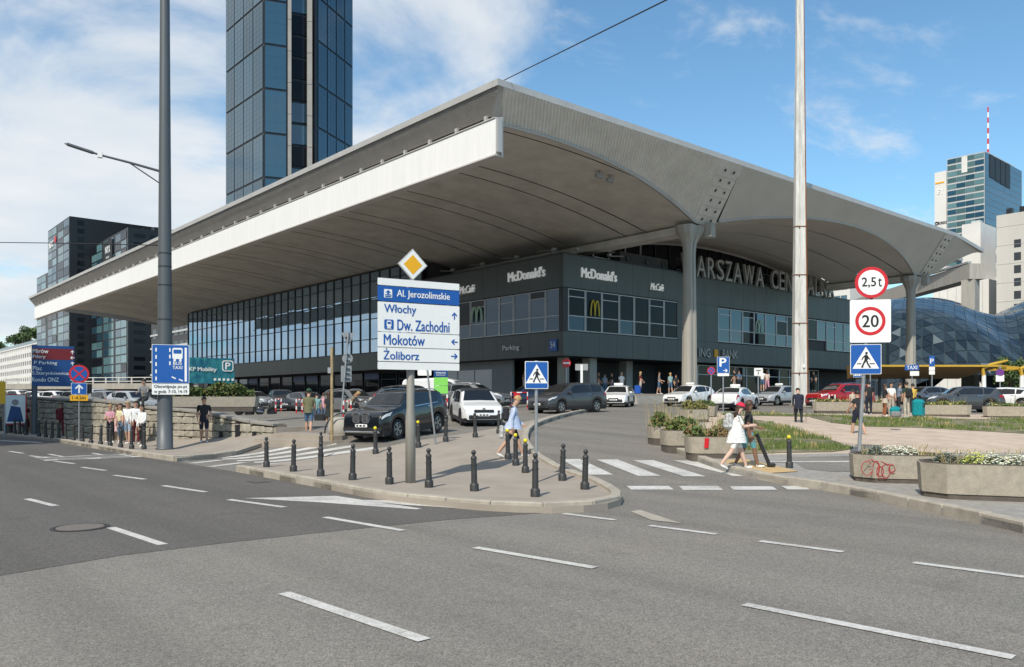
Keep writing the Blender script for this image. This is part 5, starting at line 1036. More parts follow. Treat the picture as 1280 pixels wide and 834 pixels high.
mp = (24.71, 34.16, 1.17); cs = thing('parking_sign', 'blue and green parking price board on a red banded post', 'parking sign', (mp[0], mp[1], GZ(mp[0], mp[1])), facing(mp)); zb_ = GZ(mp[0], mp[1]); zt = lambda v: 2 + (500 - v) / 1017 * 42 - zb_
p_ = plate(cs, .72, zt(456) - zt(471.5), (zt(456) + zt(471.5)) / 2, 'sign_darkblue'); lettering('P', .2, .26, MT['sign_white'], p_, (-.06, -.016, .14), 0, .004, .03); lettering('PARKING', .5, .08, MT['sign_white'], p_, (0, -.016, -.10), 0, .004, .02); lettering('CENTRALNY', .5, .05, MT['sign_white'], p_, (0, -.016, -.22), 0, .004, .01)
plate(cs, .72, zt(472) - zt(482), (zt(472) + zt(482)) / 2, 'sign_green'); plate(cs, .72, zt(482.5) - zt(492), (zt(482.5) + zt(492)) / 2, 'sign_green')
for x in (-.32, .32):
    for k in range(5): MB().b2((x - .035, -.03, .22 * k), (x + .035, .03, .22 * k + .215)).build('post_band', MT['sign_red'] if k % 2 else MT['sign_white'], cs)
    MB().b2((x - .03, -.025, 1.1), (x + .03, .025, zt(472))).build('pole', MT['galv'], cs)
mp = (43.71, 44.17, 3.22); cs = thing('no_entry_sign', 'red no entry disc on a pole before the dark parking entrance', 'traffic sign', (mp[0], mp[1], GZ(mp[0], mp[1])), facing(mp)); zb_ = GZ(mp[0], mp[1]); zt = lambda v, D=62: 2 + (500 - v) / 1017 * D - zb_
pole(cs, zt(450), .05); p_ = disc(.34, -.012, 0).build('sign_plate', MT['sign_red'], cs, (0, -.06, zt(454))); put(fpoly([(-.25, -.06), (.25, -.06), (.25, .06), (-.25, .06)]), 'sign_white', p_, name='white_bar')
mp = (43.87, 42.71, 3.08); cs = thing('blank_sign', 'grey white square board on a white pole right of the no entry disc', 'traffic sign', (mp[0], mp[1], GZ(mp[0], mp[1])), facing(mp)); zb_ = GZ(mp[0], mp[1]); zt = lambda v, D=61: 2 + (500 - v) / 1017 * D - zb_
MB().b2((-.09, -.03, 0), (.09, .03, zt(456))).build('pole', MT['sign_white'], cs); p_ = plate(cs, .95, .48, zt(459), 'grey_wall', y=.05); put(fpoly([(-.06, -.24), (.06, -.24), (.06, .24), (-.06, .24)]), 'sign_back', p_, y=.02, name='rib')
mp = (40.05, 27.60, 1.26); D_ = 45.5; cs = thing('parking_sign', 'blue P parking sign with arrow on a thin pole behind the round tubs', 'traffic sign', mp, facing(mp, R(5))); zt = lambda v, D=45.5: 2 + (500 - v) / 1017 * D - mp[2]
pole(cs, zt(447), .04); p_ = plate(cs, .70, .95, zt(455), 'sign_white', border='sign_blue', r=.02); lettering('P', .36, .48, MT['sign_white'], p_, (-.02, -.02, .16), 0, .004, .04); put(fpoly(arrow_pts(.26, R(-90))), 'sign_white', p_, y=-.02, x=.12, z=-.32, name='arrow'); plate(cs, .66, .15, zt(467.5), 'sign_white')
mp = (47.02, 33.37, 2.55); cs = thing('no_stopping_sign', 'small faded no stopping disc left of the P sign', 'traffic sign', (mp[0], mp[1], GZ(mp[0], mp[1])), facing(mp)); zt = lambda v, D=56: 2 + (500 - v) / 1017 * D - GZ(mp[0], mp[1])
pole(cs, zt(459), .04); no_stop(cs, .27, 0, zt(463.5))
mp = (51.24, 32.36, 2.17); cs = thing('stop_sign_plate', 'white bus stop plate on a pole beside the silver taxi', 'traffic sign', (mp[0], mp[1], GZ(mp[0], mp[1])), facing(mp)); zt = lambda v, D=58: 2 + (500 - v) / 1017 * D - GZ(mp[0], mp[1])
pole(cs, zt(461), .04); p_ = plate(cs, .58, .55, zt(465), 'sign_white'); put(fpoly([(-.18, .08), (.18, .08), (.18, .14), (-.18, .14)]), 'sign_black', p_, name='print'); put(fpoly([(-.05, -.2), (.05, -.2), (.05, .05), (-.05, .05)]), 'sign_back', p_, name='print')
for (u_, lab, t_) in ((0, 'blue TAXI plate on a white pole in front of the second column', 'TAXI'), (1, 'blue P plate over two white plates by the shelter', 'P'), (2, 'small purple round sign on a white board by the last shelter post', '')):
    mp = ((71.83, 30.41, 2.69), (68.95, 27.61, 2.65), (68.69, 22.54, 2.61))[u_]; D_ = (70, 66, 62)[u_]; cs = thing('taxi_sign' if u_ == 0 else 'parking_sign' if u_ == 1 else 'no_stopping_sign', lab, 'traffic sign', (mp[0], mp[1], GZ(mp[0], mp[1])), facing(mp)); zt = lambda v, D=D_: 2 + (500 - v) / 1017 * D - GZ(mp[0], mp[1])
    pole(cs, zt(446 if u_ == 1 else 457), .05)
    if u_ == 0: p_ = plate(cs, 1.1, .46, zt(459.5), 'sign_blue', r=.02); lettering('TAXI', .8, .3, MT['sign_white'], p_, (0, -.016, 0), 0, .004, .02); plate(cs, .7, .4, zt(467), 'sign_white', x=.2)
    if u_ == 1: p_ = plate(cs, .40, .85, zt(451.5), 'sign_blue', r=.02); lettering('P', .25, .4, MT['sign_white'], p_, (0, -.016, 0), 0, .004, .02); plate(cs, .42, .3, zt(461), 'sign_white'); plate(cs, .42, .3, zt(466), 'sign_white')
    if u_ == 2: p_ = plate(cs, .55, .5, zt(473), 'sign_white'); disc(.28, -.012, 0).build('sign_plate', mm('sign_purple', (.14, .03, .22), .5), cs, (0, -.06, zt(466)))
mp = (50.93, 24.69, 2.00); cs = thing('crossing_sign', 'small far crossing sign on a white pole behind the speed limit post', 'traffic sign', (mp[0], mp[1], GZ(mp[0], mp[1])), facing(mp)); zt = lambda v, D=52: 2 + (500 - v) / 1017 * D - GZ(mp[0], mp[1])
pole(cs, zt(462), .04, x=.5); p_ = plate(cs, .5, .5, zt(467), 'sign_white', border='sign_blue', x=-.25); walker_sym(p_, .45)
# ---- parking banner
mp = (31.30, 84.00, 3.65); ba = thing('parking_banner', 'teal banner with white P emblem and lettering stretched behind the hedge', 'banner', (mp[0], mp[1], 0), facing(mp, R(14)))
zt = lambda v, D=84: 2 + (500 - v) / 1017 * D
m_ = bpy.data.materials.new('banner_print'); m_.use_nodes = True; t_ = m_.node_tree; b_ = t_.nodes['Principled BSDF']; tx = N(t_, 'ShaderNodeTexCoord'); gr = N(t_, 'ShaderNodeTexNoise'); gr.inputs['Scale'].default_value = .7; gr.inputs['Detail'].default_value = 2; gr.inputs['Distortion'].default_value = 1.5; t_.links.new(tx.outputs['Object'], gr.inputs[0]); cr = N(t_, 'ShaderNodeValToRGB'); cr.color_ramp.elements[0].position = .35; cr.color_ramp.elements[0].color = (.004, .10, .18, 1); cr.color_ramp.elements[1].position = .72; cr.color_ramp.elements[1].color = (.03, .24, .26, 1); t_.links.new(gr.outputs[0], cr.inputs[0]); t_.links.new(cr.outputs[0], b_.inputs['Base Color']); b_.inputs['Roughness'].default_value = .5; MT['banner_print'] = m_
mb = MB(); rows = [[(-2.6 + 5.2 * i / 24, .05 * math.sin(i * 1.7 + j * .6), zt(479.5) + (zt(447.5) - zt(479.5)) * j / 8) for i in range(25)] for j in range(9)]; mb.sheet(rows); bo = mb.build('banner_cloth', m_, ba, smooth=True)
lettering('PKP Mobility', 3.0, .52, MT['sign_white'], bo, (-.75, -.10, zt(462.5)), 0, .01, .02); q = put(fpoly(rrect(1.15, 1.15, .25)), 'sign_white', bo, x=1.9, z=zt(457), y=-.08, name='emblem'); put(fpoly(rrect(.95, .95, .2)), 'banner_print', q, y=-.006, name='emblem_face'); lettering('P', .5, .68, MT['sign_white'], q, (0, -.02, 0), 0, .004, .04)
for k in range(5): put(fpoly(rrect(.24, .24, .04)), 'sign_white', bo, x=.6 + .45 * k, z=zt(474.3), y=-.08, name='icon')
for x in (-2.6, 2.6): MB().tube([(x, .06, .5), (x, .06, zt(447))], .05, 8).build('post', MT['galv'], ba)
# ---- overhead wires
def wire(pts, label):
    o = MB().tube(pts, .018 if 'tram' not in label else .03, 5).build('overhead_wire', MT['sign_black']); tag(o, label, 'wire'); return o
wire([(33.37, 39.89, 22.25), (20.94, 10.97, 15.03)], 'thin black tram cable slanting up from the roof corner into the sky')
wire([(5.09, 45.85, 9.38), (7.81, 39.53, 8.75), (10.20, 31.91, 7.85)], 'thin dark wire running from the lamp mast to the left edge')
# ---- bollards
bm_ = MB(); bm_.lathe([(.095, -.06), (.095, .13), (.085, .15), (.064, .17), (.062, .40), (.060, .52), (.068, .525), (.068, .555), (.058, .56), (.058, .66), (.066, .665), (.066, .69), (.05, .715), (.028, .735), (.028, .75)], 12)
bl = MB(); bl.ball((0, 0, .795), .052, 12, 8)
iron = bm_.mesh('shaft', MT['iron'], True); smooth_by_angle(iron, 40); ballm = bl.mesh('ball_top', MT['iron'], True); bally = bl.mesh('ball_top', MT['iron_yellow'], True)
FRONT = [((9.72, 21.74, 0.12), 0), ((9.65, 19.93, 0.12), 0), ((9.56, 18.25, 0.12), 0), ((9.68, 16.91, 0.12), 0), ((9.81, 15.51, 0.12), 0), ((10.09, 14.38, 0.12), 0), ((10.40, 13.20, 0.12), 0), ((10.69, 11.66, 0.12), 0)]
BACK = [((13.19, 21.64, 0.34), 1), ((14.47, 21.20, 0.51), 1), ((15.76, 21.52, 0.64), 0), ((17.37, 22.00, 0.71), 0), ((19.02, 22.71, 0.78), 0)]
TIP = [((14.66, 17.10, 0.36), 1), ((14.07, 16.10, 0.28), 1), ((13.40, 14.98, 0.20), 1), ((13.09, 13.36, 0.15), 0), ((12.35, 11.93, 0.12), 0)]
LEFT = [((9.67, 32.56, 0.12), 0), ((9.39, 33.13, 0.12), 0), ((9.33, 34.35, 0.12), 0), ((9.27, 35.61, 0.12), 0), ((9.21, 36.81, 0.12), 0), ((9.16, 38.12, 0.12), 0), ((9.16, 39.53, 0.12), 0), ((9.19, 41.24, 0.12), 0), ((9.09, 42.31, 0.12), 0), ((9.11, 43.82, 0.12), 0), ((9.02, 44.73, 0.12), 0), ((9.00, 46.03, 0.12), 0), ((8.98, 47.46, 0.12), 0), ((8.80, 49.75, 0.12), 0), ((8.81, 51.49, 0.12), 0), ((8.73, 52.39, 0.12), 0), ((8.79, 54.17, 0.12), 0), ((8.78, 55.67, 0.12), 0), ((8.81, 57.31, 0.12), 0)]
ORD = ['first', 'second', 'third', 'fourth', 'fifth', 'sixth', 'seventh', 'eighth', 'ninth', 'tenth', 'eleventh', 'twelfth', 'thirteenth', 'fourteenth', 'fifteenth', 'sixteenth', 'seventeenth', 'eighteenth', 'nineteenth']
def boll(p, y, label, grp):
    t = thing('bollard', label, 'bollard', p, rb.uniform(0, 6), grp); t.rotation_euler = (rb.gauss(0, .018), rb.gauss(0, .018), t.rotation_euler[2]); link('shaft', iron, t); link('ball_top', bally if y else ballm, t)
for i, (p, y) in enumerate(FRONT): boll(p, y, f'black iron bollard, {ORD[i]} from the left along the front kerb of the island', 'bollards along the front of the island')
for i, (p, y) in enumerate(BACK): boll(p, y, f'{"yellow topped" if y else "all black"} bollard, {ORD[i]} from the left along the back edge of the island', 'bollards along the back of the island')
for i, (p, y) in enumerate(TIP): boll(p, y, ['yellow topped bollard nearest the walking person with a backpack', 'middle of the three yellow topped bollards by the crossing sign', 'yellow topped bollard just left of the crossing sign pole', 'left of the two black bollards before the zebra crossing', 'right of the two black bollards before the zebra crossing'][i], 'bollards at the tip of the island')
for i, (p, y) in enumerate(LEFT): boll(p, y, f'black bollard on the left pavement kerb, {ORD[i]} counting left from the lamp mast', 'bollards along the left pavement')
boll((11.70, 37.90, 0.25), 0, 'black bollard set apart close to the sunlit stone wall', 'bollards along the left pavement'); boll((19.24, 11.24, 0.24), 1, 'yellow topped bollard alone on the right pavement beyond the tactile strip', 'bollards at the tip of the island'); boll((12.35, 23.57, 0.14), 0, 'black bollard half hidden behind the third one of the front row', 'bollards along the front of the island')
# ---- short concrete bollards
cbm = MB(); cbm.lathe([(.2, -.1), (.2, .62), (.17, .74), (.1, .80)], 14); cbme = cbm.mesh('concrete_bollard', MT['concrete'], True); smooth_by_angle(cbme, 50)
for p, l in (((20.92, 36.68, 1.23), 'short concrete bollard beside the seated woman'), ((23.58, 39.06, 1.34), 'short concrete bollard behind the black car bonnet'), ((34.97, 40.77, 1.52), 'short concrete bollard in front of the red white barrier'), ((45.18, 53.57, 1.79), 'right of two pale bollards left of the blue taxi'), ((44.84, 53.86, 1.79), 'left of two pale bollards left of the blue taxi'), ((57.58, 46.23, 1.79), 'pale concrete bollard at the foot of the arcade steps'), ((51.38, 27.14, 1.41), 'pale concrete bollard beside the rusty mast')):
    o = link('concrete_bollard', cbme, None, p); tag(o, l, 'bollard', 'short concrete bollards')
cbk = thing('concrete_block', 'rounded concrete block with a leaning steel hoop at the steps', 'concrete block', (14.99, 26.99, 0.78)); MB().lathe([(.5, -.2), (.5, .25), (.42, .48), (.25, .58)], 16).build('block', MT['concrete'], cbk, smooth=True)
MB().tube([(-.62 + .62 * (1 - math.cos(t)), -.5, .75 * math.sin(t)) for t in [math.pi * k / 10 for k in range(11)]], .035, 6).build('hoop', MT['frame_dark'], cbk, rot=facing((13.6, 26.5)))
# ---- red and white folding parking barriers
def barrier(p, label, w=.45, h=.75):
    t = thing('parking_barrier', label, 'barrier', p, facing(p, .2), 'red and white barriers')
    for x in (-w / 2, w / 2):
        for k in range(4): MB().b2((x - .03, -.03, h * k / 4), (x + .03, .03, h * (k + 1) / 4 - .004)).build('post_band', MT['sign_red'] if k % 2 == 0 else MT['sign_white'], t)
    for k in range(3): MB().b2((-w / 2 + .032 + (w - .064) * k / 3, -.028, h - .06), (-w / 2 + .03 + (w - .064) * (k + 1) / 3, .028, h)).build('rail_band', MT['sign_white'] if k % 2 else MT['sign_red'], t)
    return t
barrier((19.74, 42.62, 1.38), 'red white folding barrier alone in the middle of the forecourt', .3, .7); barrier((19.65, 39.90, 1.30), 'red white folding barrier left of the man with suitcase', .3, .75); barrier((19.40, 34.40, 1.12), 'red white hoop barrier by the seated woman', .35, .85); t = barrier((33.65, 38.19, 1.45), 'wide red white barrier with a red notice by the blue taxi', 1.05, 1.05); plate(t, .4, .4, .78, 'sign_red', x=-.15, y=-.03); barrier((49.03, 25.69, 1.34), 'steel hoop barrier between rusty mast and planter', .35, 1.0)
# ---- brick sized cable covers, litter
# ================================================================ VEHICLES
def interp(tab, x):
    if x <= tab[0][0]: return tab[0][1]
    for (a, b), (c, d) in zip(tab, tab[1:]):
        if x <= c:
            t = (x - a) / (c - a); return b + (d - b) * t
    return tab[-1][1]
# side profiles along x = 0 (nose) .. 1 (tail), heights as a share of H: top line and belt line
KINDS = {
 'suv':   dict(top=[(0, .42), (.012, .52), (.05, .60), (.10, .625), (.255, .685), (.30, .74), (.405, .955), (.46, .985), (.60, 1.0), (.80, .975), (.90, .94), (.955, .70), (.99, .60), (1, .45)], belt=[(0, .42), (.012, .50), (.05, .57), (.255, .645), (.5, .655), (.9, .69), (.97, .66), (1, .45)], ws=(.275, .42), rw=(.905, .955), win=[(.33, .47, .52, .70), (.535, .54, .71, .715), (.725, .73, .865, .80)]),
 'mpv':   dict(top=[(0, .36), (.012, .46), (.05, .55), (.10, .59), (.20, .655), (.25, .71), (.40, .94), (.47, .98), (.60, 1.0), (.82, .97), (.925, .91), (.965, .66), (.99, .58), (1, .42)], belt=[(0, .36), (.012, .45), (.05, .52), (.22, .60), (.5, .63), (.9, .67), (.97, .63), (1, .42)], ws=(.225, .42), rw=(.925, .965), win=[(.29, .44, .49, .69), (.505, .51, .70, .705), (.715, .72, .905, .88)]),
 'hatch': dict(top=[(0, .36), (.012, .45), (.05, .54), (.10, .575), (.24, .645), (.28, .69), (.41, .945), (.47, .985), (.58, 1.0), (.76, .965), (.87, .90), (.955, .67), (.99, .60), (1, .42)], belt=[(0, .36), (.012, .44), (.05, .51), (.25, .60), (.5, .62), (.9, .68), (.97, .63), (1, .42)], ws=(.255, .43), rw=(.875, .945), win=[(.31, .45, .51, .70), (.525, .53, .70, .705), (.715, .72, .83, .78)]),
 'sedan': dict(top=[(0, .38), (.012, .47), (.05, .56), (.10, .59), (.26, .655), (.31, .71), (.42, .945), (.48, .985), (.57, 1.0), (.70, .95), (.83, .76), (.87, .735), (.97, .715), (.99, .64), (1, .42)], belt=[(0, .38), (.012, .46), (.05, .52), (.26, .61), (.5, .63), (.84, .685), (.97, .67), (1, .42)], ws=(.285, .44), rw=(.70, .83), win=[(.34, .47, .53, .66), (.545, .55, .67, .68), (.685, .69, .775, .72)]),
 'van':   dict(top=[(0, .30), (.015, .38), (.05, .46), (.12, .50), (.16, .56), (.29, .90), (.35, .96), (.45, 1.0), (.97, .99), (.995, .94), (1, .5)], belt=[(0, .30), (.015, .36), (.12, .46), (.3, .50), (.97, .50), (1, .45)], ws=(.145, .30), rw=(2, 2), win=[(.22, .30, .38, .38)]),
}
wheel_me = {}
def wheel_parts(r, w, style, dark):
    k = (round(r, 3), style, dark)
    if k in wheel_me: return wheel_me[k]
    ty = MB(); n = 22; prof = [(r * .66, -w / 2), (r * .93, -w / 2), (r, -w * .34), (r, w * .34), (r * .93, w / 2), (r * .66, w / 2)]
    vs = []; 
    for rr, y in prof: vs += [(rr * math.cos(2 * math.pi * i / n), y, rr * math.sin(2 * math.pi * i / n)) for i in range(n)]
    ty.add(vs, [(i * n + j, (i + 1) * n + j, (i + 1) * n + (j + 1) % n, i * n + (j + 1) % n) for i in range(len(prof) - 1) for j in range(n)])
    ri = MB(); R0 = r * .67
    ri.mi(1); ri.add([(R0 * math.cos(2 * math.pi * j / n), y, R0 * math.sin(2 * math.pi * j / n)) for y in (w * .12, -w * .12) for j in range(n)], [tuple(range(n))[::-1], tuple(range(n, 2 * n))])
    ri.mi(0); q = [(rr * math.cos(2 * math.pi * j / n), y, rr * math.sin(2 * math.pi * j / n)) for rr, y in ((R0, w * .44), (R0 * .90, w * .47), (R0 * .88, w * .2)) for j in range(n)]
    ri.add(q, [(i * n + j, (i + 1) * n + j, (i + 1) * n + (j + 1) % n, i * n + (j + 1) % n) for i in range(2) for j in range(n)])
    ns = 5 if style == 0 else 10
    for i in range(ns):
        a = 2 * math.pi * i / ns; da = .16 if ns == 5 else .07
        for sgn in ((-.20, .20) if ns == 5 else (0,)):
            p = [(R0 * .14 * math.cos(a - da), R0 * .14 * math.sin(a - da)), (R0 * .92 * math.cos(a + sgn - da * .6), R0 * .92 * math.sin(a + sgn - da * .6)), (R0 * .92 * math.cos(a + sgn + da * .6), R0 * .92 * math.sin(a + sgn + da * .6)), (R0 * .14 * math.cos(a + da), R0 * .14 * math.sin(a + da))]
            ri.add([(x, w * .43, z) for x, z in p] + [(x, w * .2, z) for x, z in p], [(3, 2, 1, 0), (0, 1, 5, 4), (1, 2, 6, 5), (2, 3, 7, 6)])
    ri.add([(R0 * .2 * math.cos(2 * math.pi * j / 10), w * .45, R0 * .2 * math.sin(2 * math.pi * j / 10)) for j in range(10)], [tuple(range(10))[::-1]])
    wheel_me[k] = (ty.mesh('tyre', MT['tyre'], True), ri.mesh('rim', [MT['rim_dark' if dark else 'rim'], MT['plastic_black']]))
    smooth_by_angle(wheel_me[k][0], 40)
    return wheel_me[k]
def car(name, label, cat, kind, L_, Wd, H, paint_m, pos, head, group=None, wr=.335, wf=.20, wb=.80, style=0, dark_rim=False, clad=False, roofm=None, rails=None, grille='bar', taxi=None, plate_txt=None, roof_tint=None, detail=True, tail_hi=False):
    K = KINDS[kind]; t = thing(name, label, cat, pos, head, group)
    gx = 1.6; e = math.cos(head), math.sin(head)
    zf = GZ(pos[0] + e[0] * gx, pos[1] + e[1] * gx); zr = GZ(pos[0] - e[0] * gx, pos[1] - e[1] * gx)
    t.rotation_euler = (0, -math.atan2(zf - zr, 2 * gx), head)
    hw = Wd / 2; xw = (wf * L_, wb * L_); ar = wr * 1.14
    X = sorted(set([0, .006, .015, .03, .05, .075, .10, .13] + [K['ws'][0] + .01 * i for i in range(int((K['ws'][1] - K['ws'][0]) / .01) + 2)] + [.45, .5, .55, .6, .65, .7, .76] + [.78 + .02 * i for i in range(9)] + [.955, .965, .975, .985, .993, 1.0] + [q for c in (wf, wb) for q in [c + ar * s_ / L_ for s_ in (-1.02, -.98, -.86, -.68, -.45, -.2, 0, .2, .45, .68, .86, .98, 1.02)]]))
    sill = .20
    def zlow(x):
        z = sill + .10 * max(0, (.06 - x / L_) / .06) + .16 * max(0, (x / L_ - .93) / .07)
        for c in xw:
            dx = abs(x - c)
            if dx < ar: z = max(z, wr + math.sqrt(ar * ar - dx * dx) * 1.0)
        return z
    def sec(x):
        u = x / L_; taper = 1 - .17 * max(0, (.10 - u) / .10) ** 2 - .11 * max(0, (u - .90) / .10) ** 2
        w = hw * taper; zt = interp(K['top'], u) * H; zb = min(interp(K['belt'], u) * H, zt - .012); zl = min(zlow(x), zb - .05)
        cab = min(1, max(0, (zt - zb) / (.30 * H))); wt = w * (.93 - .20 * cab) if kind != 'van' else w * (.95 - .09 * cab)
        d = zb - zl
        return [(w * .955, zl), (w * .995, zl + .22 * d), (w, zl + .55 * d), (w * .985, zl + .86 * d), (w * .955, zb), (wt + .028 * cab * 1.2, zb + (zt - zb) * .86), (wt * .90, zb + (zt - zb) * .97), (wt * .55, zt), (0, zt + .012)]
    off = L_ / 2
    S_ = [(x * L_ if x <= 1 else x) for x in X]; secs = [sec(x) for x in S_]; ns = len(secs[0]); ring_ = 2 * ns - 1
    body = MB()
    for x, sc in zip(S_, secs): body.v += [(off - x, -y, z) for y, z in sc] + [(off - x, y, z) for y, z in sc[-2::-1]]
    F = body.f
    for i in range(len(S_) - 1):
        for j in range(ring_ - 1): F.append((i * ring_ + j, i * ring_ + j + 1, (i + 1) * ring_ + j + 1, (i + 1) * ring_ + j))
    F.append(tuple(range(ring_))[::-1]); F.append(tuple((len(S_) - 1) * ring_ + j for j in range(ring_)))
    pm = paint_m
    mi_ = []
    for f in F:
        m_ = 0
        if len(f) == 4:
            i, j = f[0] // ring_, f[0] % ring_; j = min(j, ring_ - 2 - j); u = (S_[i] + S_[i + 1]) / 2 / L_
            if j == 0: m_ = 1
            if clad and j == 0: m_ = 1
            if roof_tint and j >= 5 and K['ws'][1] - .02 < u < .93: m_ = 2
        mi_.append(m_)
    body.m = mi_
    me = body.mesh('body', [pm, MT['plastic_black'], roof_tint or pm]); bmx = bmesh.new(); bmx.from_mesh(me); bmesh.ops.recalc_face_normals(bmx, faces=bmx.faces); bmx.to_mesh(me); bmx.free(); smooth_by_angle(me, 38)
    link('body', me, t)
    ub = MB(); ub.b2((-L_ / 2 + .12, -hw * .90, .17), (L_ / 2 - .12, hw * .90, .5)); ub.build('underbody', MT['plastic_black'], t)
    def at(x, j, s_, o=0.0):
        """point on the side strip j..j+1 at fraction s_, pushed out by o"""
        sc = sec(x); a, b = sc[j], sc[j + 1]; y = a[0] + (b[0] - a[0]) * s_; z = a[1] + (b[1] - a[1]) * s_
        dy, dz = (b[1] - a[1]), -(b[0] - a[0]); l = math.hypot(dy, dz) or 1
        return y + o * dy / l, z + o * dz / l
    def patch(nm, j, c, m, o=.008, nx=6, nt=2, sides=(-1, 1), par=t):
        """c = (x0 bottom, x0 top, x1 top, x1 bottom) shares of the length, s0, s1"""
        for sd_ in sides:
            mb = MB(); rows = []
            for b_ in range(nt + 1):
                q = b_ / nt; sv = c[4] + (c[5] - c[4]) * q; xa = (c[0] + (c[1] - c[0]) * q) * L_; xb = (c[3] + (c[2] - c[3]) * q) * L_; r_ = []
                for a_ in range(nx + 1):
                    x = xa + (xb - xa) * a_ / nx; y, z = at(x, j, sv, o); r_.append((off - x, -sd_ * y, z))
                rows.append(r_ if sd_ > 0 else r_[::-1])
            mb.sheet(rows); mb.build(nm, MT[m] if isinstance(m, str) else m, par, smooth=True)
    for (a, b, c, d) in K['win']: patch('side_window', 4, (a, b, c, d, .10, .93), 'car_glass')
    if rails:
        w0, w1 = K['win'][0], K['win'][-1]; patch('window_trim', 4, (w0[0], w0[0] + .004, w1[3] + .01, w1[3] + .012, .02, .075), 'chrome', .012, 14, 1)
    def topz(x, y):
        sc = sec(x)
        for (y0, z0), (y1, z1) in zip(sc[4:], sc[5:]):
            if y1 <= y <= y0: return z0 + (z1 - z0) * (y0 - y) / max(1e-6, y0 - y1)
        return sc[4][1]
    def top_patch(nm, u0, u1, m, k0=.96, k1=.93, o=.012, nx=6):
        rows = []
        for a_ in range(nx + 1):
            x = (u0 + (u1 - u0) * a_ / nx) * L_; sc = sec(x); w = sc[6][0] * (k0 + (k1 - k0) * a_ / nx) * 1.04
            sl_ = (sec(x + .02)[8][1] - sec(x - .02)[8][1]) / .04; nl = math.hypot(1, sl_)
            rows.append([(off - x + o * sl_ / nl * 1, y, topz(x, abs(y)) + o / nl) for y in [w * (b_ / 5 - 1) for b_ in range(11)]])
        mb = MB(); mb.sheet(rows); mb.build(nm, MT[m], t, smooth=True)
    top_patch('windscreen', K['ws'][0] + .012, K['ws'][1] - .025, 'car_glass')
    if K['rw'][0] < 1: top_patch('rear_window', K['rw'][0] + .004, K['rw'][1] - .004, 'car_glass', .9, .96)
    # wheels
    for x in xw:
        for sd_ in (-1, 1):
            w = MB.__new__(MB); em = bpy.data.objects.new('wheel', None); 
            ty, ri = wheel_parts(wr, .215, style, dark_rim); o = link('wheel', ty, t, (off - x, sd_ * (hw - .125), wr), (0, 0, 0 if sd_ > 0 else math.pi)); bpy.data.objects.remove(em)
            link('rim', ri, o)
    # nose: lamps, grille, plate
    zg = interp(K['top'], .03) * H
    patch('headlight', 3, (.012, .02, .135, .095, .05, .92), 'lamp_clear', .012)
    patch('tail_light', 3, (.90, .93, .992, .992, -.2, 1.0), 'lamp_red', .012)
    if clad: patch('wheel_trim', 0, (.03, .03, .97, .97, .02, .98), 'plastic_black', .012, 40, 1)
    gw = hw * 1.1
    def nose(nm, y, z, w, h, m, fwd=.03, d=.06): 
        return MB().box((L_ / 2 - .012 + fwd - d / 2 - .0 * abs(y), y, z), (d, w, h), bev=min(.02, h * .3)).build(nm, MT[m], t)
    z1 = interp(K['top'], .006) * H
    if grille == 'kidney':
        for sd_ in (-1, 1):
            g_o = MB().box((L_ / 2 - .005, sd_ * .19, .80), (.07, .33, .33), bev=.09).build('grille', MT['plastic_black'], t)
            P = [(-.17, -.06), (-.10, -.17), (.10, -.17), (.17, -.06), (.165, .13), (.12, .17), (-.12, .17), (-.165, .13)]; rg_ = MB(); n_ = len(P)
            rg_.add([(.045, a, b) for a, b in P] + [(.045, a * .88, b * .88) for a, b in P] + [(.0, a, b) for a, b in P], [f for q in range(n_) for f in ((q, (q + 1) % n_, n_ + (q + 1) % n_, n_ + q), (q, 2 * n_ + q, 2 * n_ + (q + 1) % n_, (q + 1) % n_))]); rg_.build('grille_frame', MT['rim'], g_o, (L_ / 2 - .005, sd_ * .19, .80))
            for k in range(5): MB().box((L_ / 2 + .035, sd_ * .19 - .11 + .055 * k, .80), (.02, .018, .29)).build('grille_slat', MT['rim'], g_o)
        nose('bumper', 0, .42, hw * 1.75, .14, 'plastic_black', .015); nose('bumper_trim', 0, .32, hw * 1.6, .07, 'chrome', .03)
    elif grille == 'low':
        nose('grille', 0, .44, hw * 1.35, .22, 'plastic_black', .03); nose('grille', 0, z1 * .92 + .06, hw * .8, .07, 'plastic_black', .03)
    elif grille == 'mid':
        nose('grille', 0, .66, hw * .95, .12, 'plastic_black', .035); nose('grille', 0, .40, hw * 1.45, .18, 'plastic_black', .03); nose('emblem', 0, .755, .13, .09, 'chrome', .04)
    else:
        nose('grille', 0, z1 * .80, hw * 1.15, .16, 'plastic_black', .03); nose('bumper', 0, .36, hw * 1.4, .14, 'plastic_black', .02); nose('emblem', 0, z1 * .82, .11, .09, 'chrome', .04)
    pl = nose('number_plate', 0, .50 if grille != 'kidney' else .545, .50, .115, 'plate', .05, .03)
    for k, wd_ in enumerate((.10, .12, .10)): MB().box((L_ / 2 + .039, -.15 + .14 * k, .50 if grille != 'kidney' else .545), (.004, wd_ * .8, .055)).build('plate_print', MT['sign_black'], pl)
    MB().box((-L_ / 2 - .005, 0, .62 if kind in ('suv', 'mpv') else .55), (.03, .5, .115)).build('number_plate', MT['plate'], t); MB().box((-L_ / 2 + .03, 0, .36), (.1, hw * 1.6, .2), bev=.03).build('rear_bumper', MT['plastic_black'], t)
    # mirrors, handles, rails, wipers
    xm_ = K['ws'][0] * L_ + .52; ym, zm = at(xm_, 4, .12, 0)
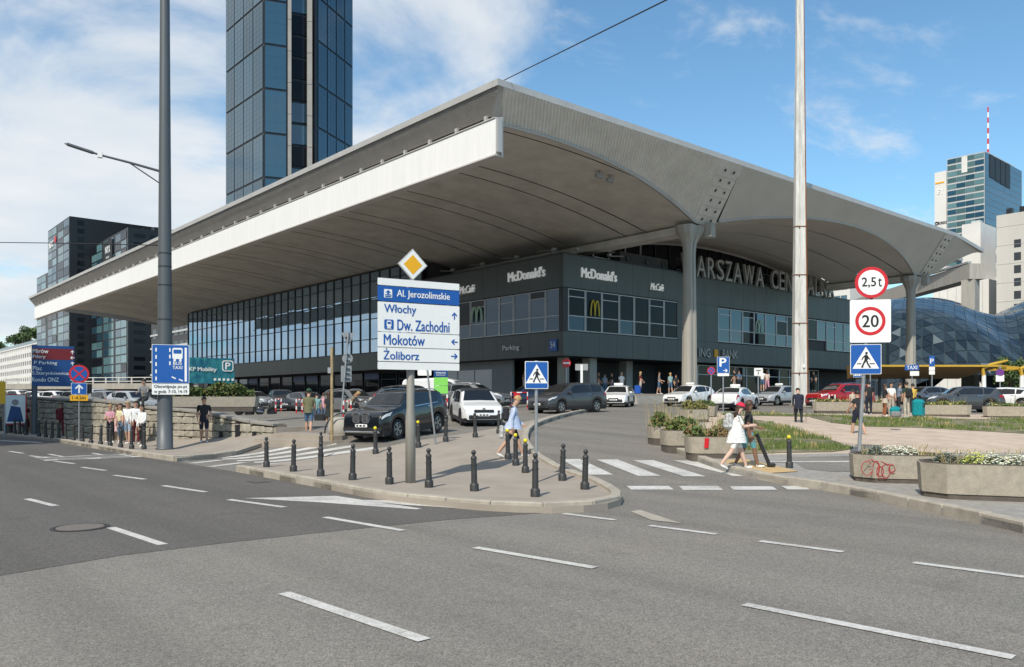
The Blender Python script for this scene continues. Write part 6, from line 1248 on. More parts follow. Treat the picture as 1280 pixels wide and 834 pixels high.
    for sd_ in (-1, 1):
        mo = MB(); mo.box((off - xm_, -sd_ * (ym + .10), zm + .05), (.12, .20, .14), bev=.035); mo.box((off - xm_ - .02, -sd_ * (ym + .0), zm), (.06, .12, .05)); mo.build('mirror', pm if not clad else MT['plastic_black'], t)
    for (a, b, c, d) in K['win'][:2]:
        patch('door_handle', 3, (d - .055, d - .055, d - .012, d - .012, .42, .62), 'chrome' if detail else pm, .022, 2, 1)
        patch('door_gap', 2, (d + .006, d + .006, d + .0095, d + .0095, -.9, 1.0), 'plastic_black', .003, 1, 3); patch('door_gap', 3, (d + .006, d + .006, d + .0095, d + .0095, .0, 1.0), 'plastic_black', .003, 1, 2)
    if rails:
        for sd_ in (-1, 1):
            mb = MB(); pts = []
            for k in range(9): u = .44 + .44 * k / 8; sc = sec(u * L_); pts.append((off - u * L_, sd_ * (sc[6][0] + .03), sc[6][1] + (.055 if 0 < k < 8 else .0)))
            mb.tube(pts, .02, 6); mb.build('roof_rail', MT[rails], t)
    if taxi:
        MB().box((off - .52 * L_, 0, H + .085), (.16, .62, .15), bev=.03).build('taxi_lamp', MT[taxi], t)
    return t
CAMA = math.atan2(0.7561136, 0.6544404)        # world angle of straight ahead
def hd(right, ahead): return math.atan2(ahead, right) - R(90) + CAMA
def cpos(u_v_d, dz=0): return (u_v_d[0], u_v_d[1], GZ(u_v_d[0], u_v_d[1]))
blk = paint('black', (.004, .006, .009)); wht = paint('white', (.80, .80, .79)); gry = paint('grey', (.045, .047, .052)); navy = paint('navy', (.008, .014, .045)); sil = paint('silver', (.38, .41, .44)); red = paint('red', (.36, .008, .012)); gry2 = paint('mid_grey', (.16, .165, .17)); gry3 = paint('blue_grey', (.085, .095, .115))
car('parked_car', 'black sport utility car with upright double grille leaving the forecourt by the island', 'car', 'suv', 4.45, 1.82, 1.64, blk, cpos((16.37, 25.25, 0.51)), hd(-.44, -.90), wr=.36, grille='kidney', rails='rim')
car('parked_car', 'small white crossover with black roof facing the street behind the black car', 'car', 'hatch', 4.18, 1.77, 1.56, wht, cpos((22.33, 28.29, 0.83)), hd(.22, -.975), wr=.345, grille='mid', clad=True, roof_tint=MT['plastic_black'], dark_rim=True)
car('parked_car', 'dark grey people carrier waiting at the far end of the island', 'car', 'mpv', 4.8, 1.9, 1.68, gry, cpos((32.50, 32.71, 1.28)), hd(-.74, -.67), wr=.345, grille='bar')
car('taxi', 'white taxi facing the camera behind the dark grey people carrier', 'taxi', 'hatch', 4.4, 1.8, 1.46, wht, cpos((42.56, 37.88, 1.56)), hd(-.28, -.96), 'white and silver taxis', grille='low', taxi='sign_white', roof_tint=None)
car('taxi', 'white rounded taxi parked left of the first column foot', 'taxi', 'hatch', 4.48, 1.76, 1.52, wht, cpos((47.94, 35.88, 1.65)), hd(-.72, -.69), 'white and silver taxis', grille='low', taxi='sign_white')
car('taxi', 'white saloon taxi seen from behind next to the P sign', 'taxi', 'sedan', 4.63, 1.78, 1.44, wht, cpos((44.42, 29.66, 1.44)), hd(.56, .83), 'white and silver taxis', grille='bar', taxi='sign_white')
car('taxi', 'silver taxi half hidden by the rusty mast', 'taxi', 'hatch', 4.48, 1.76, 1.50, sil, cpos((55.93, 33.59, 1.63)), hd(-.80, -.60), 'white and silver taxis', grille='low', taxi='sign_white')
car('parked_car', 'red sport utility car with silver roof rails behind the planter', 'car', 'suv', 4.4, 1.85, 1.68, red, cpos((52.76, 27.08, 1.57)), hd(-.95, -.30), wr=.35, rails='chrome')
car('parked_car', 'dark grey hatchback crossover seen from the side beside the flower troughs', 'car', 'suv', 4.4, 1.80, 1.58, gry, cpos((54.15, 19.92, 1.06)), hd(-.975, .22), wr=.345, style=1)
car('parked_car', 'white estate car just right of the dark grey crossover', 'car', 'hatch', 4.5, 1.8, 1.48, wht, cpos((63.24, 20.65, 1.33)), hd(-.75, .66))
car('parked_car', 'silver saloon at the far right edge', 'car', 'sedan', 4.6, 1.8, 1.46, sil, cpos((67.68, 20.77, 1.23)), hd(-.8, .6))
car('parked_car', 'dark saloon under the yellow shelter at right', 'car', 'sedan', 4.6, 1.8, 1.45, gry, cpos((82.65, 26.33, 2.00)), hd(-.9, .4)); car('parked_car', 'dark car mostly hidden behind the people with teal bags', 'car', 'hatch', 4.3, 1.8, 1.48, gry3, cpos((68.46, 28.03, 1.81)), hd(-.95, -.2))
car('taxi', 'dark blue taxi with a pink roof sign by the parking entrance', 'taxi', 'hatch', 4.4, 1.8, 1.52, navy, cpos((38.24, 42.29, 1.72)), hd(-.96, -.25), taxi='sign_pink' if 'sign_pink' in MT else 'sign_red')
car('delivery_van', 'white delivery van parked before the grey roller doors', 'van', 'van', 5.4, 2.0, 2.35, wht, cpos((34.21, 47.10, 1.60)), hd(.95, -.25), wr=.34, wf=.18)
car('parked_car', 'dark grey estate car in front of the white van', 'car', 'suv', 4.7, 1.85, 1.58, gry2, cpos((30.86, 39.41, 1.56)), hd(.93, -.35), rails='chrome')
car('parked_car', 'dark hatchback behind the big direction sign pole', 'car', 'hatch', 4.4, 1.8, 1.5, gry, cpos((26.36, 39.35, 1.49)), hd(.88, -.45))
car('parked_car', 'grey sport utility car behind the seated woman', 'car', 'suv', 4.5, 1.85, 1.66, gry2, cpos((26.30, 46.01, 1.54)), hd(.80, -.60), rails='chrome')
car('parked_car', 'dark car to the right of the grey sport utility car', 'car', 'hatch', 4.4, 1.8, 1.48, gry, cpos((30.97, 49.90, 1.66)), hd(.75, -.66))
car('parked_car', 'dark green grey car left of the thin rusty post', 'car', 'hatch', 4.3, 1.8, 1.46, gry3, cpos((27.89, 55.21, 1.71)), hd(.70, -.72)); car('parked_car', 'dark car facing the camera behind the motorcycle', 'car', 'suv', 4.4, 1.82, 1.6, gry, cpos((27.30, 58.37, 1.70)), hd(.35, -.93))
def tpos(p): return (p[0], p[1], TZ(p[0], p[1]))
LOT = [(292, 66, wht, 'hatch', 'white car behind the hedge planter', .9, -.4), (166, 58, sil, 'hatch', 'pale silver car below the banner sign, rightmost above the wall', .8, -.5), (150, 62, red, 'hatch', 'dark red car between two grey ones above the wall', .8, -.6), (138, 60, gry2, 'hatch', 'grey car second from left in the row above the wall', .8, -.6), (122, 62, sil, 'mpv', 'silver people carrier at the left of the row above the wall', .8, -.6), (96, 70, gry2, 'sedan', 'grey saloon behind the blue arrow plate above the wall', .9, -.4), (72, 72, wht, 'hatch', 'white car behind the street name board', .9, -.4), (48, 76, wht, 'sedan', 'white saloon at far left above the wall', .9, -.4), (26, 80, wht, 'mpv', 'white people carrier at far left above the wall end', .9, -.4), (215, 60, gry, 'hatch', 'dark car behind the lamp mast', .9, -.4), (236, 74, gry2, 'hatch', 'grey car under the teal banner', .9, -.3), (318, 72, sil, 'hatch', 'silver blue car left of the motorcycle', .8, -.5)]
def dpt(u, dep):
    a = (u - 640) / 1017 * dep; return (a * 0.7561136 + dep * 0.6544404, -a * 0.6544404 + dep * 0.7561136)
for u, dep, pm_, kd, lab, a_, b_ in LOT:
    p = dpt(u, dep); car('parked_car', lab, 'car', kd, 4.3, 1.78, 1.62 if kd == 'mpv' else 1.48, pm_, (p[0], p[1], TZ(*p)), hd(a_, b_), 'cars parked above the wall', detail=False)
# motorcycle
def motorbike(p, head, label, col):
    t = thing('motorcycle', label, 'motorcycle', p, head)
    for x in (-.68, .68):
        ty, ri = wheel_parts(.31, .14, 1, True); o = link('wheel', ty, t, (x, 0, .31)); link('rim', ri, o)
    mb = MB(); mb.tube([(.66, 0, .31), (.50, 0, .75), (.42, 0, 1.02)], .035, 6); mb.tube([(.42, -.36, 1.05), (.46, 0, 1.02), (.42, .36, 1.05)], .02, 6); mb.tube([(-.68, 0, .31), (-.15, 0, .42), (.4, 0, .55)], .06, 6); mb.build('frame', MT['frame_dark'], t)
    mb = MB(); mb.ball((.12, 0, .80), (.26, .12, .11)); mb.box((-.02, 0, .45), (.45, .3, .34), bev=.08); mb.build('tank', col, t, smooth=True)
    mb = MB(); mb.box((-.42, 0, .84), (.7, .26, .11), ry=R(6), bev=.04); mb.build('seat', MT['plastic_black'], t); MB().box((-.80, 0, .80), (.3, .16, .1), ry=R(15), bev=.03).build('tail', MT['sign_red'], t); MB().ball((.52, 0, .92), (.10, .12, .12)).build('headlight', MT['lamp_clear'], t, smooth=True); MB().tube([(.1, -.14, .3), (-.75, -.2, .42)], .05, 8).build('exhaust', MT['chrome'], t)
p = dpt(326, 50); motorbike((p[0], p[1], GZ(*p)), hd(.8, .5), 'black and red motorcycle parked beside the hedge planter', gry)
p = dpt(312, 52); motorbike((p[0], p[1], GZ(*p)), hd(.7, .6), 'second darker motorcycle half behind the hedge planter', gry)
# ================================================================ PLANTS
def leaf_cloud(mb, n, fn, size, rnd, mats=(0,), up=.4):
    for _ in range(n):
        p = fn(); s_ = size * rnd.uniform(.6, 1.4); a = Vector((rnd.gauss(0, 1), rnd.gauss(0, 1), rnd.gauss(0, 1) * .7 + up)).normalized(); b = a.orthogonal().normalized() * s_ * .45; a = a * s_
        mb.mi(rnd.choice(mats)); p = Vector(p); mb.add([p - b * .3, p + a * .5 - b, p + a, p + a * .5 + b], [(0, 1, 2, 3)])
rp = random.Random(21)
MPL = [MT['leaf_a'], MT['leaf_b'], MT['leaf_dark'], MT['straw'], MT['heather'], MT['petal_white'], MT['petal_yellow'], MT['silver_leaf']]
def tub_poly(a, b, ch, n=0): return [(-a, -b + ch), (-a + ch, -b), (a - ch, -b), (a, -b + ch), (a, b - ch), (a - ch, b), (-a + ch, b), (-a, b - ch)]
def trough(name, label, p, rz, a, b, h, ch, group, rounded=False, flare=.06):
    t = thing(name, label, 'planter', p, rz, group)
    def ringp(k, z):
        if rounded: return [(math.copysign(abs(math.cos(q)) ** .55, math.cos(q)) * a * k, math.copysign(abs(math.sin(q)) ** .55, math.sin(q)) * b * k, z) for q in [2 * math.pi * i / 24 for i in range(24)]]
        return [(x * k, y * k, z) for x, y in tub_poly(a, b, ch)]
    def loft(rs_, close_bottom=True):
        mb = MB(); n = len(rs_[0]); mb.add([q for r in rs_ for q in r], [(i * n + k, i * n + (k + 1) % n, (i + 1) * n + (k + 1) % n, (i + 1) * n + k) for i in range(len(rs_) - 1) for k in range(n)]); return mb
    loft([ringp(.95, -.15), ringp(.955, .10)]).build('base', MT['planter_base'], t)
    loft([ringp(.90, .10), ringp(.985, .102), ringp(1.0, h * .5), ringp(1 + flare * .3, h), ringp(1 - .05, h + .001), ringp(.94, h - .12)]).build('tub', MT['planter'], t)
    loft([ringp(.985, h - .0), ringp(.985, h + .022), ringp(.935, h + .022), ringp(.935, h - .1)]).build('rim', MT['planter_base'], t)
    mb = MB(); mb.add(ringp(.945, h - .08), [tuple(range(24 if rounded else 8))]); mb.build('soil', MT['soil'], t)
    return t
def plant_fill(t, name, label, a, b, h, n, size, mats, tall, dens_seed, blades=0, white=None):
    """bushy planting standing in a tub"""
    o = MB(); rnd = random.Random(dens_seed)
    cl = [(rnd.uniform(-a, a) * .85, rnd.uniform(-b, b) * .8, rnd.uniform(.5, 1) * tall, rnd.choice(mats)) for _ in range(int(6 + 9 * a))]
    for cx_, cy_, ht, mt2 in cl:
        def fn():
            r = rnd.random() ** .5; q = rnd.uniform(0, 6.28); z = rnd.random() ** .7; k = .20 + .12 * tall
            return (max(-a, min(a, cx_ + math.cos(q) * r * k * (1.1 - z * .6))), max(-b, min(b, cy_ + math.sin(q) * r * k * (1.1 - z * .6))), h - .1 + z * ht)
        leaf_cloud(o, n // len(cl), fn, size, rnd, (mt2, mt2, rnd.choice(mats)))
    for _ in range(blades):
        x, y = rnd.uniform(-a, a) * .9, rnd.uniform(-b, b) * .9; hh = tall * rnd.uniform(.7, 1.8); lx, ly = rnd.gauss(0, .1), rnd.gauss(0, .1); o.mi(rnd.choice((1, 3, 3)))
        o.add([(x - .008, y, h - .05), (x + .008, y, h - .05), (x + lx, y + ly, h + hh)], [(0, 1, 2)]); o.add([(x + lx * .7, y - .012 + ly * .7, h + hh * .7), (x + lx * .85 + .012, y + ly * .85, h + hh * .85), (x + lx, y + ly, h + hh)], [(0, 1, 2)])
    if white:
        for cx_, cy_, rr, mt2 in white:
            for _ in range(230):
                q = rnd.uniform(0, 6.28); r = rnd.random() ** .5 * rr; x, y = cx_ + r * math.cos(q) * 1.3, cy_ + r * math.sin(q); z = h + .02 + (.20 * (1 - (r / rr) ** 2)) * rnd.uniform(.7, 1.1)
                o.mi(mt2); s_ = rnd.uniform(.018, .034); o.add([(x - s_, y, z), (x, y - s_, z + rnd.uniform(-.01, .02)), (x + s_, y, z + .005), (x, y + s_, z + .01)], [(0, 1, 2, 3)])
                if rnd.random() < .5: o.mi(rnd.choice((0, 7))); o.add([(x, y, z - .06), (x + .03, y + .01, z - .02), (x + .02, y - .03, z - .0)], [(0, 1, 2)])
    me = o.mesh(name, MPL); ob = link(name, me, None, t.location, t.rotation_euler); tag(ob, label, 'plants'); return ob
tb = trough('planter', 'round edged concrete tub with a red sticker beside the crossing', (19.68, 13.97, 0.39), facing((19, 13), .25), .72, .62, .56, .2, 'concrete plant tubs', True)
put(fpoly([(-.07, -.14), (.05, -.14), (.07, .14), (-.05, .14)]), 'sign_red', tb, x=-.28, y=-.645, z=.40, name='sticker')
plant_fill(tb, 'heather_bush', 'bushy green and reddish plants in the tub with the red sticker', .68, .58, .56, 1500, .10, [0, 1, 4, 4, 0], .42, 1, 60)
tb = trough('planter', 'middle of the three rounded tubs along the slip road', (20.66, 15.77, 0.50), facing((20, 15), .3), .62, .58, .55, .2, 'concrete plant tubs', True); plant_fill(tb, 'shrub', 'dense green shrub in the middle rounded tub', .6, .55, .55, 1500, .11, [0, 0, 1], .5, 2, 40)
tb = trough('planter', 'rounded tub closest to the bend of the slip road', (22.00, 17.56, 0.61), facing((22, 18), .3), .5, .5, .5, .2, 'concrete plant tubs', True); plant_fill(tb, 'heather_bush', 'brownish loose heather in the tub at the bend', .52, .5, .5, 1300, .10, [1, 4, 1, 0], .55, 3, 60)
tb = trough('planter', 'angular concrete tub tipped beside a second one behind the bend', (30.40, 22.48, 1.02), facing((28, 22), .5), .55, .5, .55, .15, 'concrete plant tubs'); plant_fill(tb, 'shrub', 'yellow green shrub in the angular tub', .5, .45, .55, 900, .11, [0, 1, 1], .5, 4, 20)
tb = trough('planter', 'smaller angular concrete tub leaning left of the P sign pole', (34.16, 24.58, 1.17), facing((30, 23), -.3), .5, .45, .6, .14, 'concrete plant tubs'); tb.rotation_euler = (R(4), R(7), tb.rotation_euler[2]); plant_fill(tb, 'shrub', 'short dark shrub in the leaning tub', .4, .35, .6, 500, .10, [0, 2], .3, 5)
fA = trough('flower_trough', 'concrete flower trough with red graffiti behind the speed limit post', (19.17, 8.44, 0.12), facing((17, 9), .12), 1.0, .68, .62, .38, 'concrete flower troughs')
plant_fill(fA, 'flower_bed', 'white flowers and pale grass tuft in the graffiti trough', .85, .5, .60, 420, .08, [0, 7, 2], .16, 6, 90, [(-.15, -.25, .30, 5), (.15, -.1, .24, 5), (-.5, -.2, .16, 7)])
fB = trough('flower_trough', 'larger concrete flower trough at the right edge of the pavement', (17.22, 6.01, 0.12), facing((15.5, 6), .12), 1.05, .72, .66, .40, 'concrete flower troughs')
plant_fill(fB, 'flower_bed', 'white and yellow flowers with tall dry grass in the right trough', .9, .55, .64, 520, .08, [0, 7, 7, 2], .18, 7, 110, [(-.1, -.3, .22, 6), (.15, -.35, .22, 5), (.55, -.25, .22, 5), (-.6, -.2, .2, 7)])
gr = MB()
def squig(P, r=.0085):
    gr.tube([(x, -.004 - .0004 * (len(gr.v) % 7), z) for x, z in P], r, 4)
c_ = lambda x, z, rx, rz_, a, b, n=14: [(x + rx * math.cos(R(a + (b - a) * i / n)), z + rz_ * math.sin(R(a + (b - a) * i / n))) for i in range(n + 1)]
for P in (c_(-.30, .0, .11, .16, 40, 330), [(-.26, -.02), (-.18, -.02), (-.20, -.16)], c_(-.10, .02, .07, .15, -90, 170), c_(-.02, -.06, .07, .11, 0, 360), c_(.10, -.05, .09, .15, 60, 400), [(.0, .16), (.12, .10), (.26, .08), (.30, -.03), (.2, -.08)], c_(.24, .0, .08, .10, 90, 300), [(-.34, .14), (-.2, .2), (-.05, .1), (-.06, -.22), (.12, -.22)]): squig(P)
gr.build('graffiti', mm('graffiti_red', (.42, .045, .05), .6), fA, (-.48, -.690, .33))
for (p, l, w_) in (((43.94, 22.88, 1.28), 'flat concrete trough before the red car', 1.15), ((45.14, 21.11, 1.24), 'flat concrete trough behind the standing travellers', .9), ((45.62, 17.65, 1.13), 'flat concrete trough before the dark grey crossover', 1.25), ((47.30, 15.07, 1.06), 'flat concrete trough at the far right before the parked cars', 1.2)):
    tb = trough('flower_trough', l, p, facing(p), w_, .5, .60, .2, 'flat troughs along the forecourt'); plant_fill(tb, 'shrub', 'low planting in the ' + l, w_ * .9, .4, .6, 600, .12, [0, 1, 1, 6] if 'crossover' in l else [0, 1, 3], .26, int(w_ * 50), 25)
hp = dpt(266, 42.5); hz_ = 2 + (500 - 511) / 1017 * 42.5
hdg = trough('flower_trough', 'long concrete trough with a clipped hedge above the stone wall', (hp[0], hp[1], hz_), facing(hp, -.05), 2.3, .7, .62, .2, 'hedge trough'); del hdg['group']
o = MB(); rnd = random.Random(9)
def hf():
    x = rnd.uniform(-2.1, 2.0); q = rnd.random(); return (x, rnd.uniform(-.62, .6), .55 + (q ** .6) * (.62 + .16 * math.sin(x * 2.3) + .08 * math.sin(x * 6)))
leaf_cloud(o, 5200, hf, .12, rnd, (0, 0, 1, 2)); ob = link('hedge', o.mesh('hedge', MPL), None, hdg.location, hdg.rotation_euler); tag(ob, 'long clipped green hedge in the trough under the teal banner', 'hedge')
hp2 = dpt(222, 43); o = MB(); leaf_cloud(o, 1500, lambda: (rnd.uniform(-.8, .8), rnd.uniform(-.4, .4), rnd.random() ** .7 * .9), .13, rnd, (2, 2, 0)); ob = link('shrub', o.mesh('shrub', MPL), None, (hp2[0], hp2[1], TZ(*hp2) + .35)); tag(ob, 'dark shrub just left of the long hedge', 'shrub')
# trees
def tree(p, h, r, label, seed, n=2600, leaf=.35, mats=(0, 2, 2)):
    rnd = random.Random(seed); t = thing('leafy_tree', label, 'tree', p)
    tk = MB(); tk.tube([(0, 0, 0), (.05, 0, h * .3), (0, .1, h * .65)], [.05 * h * .6, .04 * h * .5, .012 * h], 8)
    cl = []
    for k in range(9):
        a = rnd.uniform(0, 6.28); q = Vector((math.cos(a) * r * rnd.uniform(.25, .75), math.sin(a) * r * rnd.uniform(.25, .75), h * rnd.uniform(.5, .9))); cl.append((q, r * rnd.uniform(.28, .45)))
        tk.tube([(0, 0, h * rnd.uniform(.3, .5)), q * .6 + Vector((0, 0, h * .22)), q], [.012 * h, .009 * h, .004 * h], 5)
    tk.build('trunk', MT['bark'], t); cr = MB()
    def fn():
        q, rr = rnd.choice(cl); d = Vector((rnd.gauss(0, 1), rnd.gauss(0, 1), rnd.gauss(0, .8))).normalized() * rr * rnd.random() ** .4; return q + d
    leaf_cloud(cr, n, fn, leaf, rnd, mats); cr.build('crown', MPL, t); return t
p = dpt(1262, 105); tree((p[0], p[1], 1.2), 6.2, 2.6, 'small green tree behind the last yellow shelter post', 4, 2200, .30); p = dpt(1277, 112); tree((p[0], p[1], 1.2), 5.6, 2.4, 'small green tree at the right edge by the shelter', 5, 1800, .30)
for i, y in enumerate((640, 668, 690, 720, 790)): tree((120, y, 38.2), (14, 15, 12, 13, 13)[i], 8, ['round roof tree nearest the hotel block', 'second roof tree on the white block', 'third roof tree on the white block', 'fourth roof tree on the white block', 'roof tree at the far left on the white block'][i], 30 + i, 800, 1.3)
# ================================================================ PEOPLE
SKIN = mm('skin', (.50, .30, .21), .6, var=.06, scale=9); SKIN2 = mm('skin_dark', (.22, .12, .075), .6, var=.06, scale=9)
HAIR = {'brown': mm('hair_brown', (.06, .03, .016), .6, var=.3, scale=30), 'dark': mm('hair_dark', (.012, .009, .008), .55), 'blond': mm('hair_blond', (.42, .26, .11), .6, var=.25, scale=30), 'grey': mm('hair_grey', (.30, .29, .28), .7, var=.2, scale=30)}
def person(label, p, face, h=1.75, top=None, bottom=None, shoe=None, skin=None, hair='brown', long_hair=False, sleeves='short', legs='long', stride=0.0, phase=1, lean=0.0, arms=((8, 12), (8, 12)), splay=(4, 4), build=1.0, cap=None, skirt=None, sit=False, group=None, head_turn=0, head_nod=0, female=False, shirt_len=None):
    """one continuous body skinned over a posed skeleton, facing +x; arms = ((forward swing, elbow bend) left, right)"""
    s = h / 1.75; t = thing('person', label, 'person', p, face, group); t.scale = (s, s, s)
    V = []; E = []; Rr = []; tagv = []
    def v(co, r, tg, par=None):
        V.append(Vector(co)); Rr.append(r); tagv.append(tg)
        if par is not None: E.append((par, len(V) - 1))
        return len(V) - 1
    ln = R(lean); hipz = .92 if not sit else .50
    def up(x, z): return (x + math.sin(ln) * z, z * math.cos(ln))
    def sp(x, y, z): a, b = up(x, z); return (a, y, hipz + b)
    shw = (.165 if female else .185) * (.5 + .5 * build)
    pel = v((0, 0, hipz), (.125 * build, .155 * build), 'pel'); wa = v(sp(.0, 0, .16), (.105 * build, .13 * build), 'top', pel); ch = v(sp(.0, 0, .36), (.118 * build, .155 * build), 'top', wa); nb = v(sp(-.01, 0, .51), (.07, .085), 'top', ch); nk = v(sp(.0, 0, .57), (.052, .052), 'skin', nb)
    hx = sp(.02 + .10 * math.sin(R(head_nod)), 0, .635); h1 = v(hx, (.072, .066), 'head', nk); h2 = v((hx[0] + .005 + .06 * math.sin(ln + R(head_nod)), 0, hx[2] + .09), (.090, .076), 'head', h1); h3 = v((hx[0] - .0 + .09 * math.sin(ln + R(head_nod)), 0, hx[2] + .155), (.060, .055), 'head', h2)
    hands = []
    for sd, (fw, el), spl in ((1, arms[0], splay[0]), (-1, arms[1], splay[1])):
        S0 = Vector(sp(-.01, sd * shw, .465)); sh = v(S0, (.060 * build, .062 * build), 'top', ch)
        a = R(fw) - ln * .3; d = Vector((math.sin(a), sd * math.sin(R(spl)), -math.cos(a))).normalized(); e_ = S0 + d * .28
        mid = v(S0 + d * .13, (.050, .052), 'top', sh)
        el_ = v(e_, (.040, .042), 'elbow', mid); b = a + R(el); d2 = Vector((math.sin(b), -sd * .25 * math.sin(R(el)) + sd * .02, -math.cos(b))).normalized(); w_ = e_ + d2 * .245
        fa = v(e_ + d2 * .09, (.038, .040), 'fore', el_); wr = v(w_, (.024, .030), 'fore', fa); pm_ = v(w_ + d2 * .055, (.017, .036), 'hand', wr); hands.append((w_ + d2 * .09, d2, sd))
        side_ = Vector((0, 1, 0)).cross(d2); side_ = Vector((math.cos(b), 0, math.sin(b))) if side_.length < .1 else side_.normalized()
        for k in range(4):
            o_ = side_ * (.027 - .018 * k); L1 = (.036, .042, .040, .030)[k]; base = w_ + d2 * .088 + o_; curl = Vector((0, -sd, 0)) * .014
            f1 = v(base, (.0095, .0095), 'hand', pm_); f2 = v(base + d2 * L1 * .9 + curl * .6, (.0085, .0085), 'hand', f1); v(base + d2 * L1 * 1.55 + curl * 2.0, (.0070, .0070), 'hand', f2)
        th = w_ + d2 * .035 + side_ * .034; t1 = v(th, (.011, .011), 'hand', wr); v(th + d2 * .038 + side_ * .016 - Vector((0, sd * .008, 0)), (.0085, .0085), 'hand', t1)
    feet = []
    for sd in (1, -1):
        hp_ = Vector((0, sd * .088 * build, hipz - .055)); hi = v(hp_, (.088 * build, .092 * build), 'leg', pel)
        fr = stride * (1 if sd == phase else -1)
        if sit: a = R(82); kb = R(-85)
        else: a = R(fr); kb = R(-(abs(stride) * .55 if fr < 0 else abs(stride) * .12) - 3)
        d = Vector((math.sin(a), sd * .02, -math.cos(a))); kn = hp_ + d * .42; m1 = v(hp_ + d * .2, (.074 * build, .078 * build), 'leg', hi); k_ = v(kn, (.054, .056), 'knee', m1)
        c = a + kb; d2 = Vector((math.sin(c), 0, -math.cos(c))); cf = v(kn + d2 * .15 - Vector((.012, 0, 0)), (.052, .052), 'shin', k_); ank = kn + d2 * .40; an = v(ank, (.034, .034), 'shin', cf)
        ft = R(-6) if fr >= 0 else c * .9
        fd = Vector((math.cos(ft * (1 if fr < 0 else -1)), 0, math.sin(ft if fr < 0 else -ft))) if False else Vector((math.cos(c * .75 if fr < 0 else 0), sd * .12, (math.sin(c * .75) if fr < 0 else .10 * (1 if stride > 8 else 0)))).normalized()
        hl = v(ank + Vector((-.03, 0, -.045)), (.036, .034), 'shoe', an); b1 = v(ank + fd * .10 + Vector((0, 0, -.052)), (.034, .042), 'shoe', hl); v(ank + fd * .185 + Vector((0, 0, -.058)), (.022, .036), 'shoe', b1); feet.append(ank.z - .085)
    lo = min(feet)
    dz = -lo if not sit else 0
    for q in V: q.z += dz
    me = bpy.data.meshes.new('body'); me.from_pydata([tuple(q) for q in V], E, []); o = bpy.data.objects.new('body', me); C.objects.link(o)
    o.modifiers.new('skin', 'SKIN').use_smooth_shade = True; o.modifiers['skin'].branch_smoothing = .25; sub = o.modifiers.new('sub', 'SUBSURF'); sub.levels = 1
    sv = me.skin_vertices[0].data
    for i, r in enumerate(Rr):
        k_ = {'head': 1.20, 'pel': 1.12, 'top': 1.10, 'leg': 1.16, 'knee': 1.2, 'shin': 1.22, 'shoe': 1.15, 'skin': 1.1}.get(tagv[i], 1.08); sv[i].radius = (r[0] * k_, r[1] * k_)
    sv[0].use_root = True
    dg = bpy.context.evaluated_depsgraph_get(); nm_ = bpy.data.meshes.new_from_object(o.evaluated_get(dg)); bpy.data.objects.remove(o); bpy.data.meshes.remove(me)
    nm_.name = 'body'; skm = skin or SKIN; top = top or cloth('white', (.75, .75, .73)); bottom = bottom or cloth('navy', (.012, .016, .035)); shoe = shoe or cloth('shoe', (.03, .03, .03))
    nm_.materials.clear()
    for m in (skm, top, bottom, shoe): nm_.materials.append(m)
    seg = [(V[a], V[b], tagv[a], tagv[b], b) for a, b in E]
    def mat_of(c):
        best = None
        for a, b, ta, tb, _ in seg:
            ab = b - a; k = max(0, min(1, (c - a).dot(ab) / max(1e-9, ab.length_squared))); dd = (c - (a + ab * k)).length_squared
            if best is None or dd < best[0]: best = (dd, ta if k < .5 else tb, k, ta, tb)
        tg = best[1]
        if tg in ('skin', 'head', 'hand'): return 0
        if tg == 'top': return 1 if not (sleeves == 'none' and best[3] == 'top' and best[4] == 'elbow') else 0
        if tg == 'pel': return 1 if c.z > hipz + dz + .03 else 2
        if tg == 'elbow': return 1 if sleeves == 'long' else (0 if best[2] > .5 or best[3] != 'top' else (1 if sleeves == 'short' and best[2] < .5 else 0))
        if tg == 'fore': return 1 if sleeves == 'long' else 0
        if tg == 'leg': return 2
        if tg == 'knee': return 2 if legs == 'long' or (legs == 'short' and best[3] == 'leg' and best[2] < .85) else 0
        if tg == 'shin': return 2 if legs == 'long' else 0
        return 3
    for f in nm_.polygons: f.material_index = mat_of(f.center); f.use_smooth = True
    link('body', nm_, t)
    HC = V[h2]; nod = R(head_nod) + ln
    # face: nose, eyes, brows, mouth, ears
    def fo(mb, nm2, m): 
        for i, q in enumerate(mb.v):
            w = Matrix.Rotation(R(head_turn), 3, 'Z') @ (Matrix.Rotation(nod, 3, 'Y') @ Vector(q)); mb.v[i] = tuple(w + HC)
        return mb.build(nm2, m, t, smooth=True)
    mb = MB(); mb.add([(.085, -.012, -.025), (.085, .012, -.025), (.112, 0, -.030), (.088, 0, .02)], [(0, 2, 3), (2, 1, 3), (0, 1, 2)]); mb.ball((.0, .078, -.005), (.016, .008, .028), 6, 4); mb.ball((.0, -.078, -.005), (.016, .008, .028), 6, 4); fo(mb, 'nose_and_ears', skm)
    mb = MB(); mb.ball((.083, .031, .012), (.010, .014, .007), 6, 4); mb.ball((.083, -.031, .012), (.010, .014, .007), 6, 4); mb.box((.086, .031, .030), (.01, .036, .007)); mb.box((.086, -.031, .030), (.01, .036, .007)); fo(mb, 'eyes', MT['sign_black'])
    mb = MB(); mb.box((.084, 0, -.055), (.008, .042, .010)); fo(mb, 'mouth', mm('lips', (.36, .12, .10), .5))
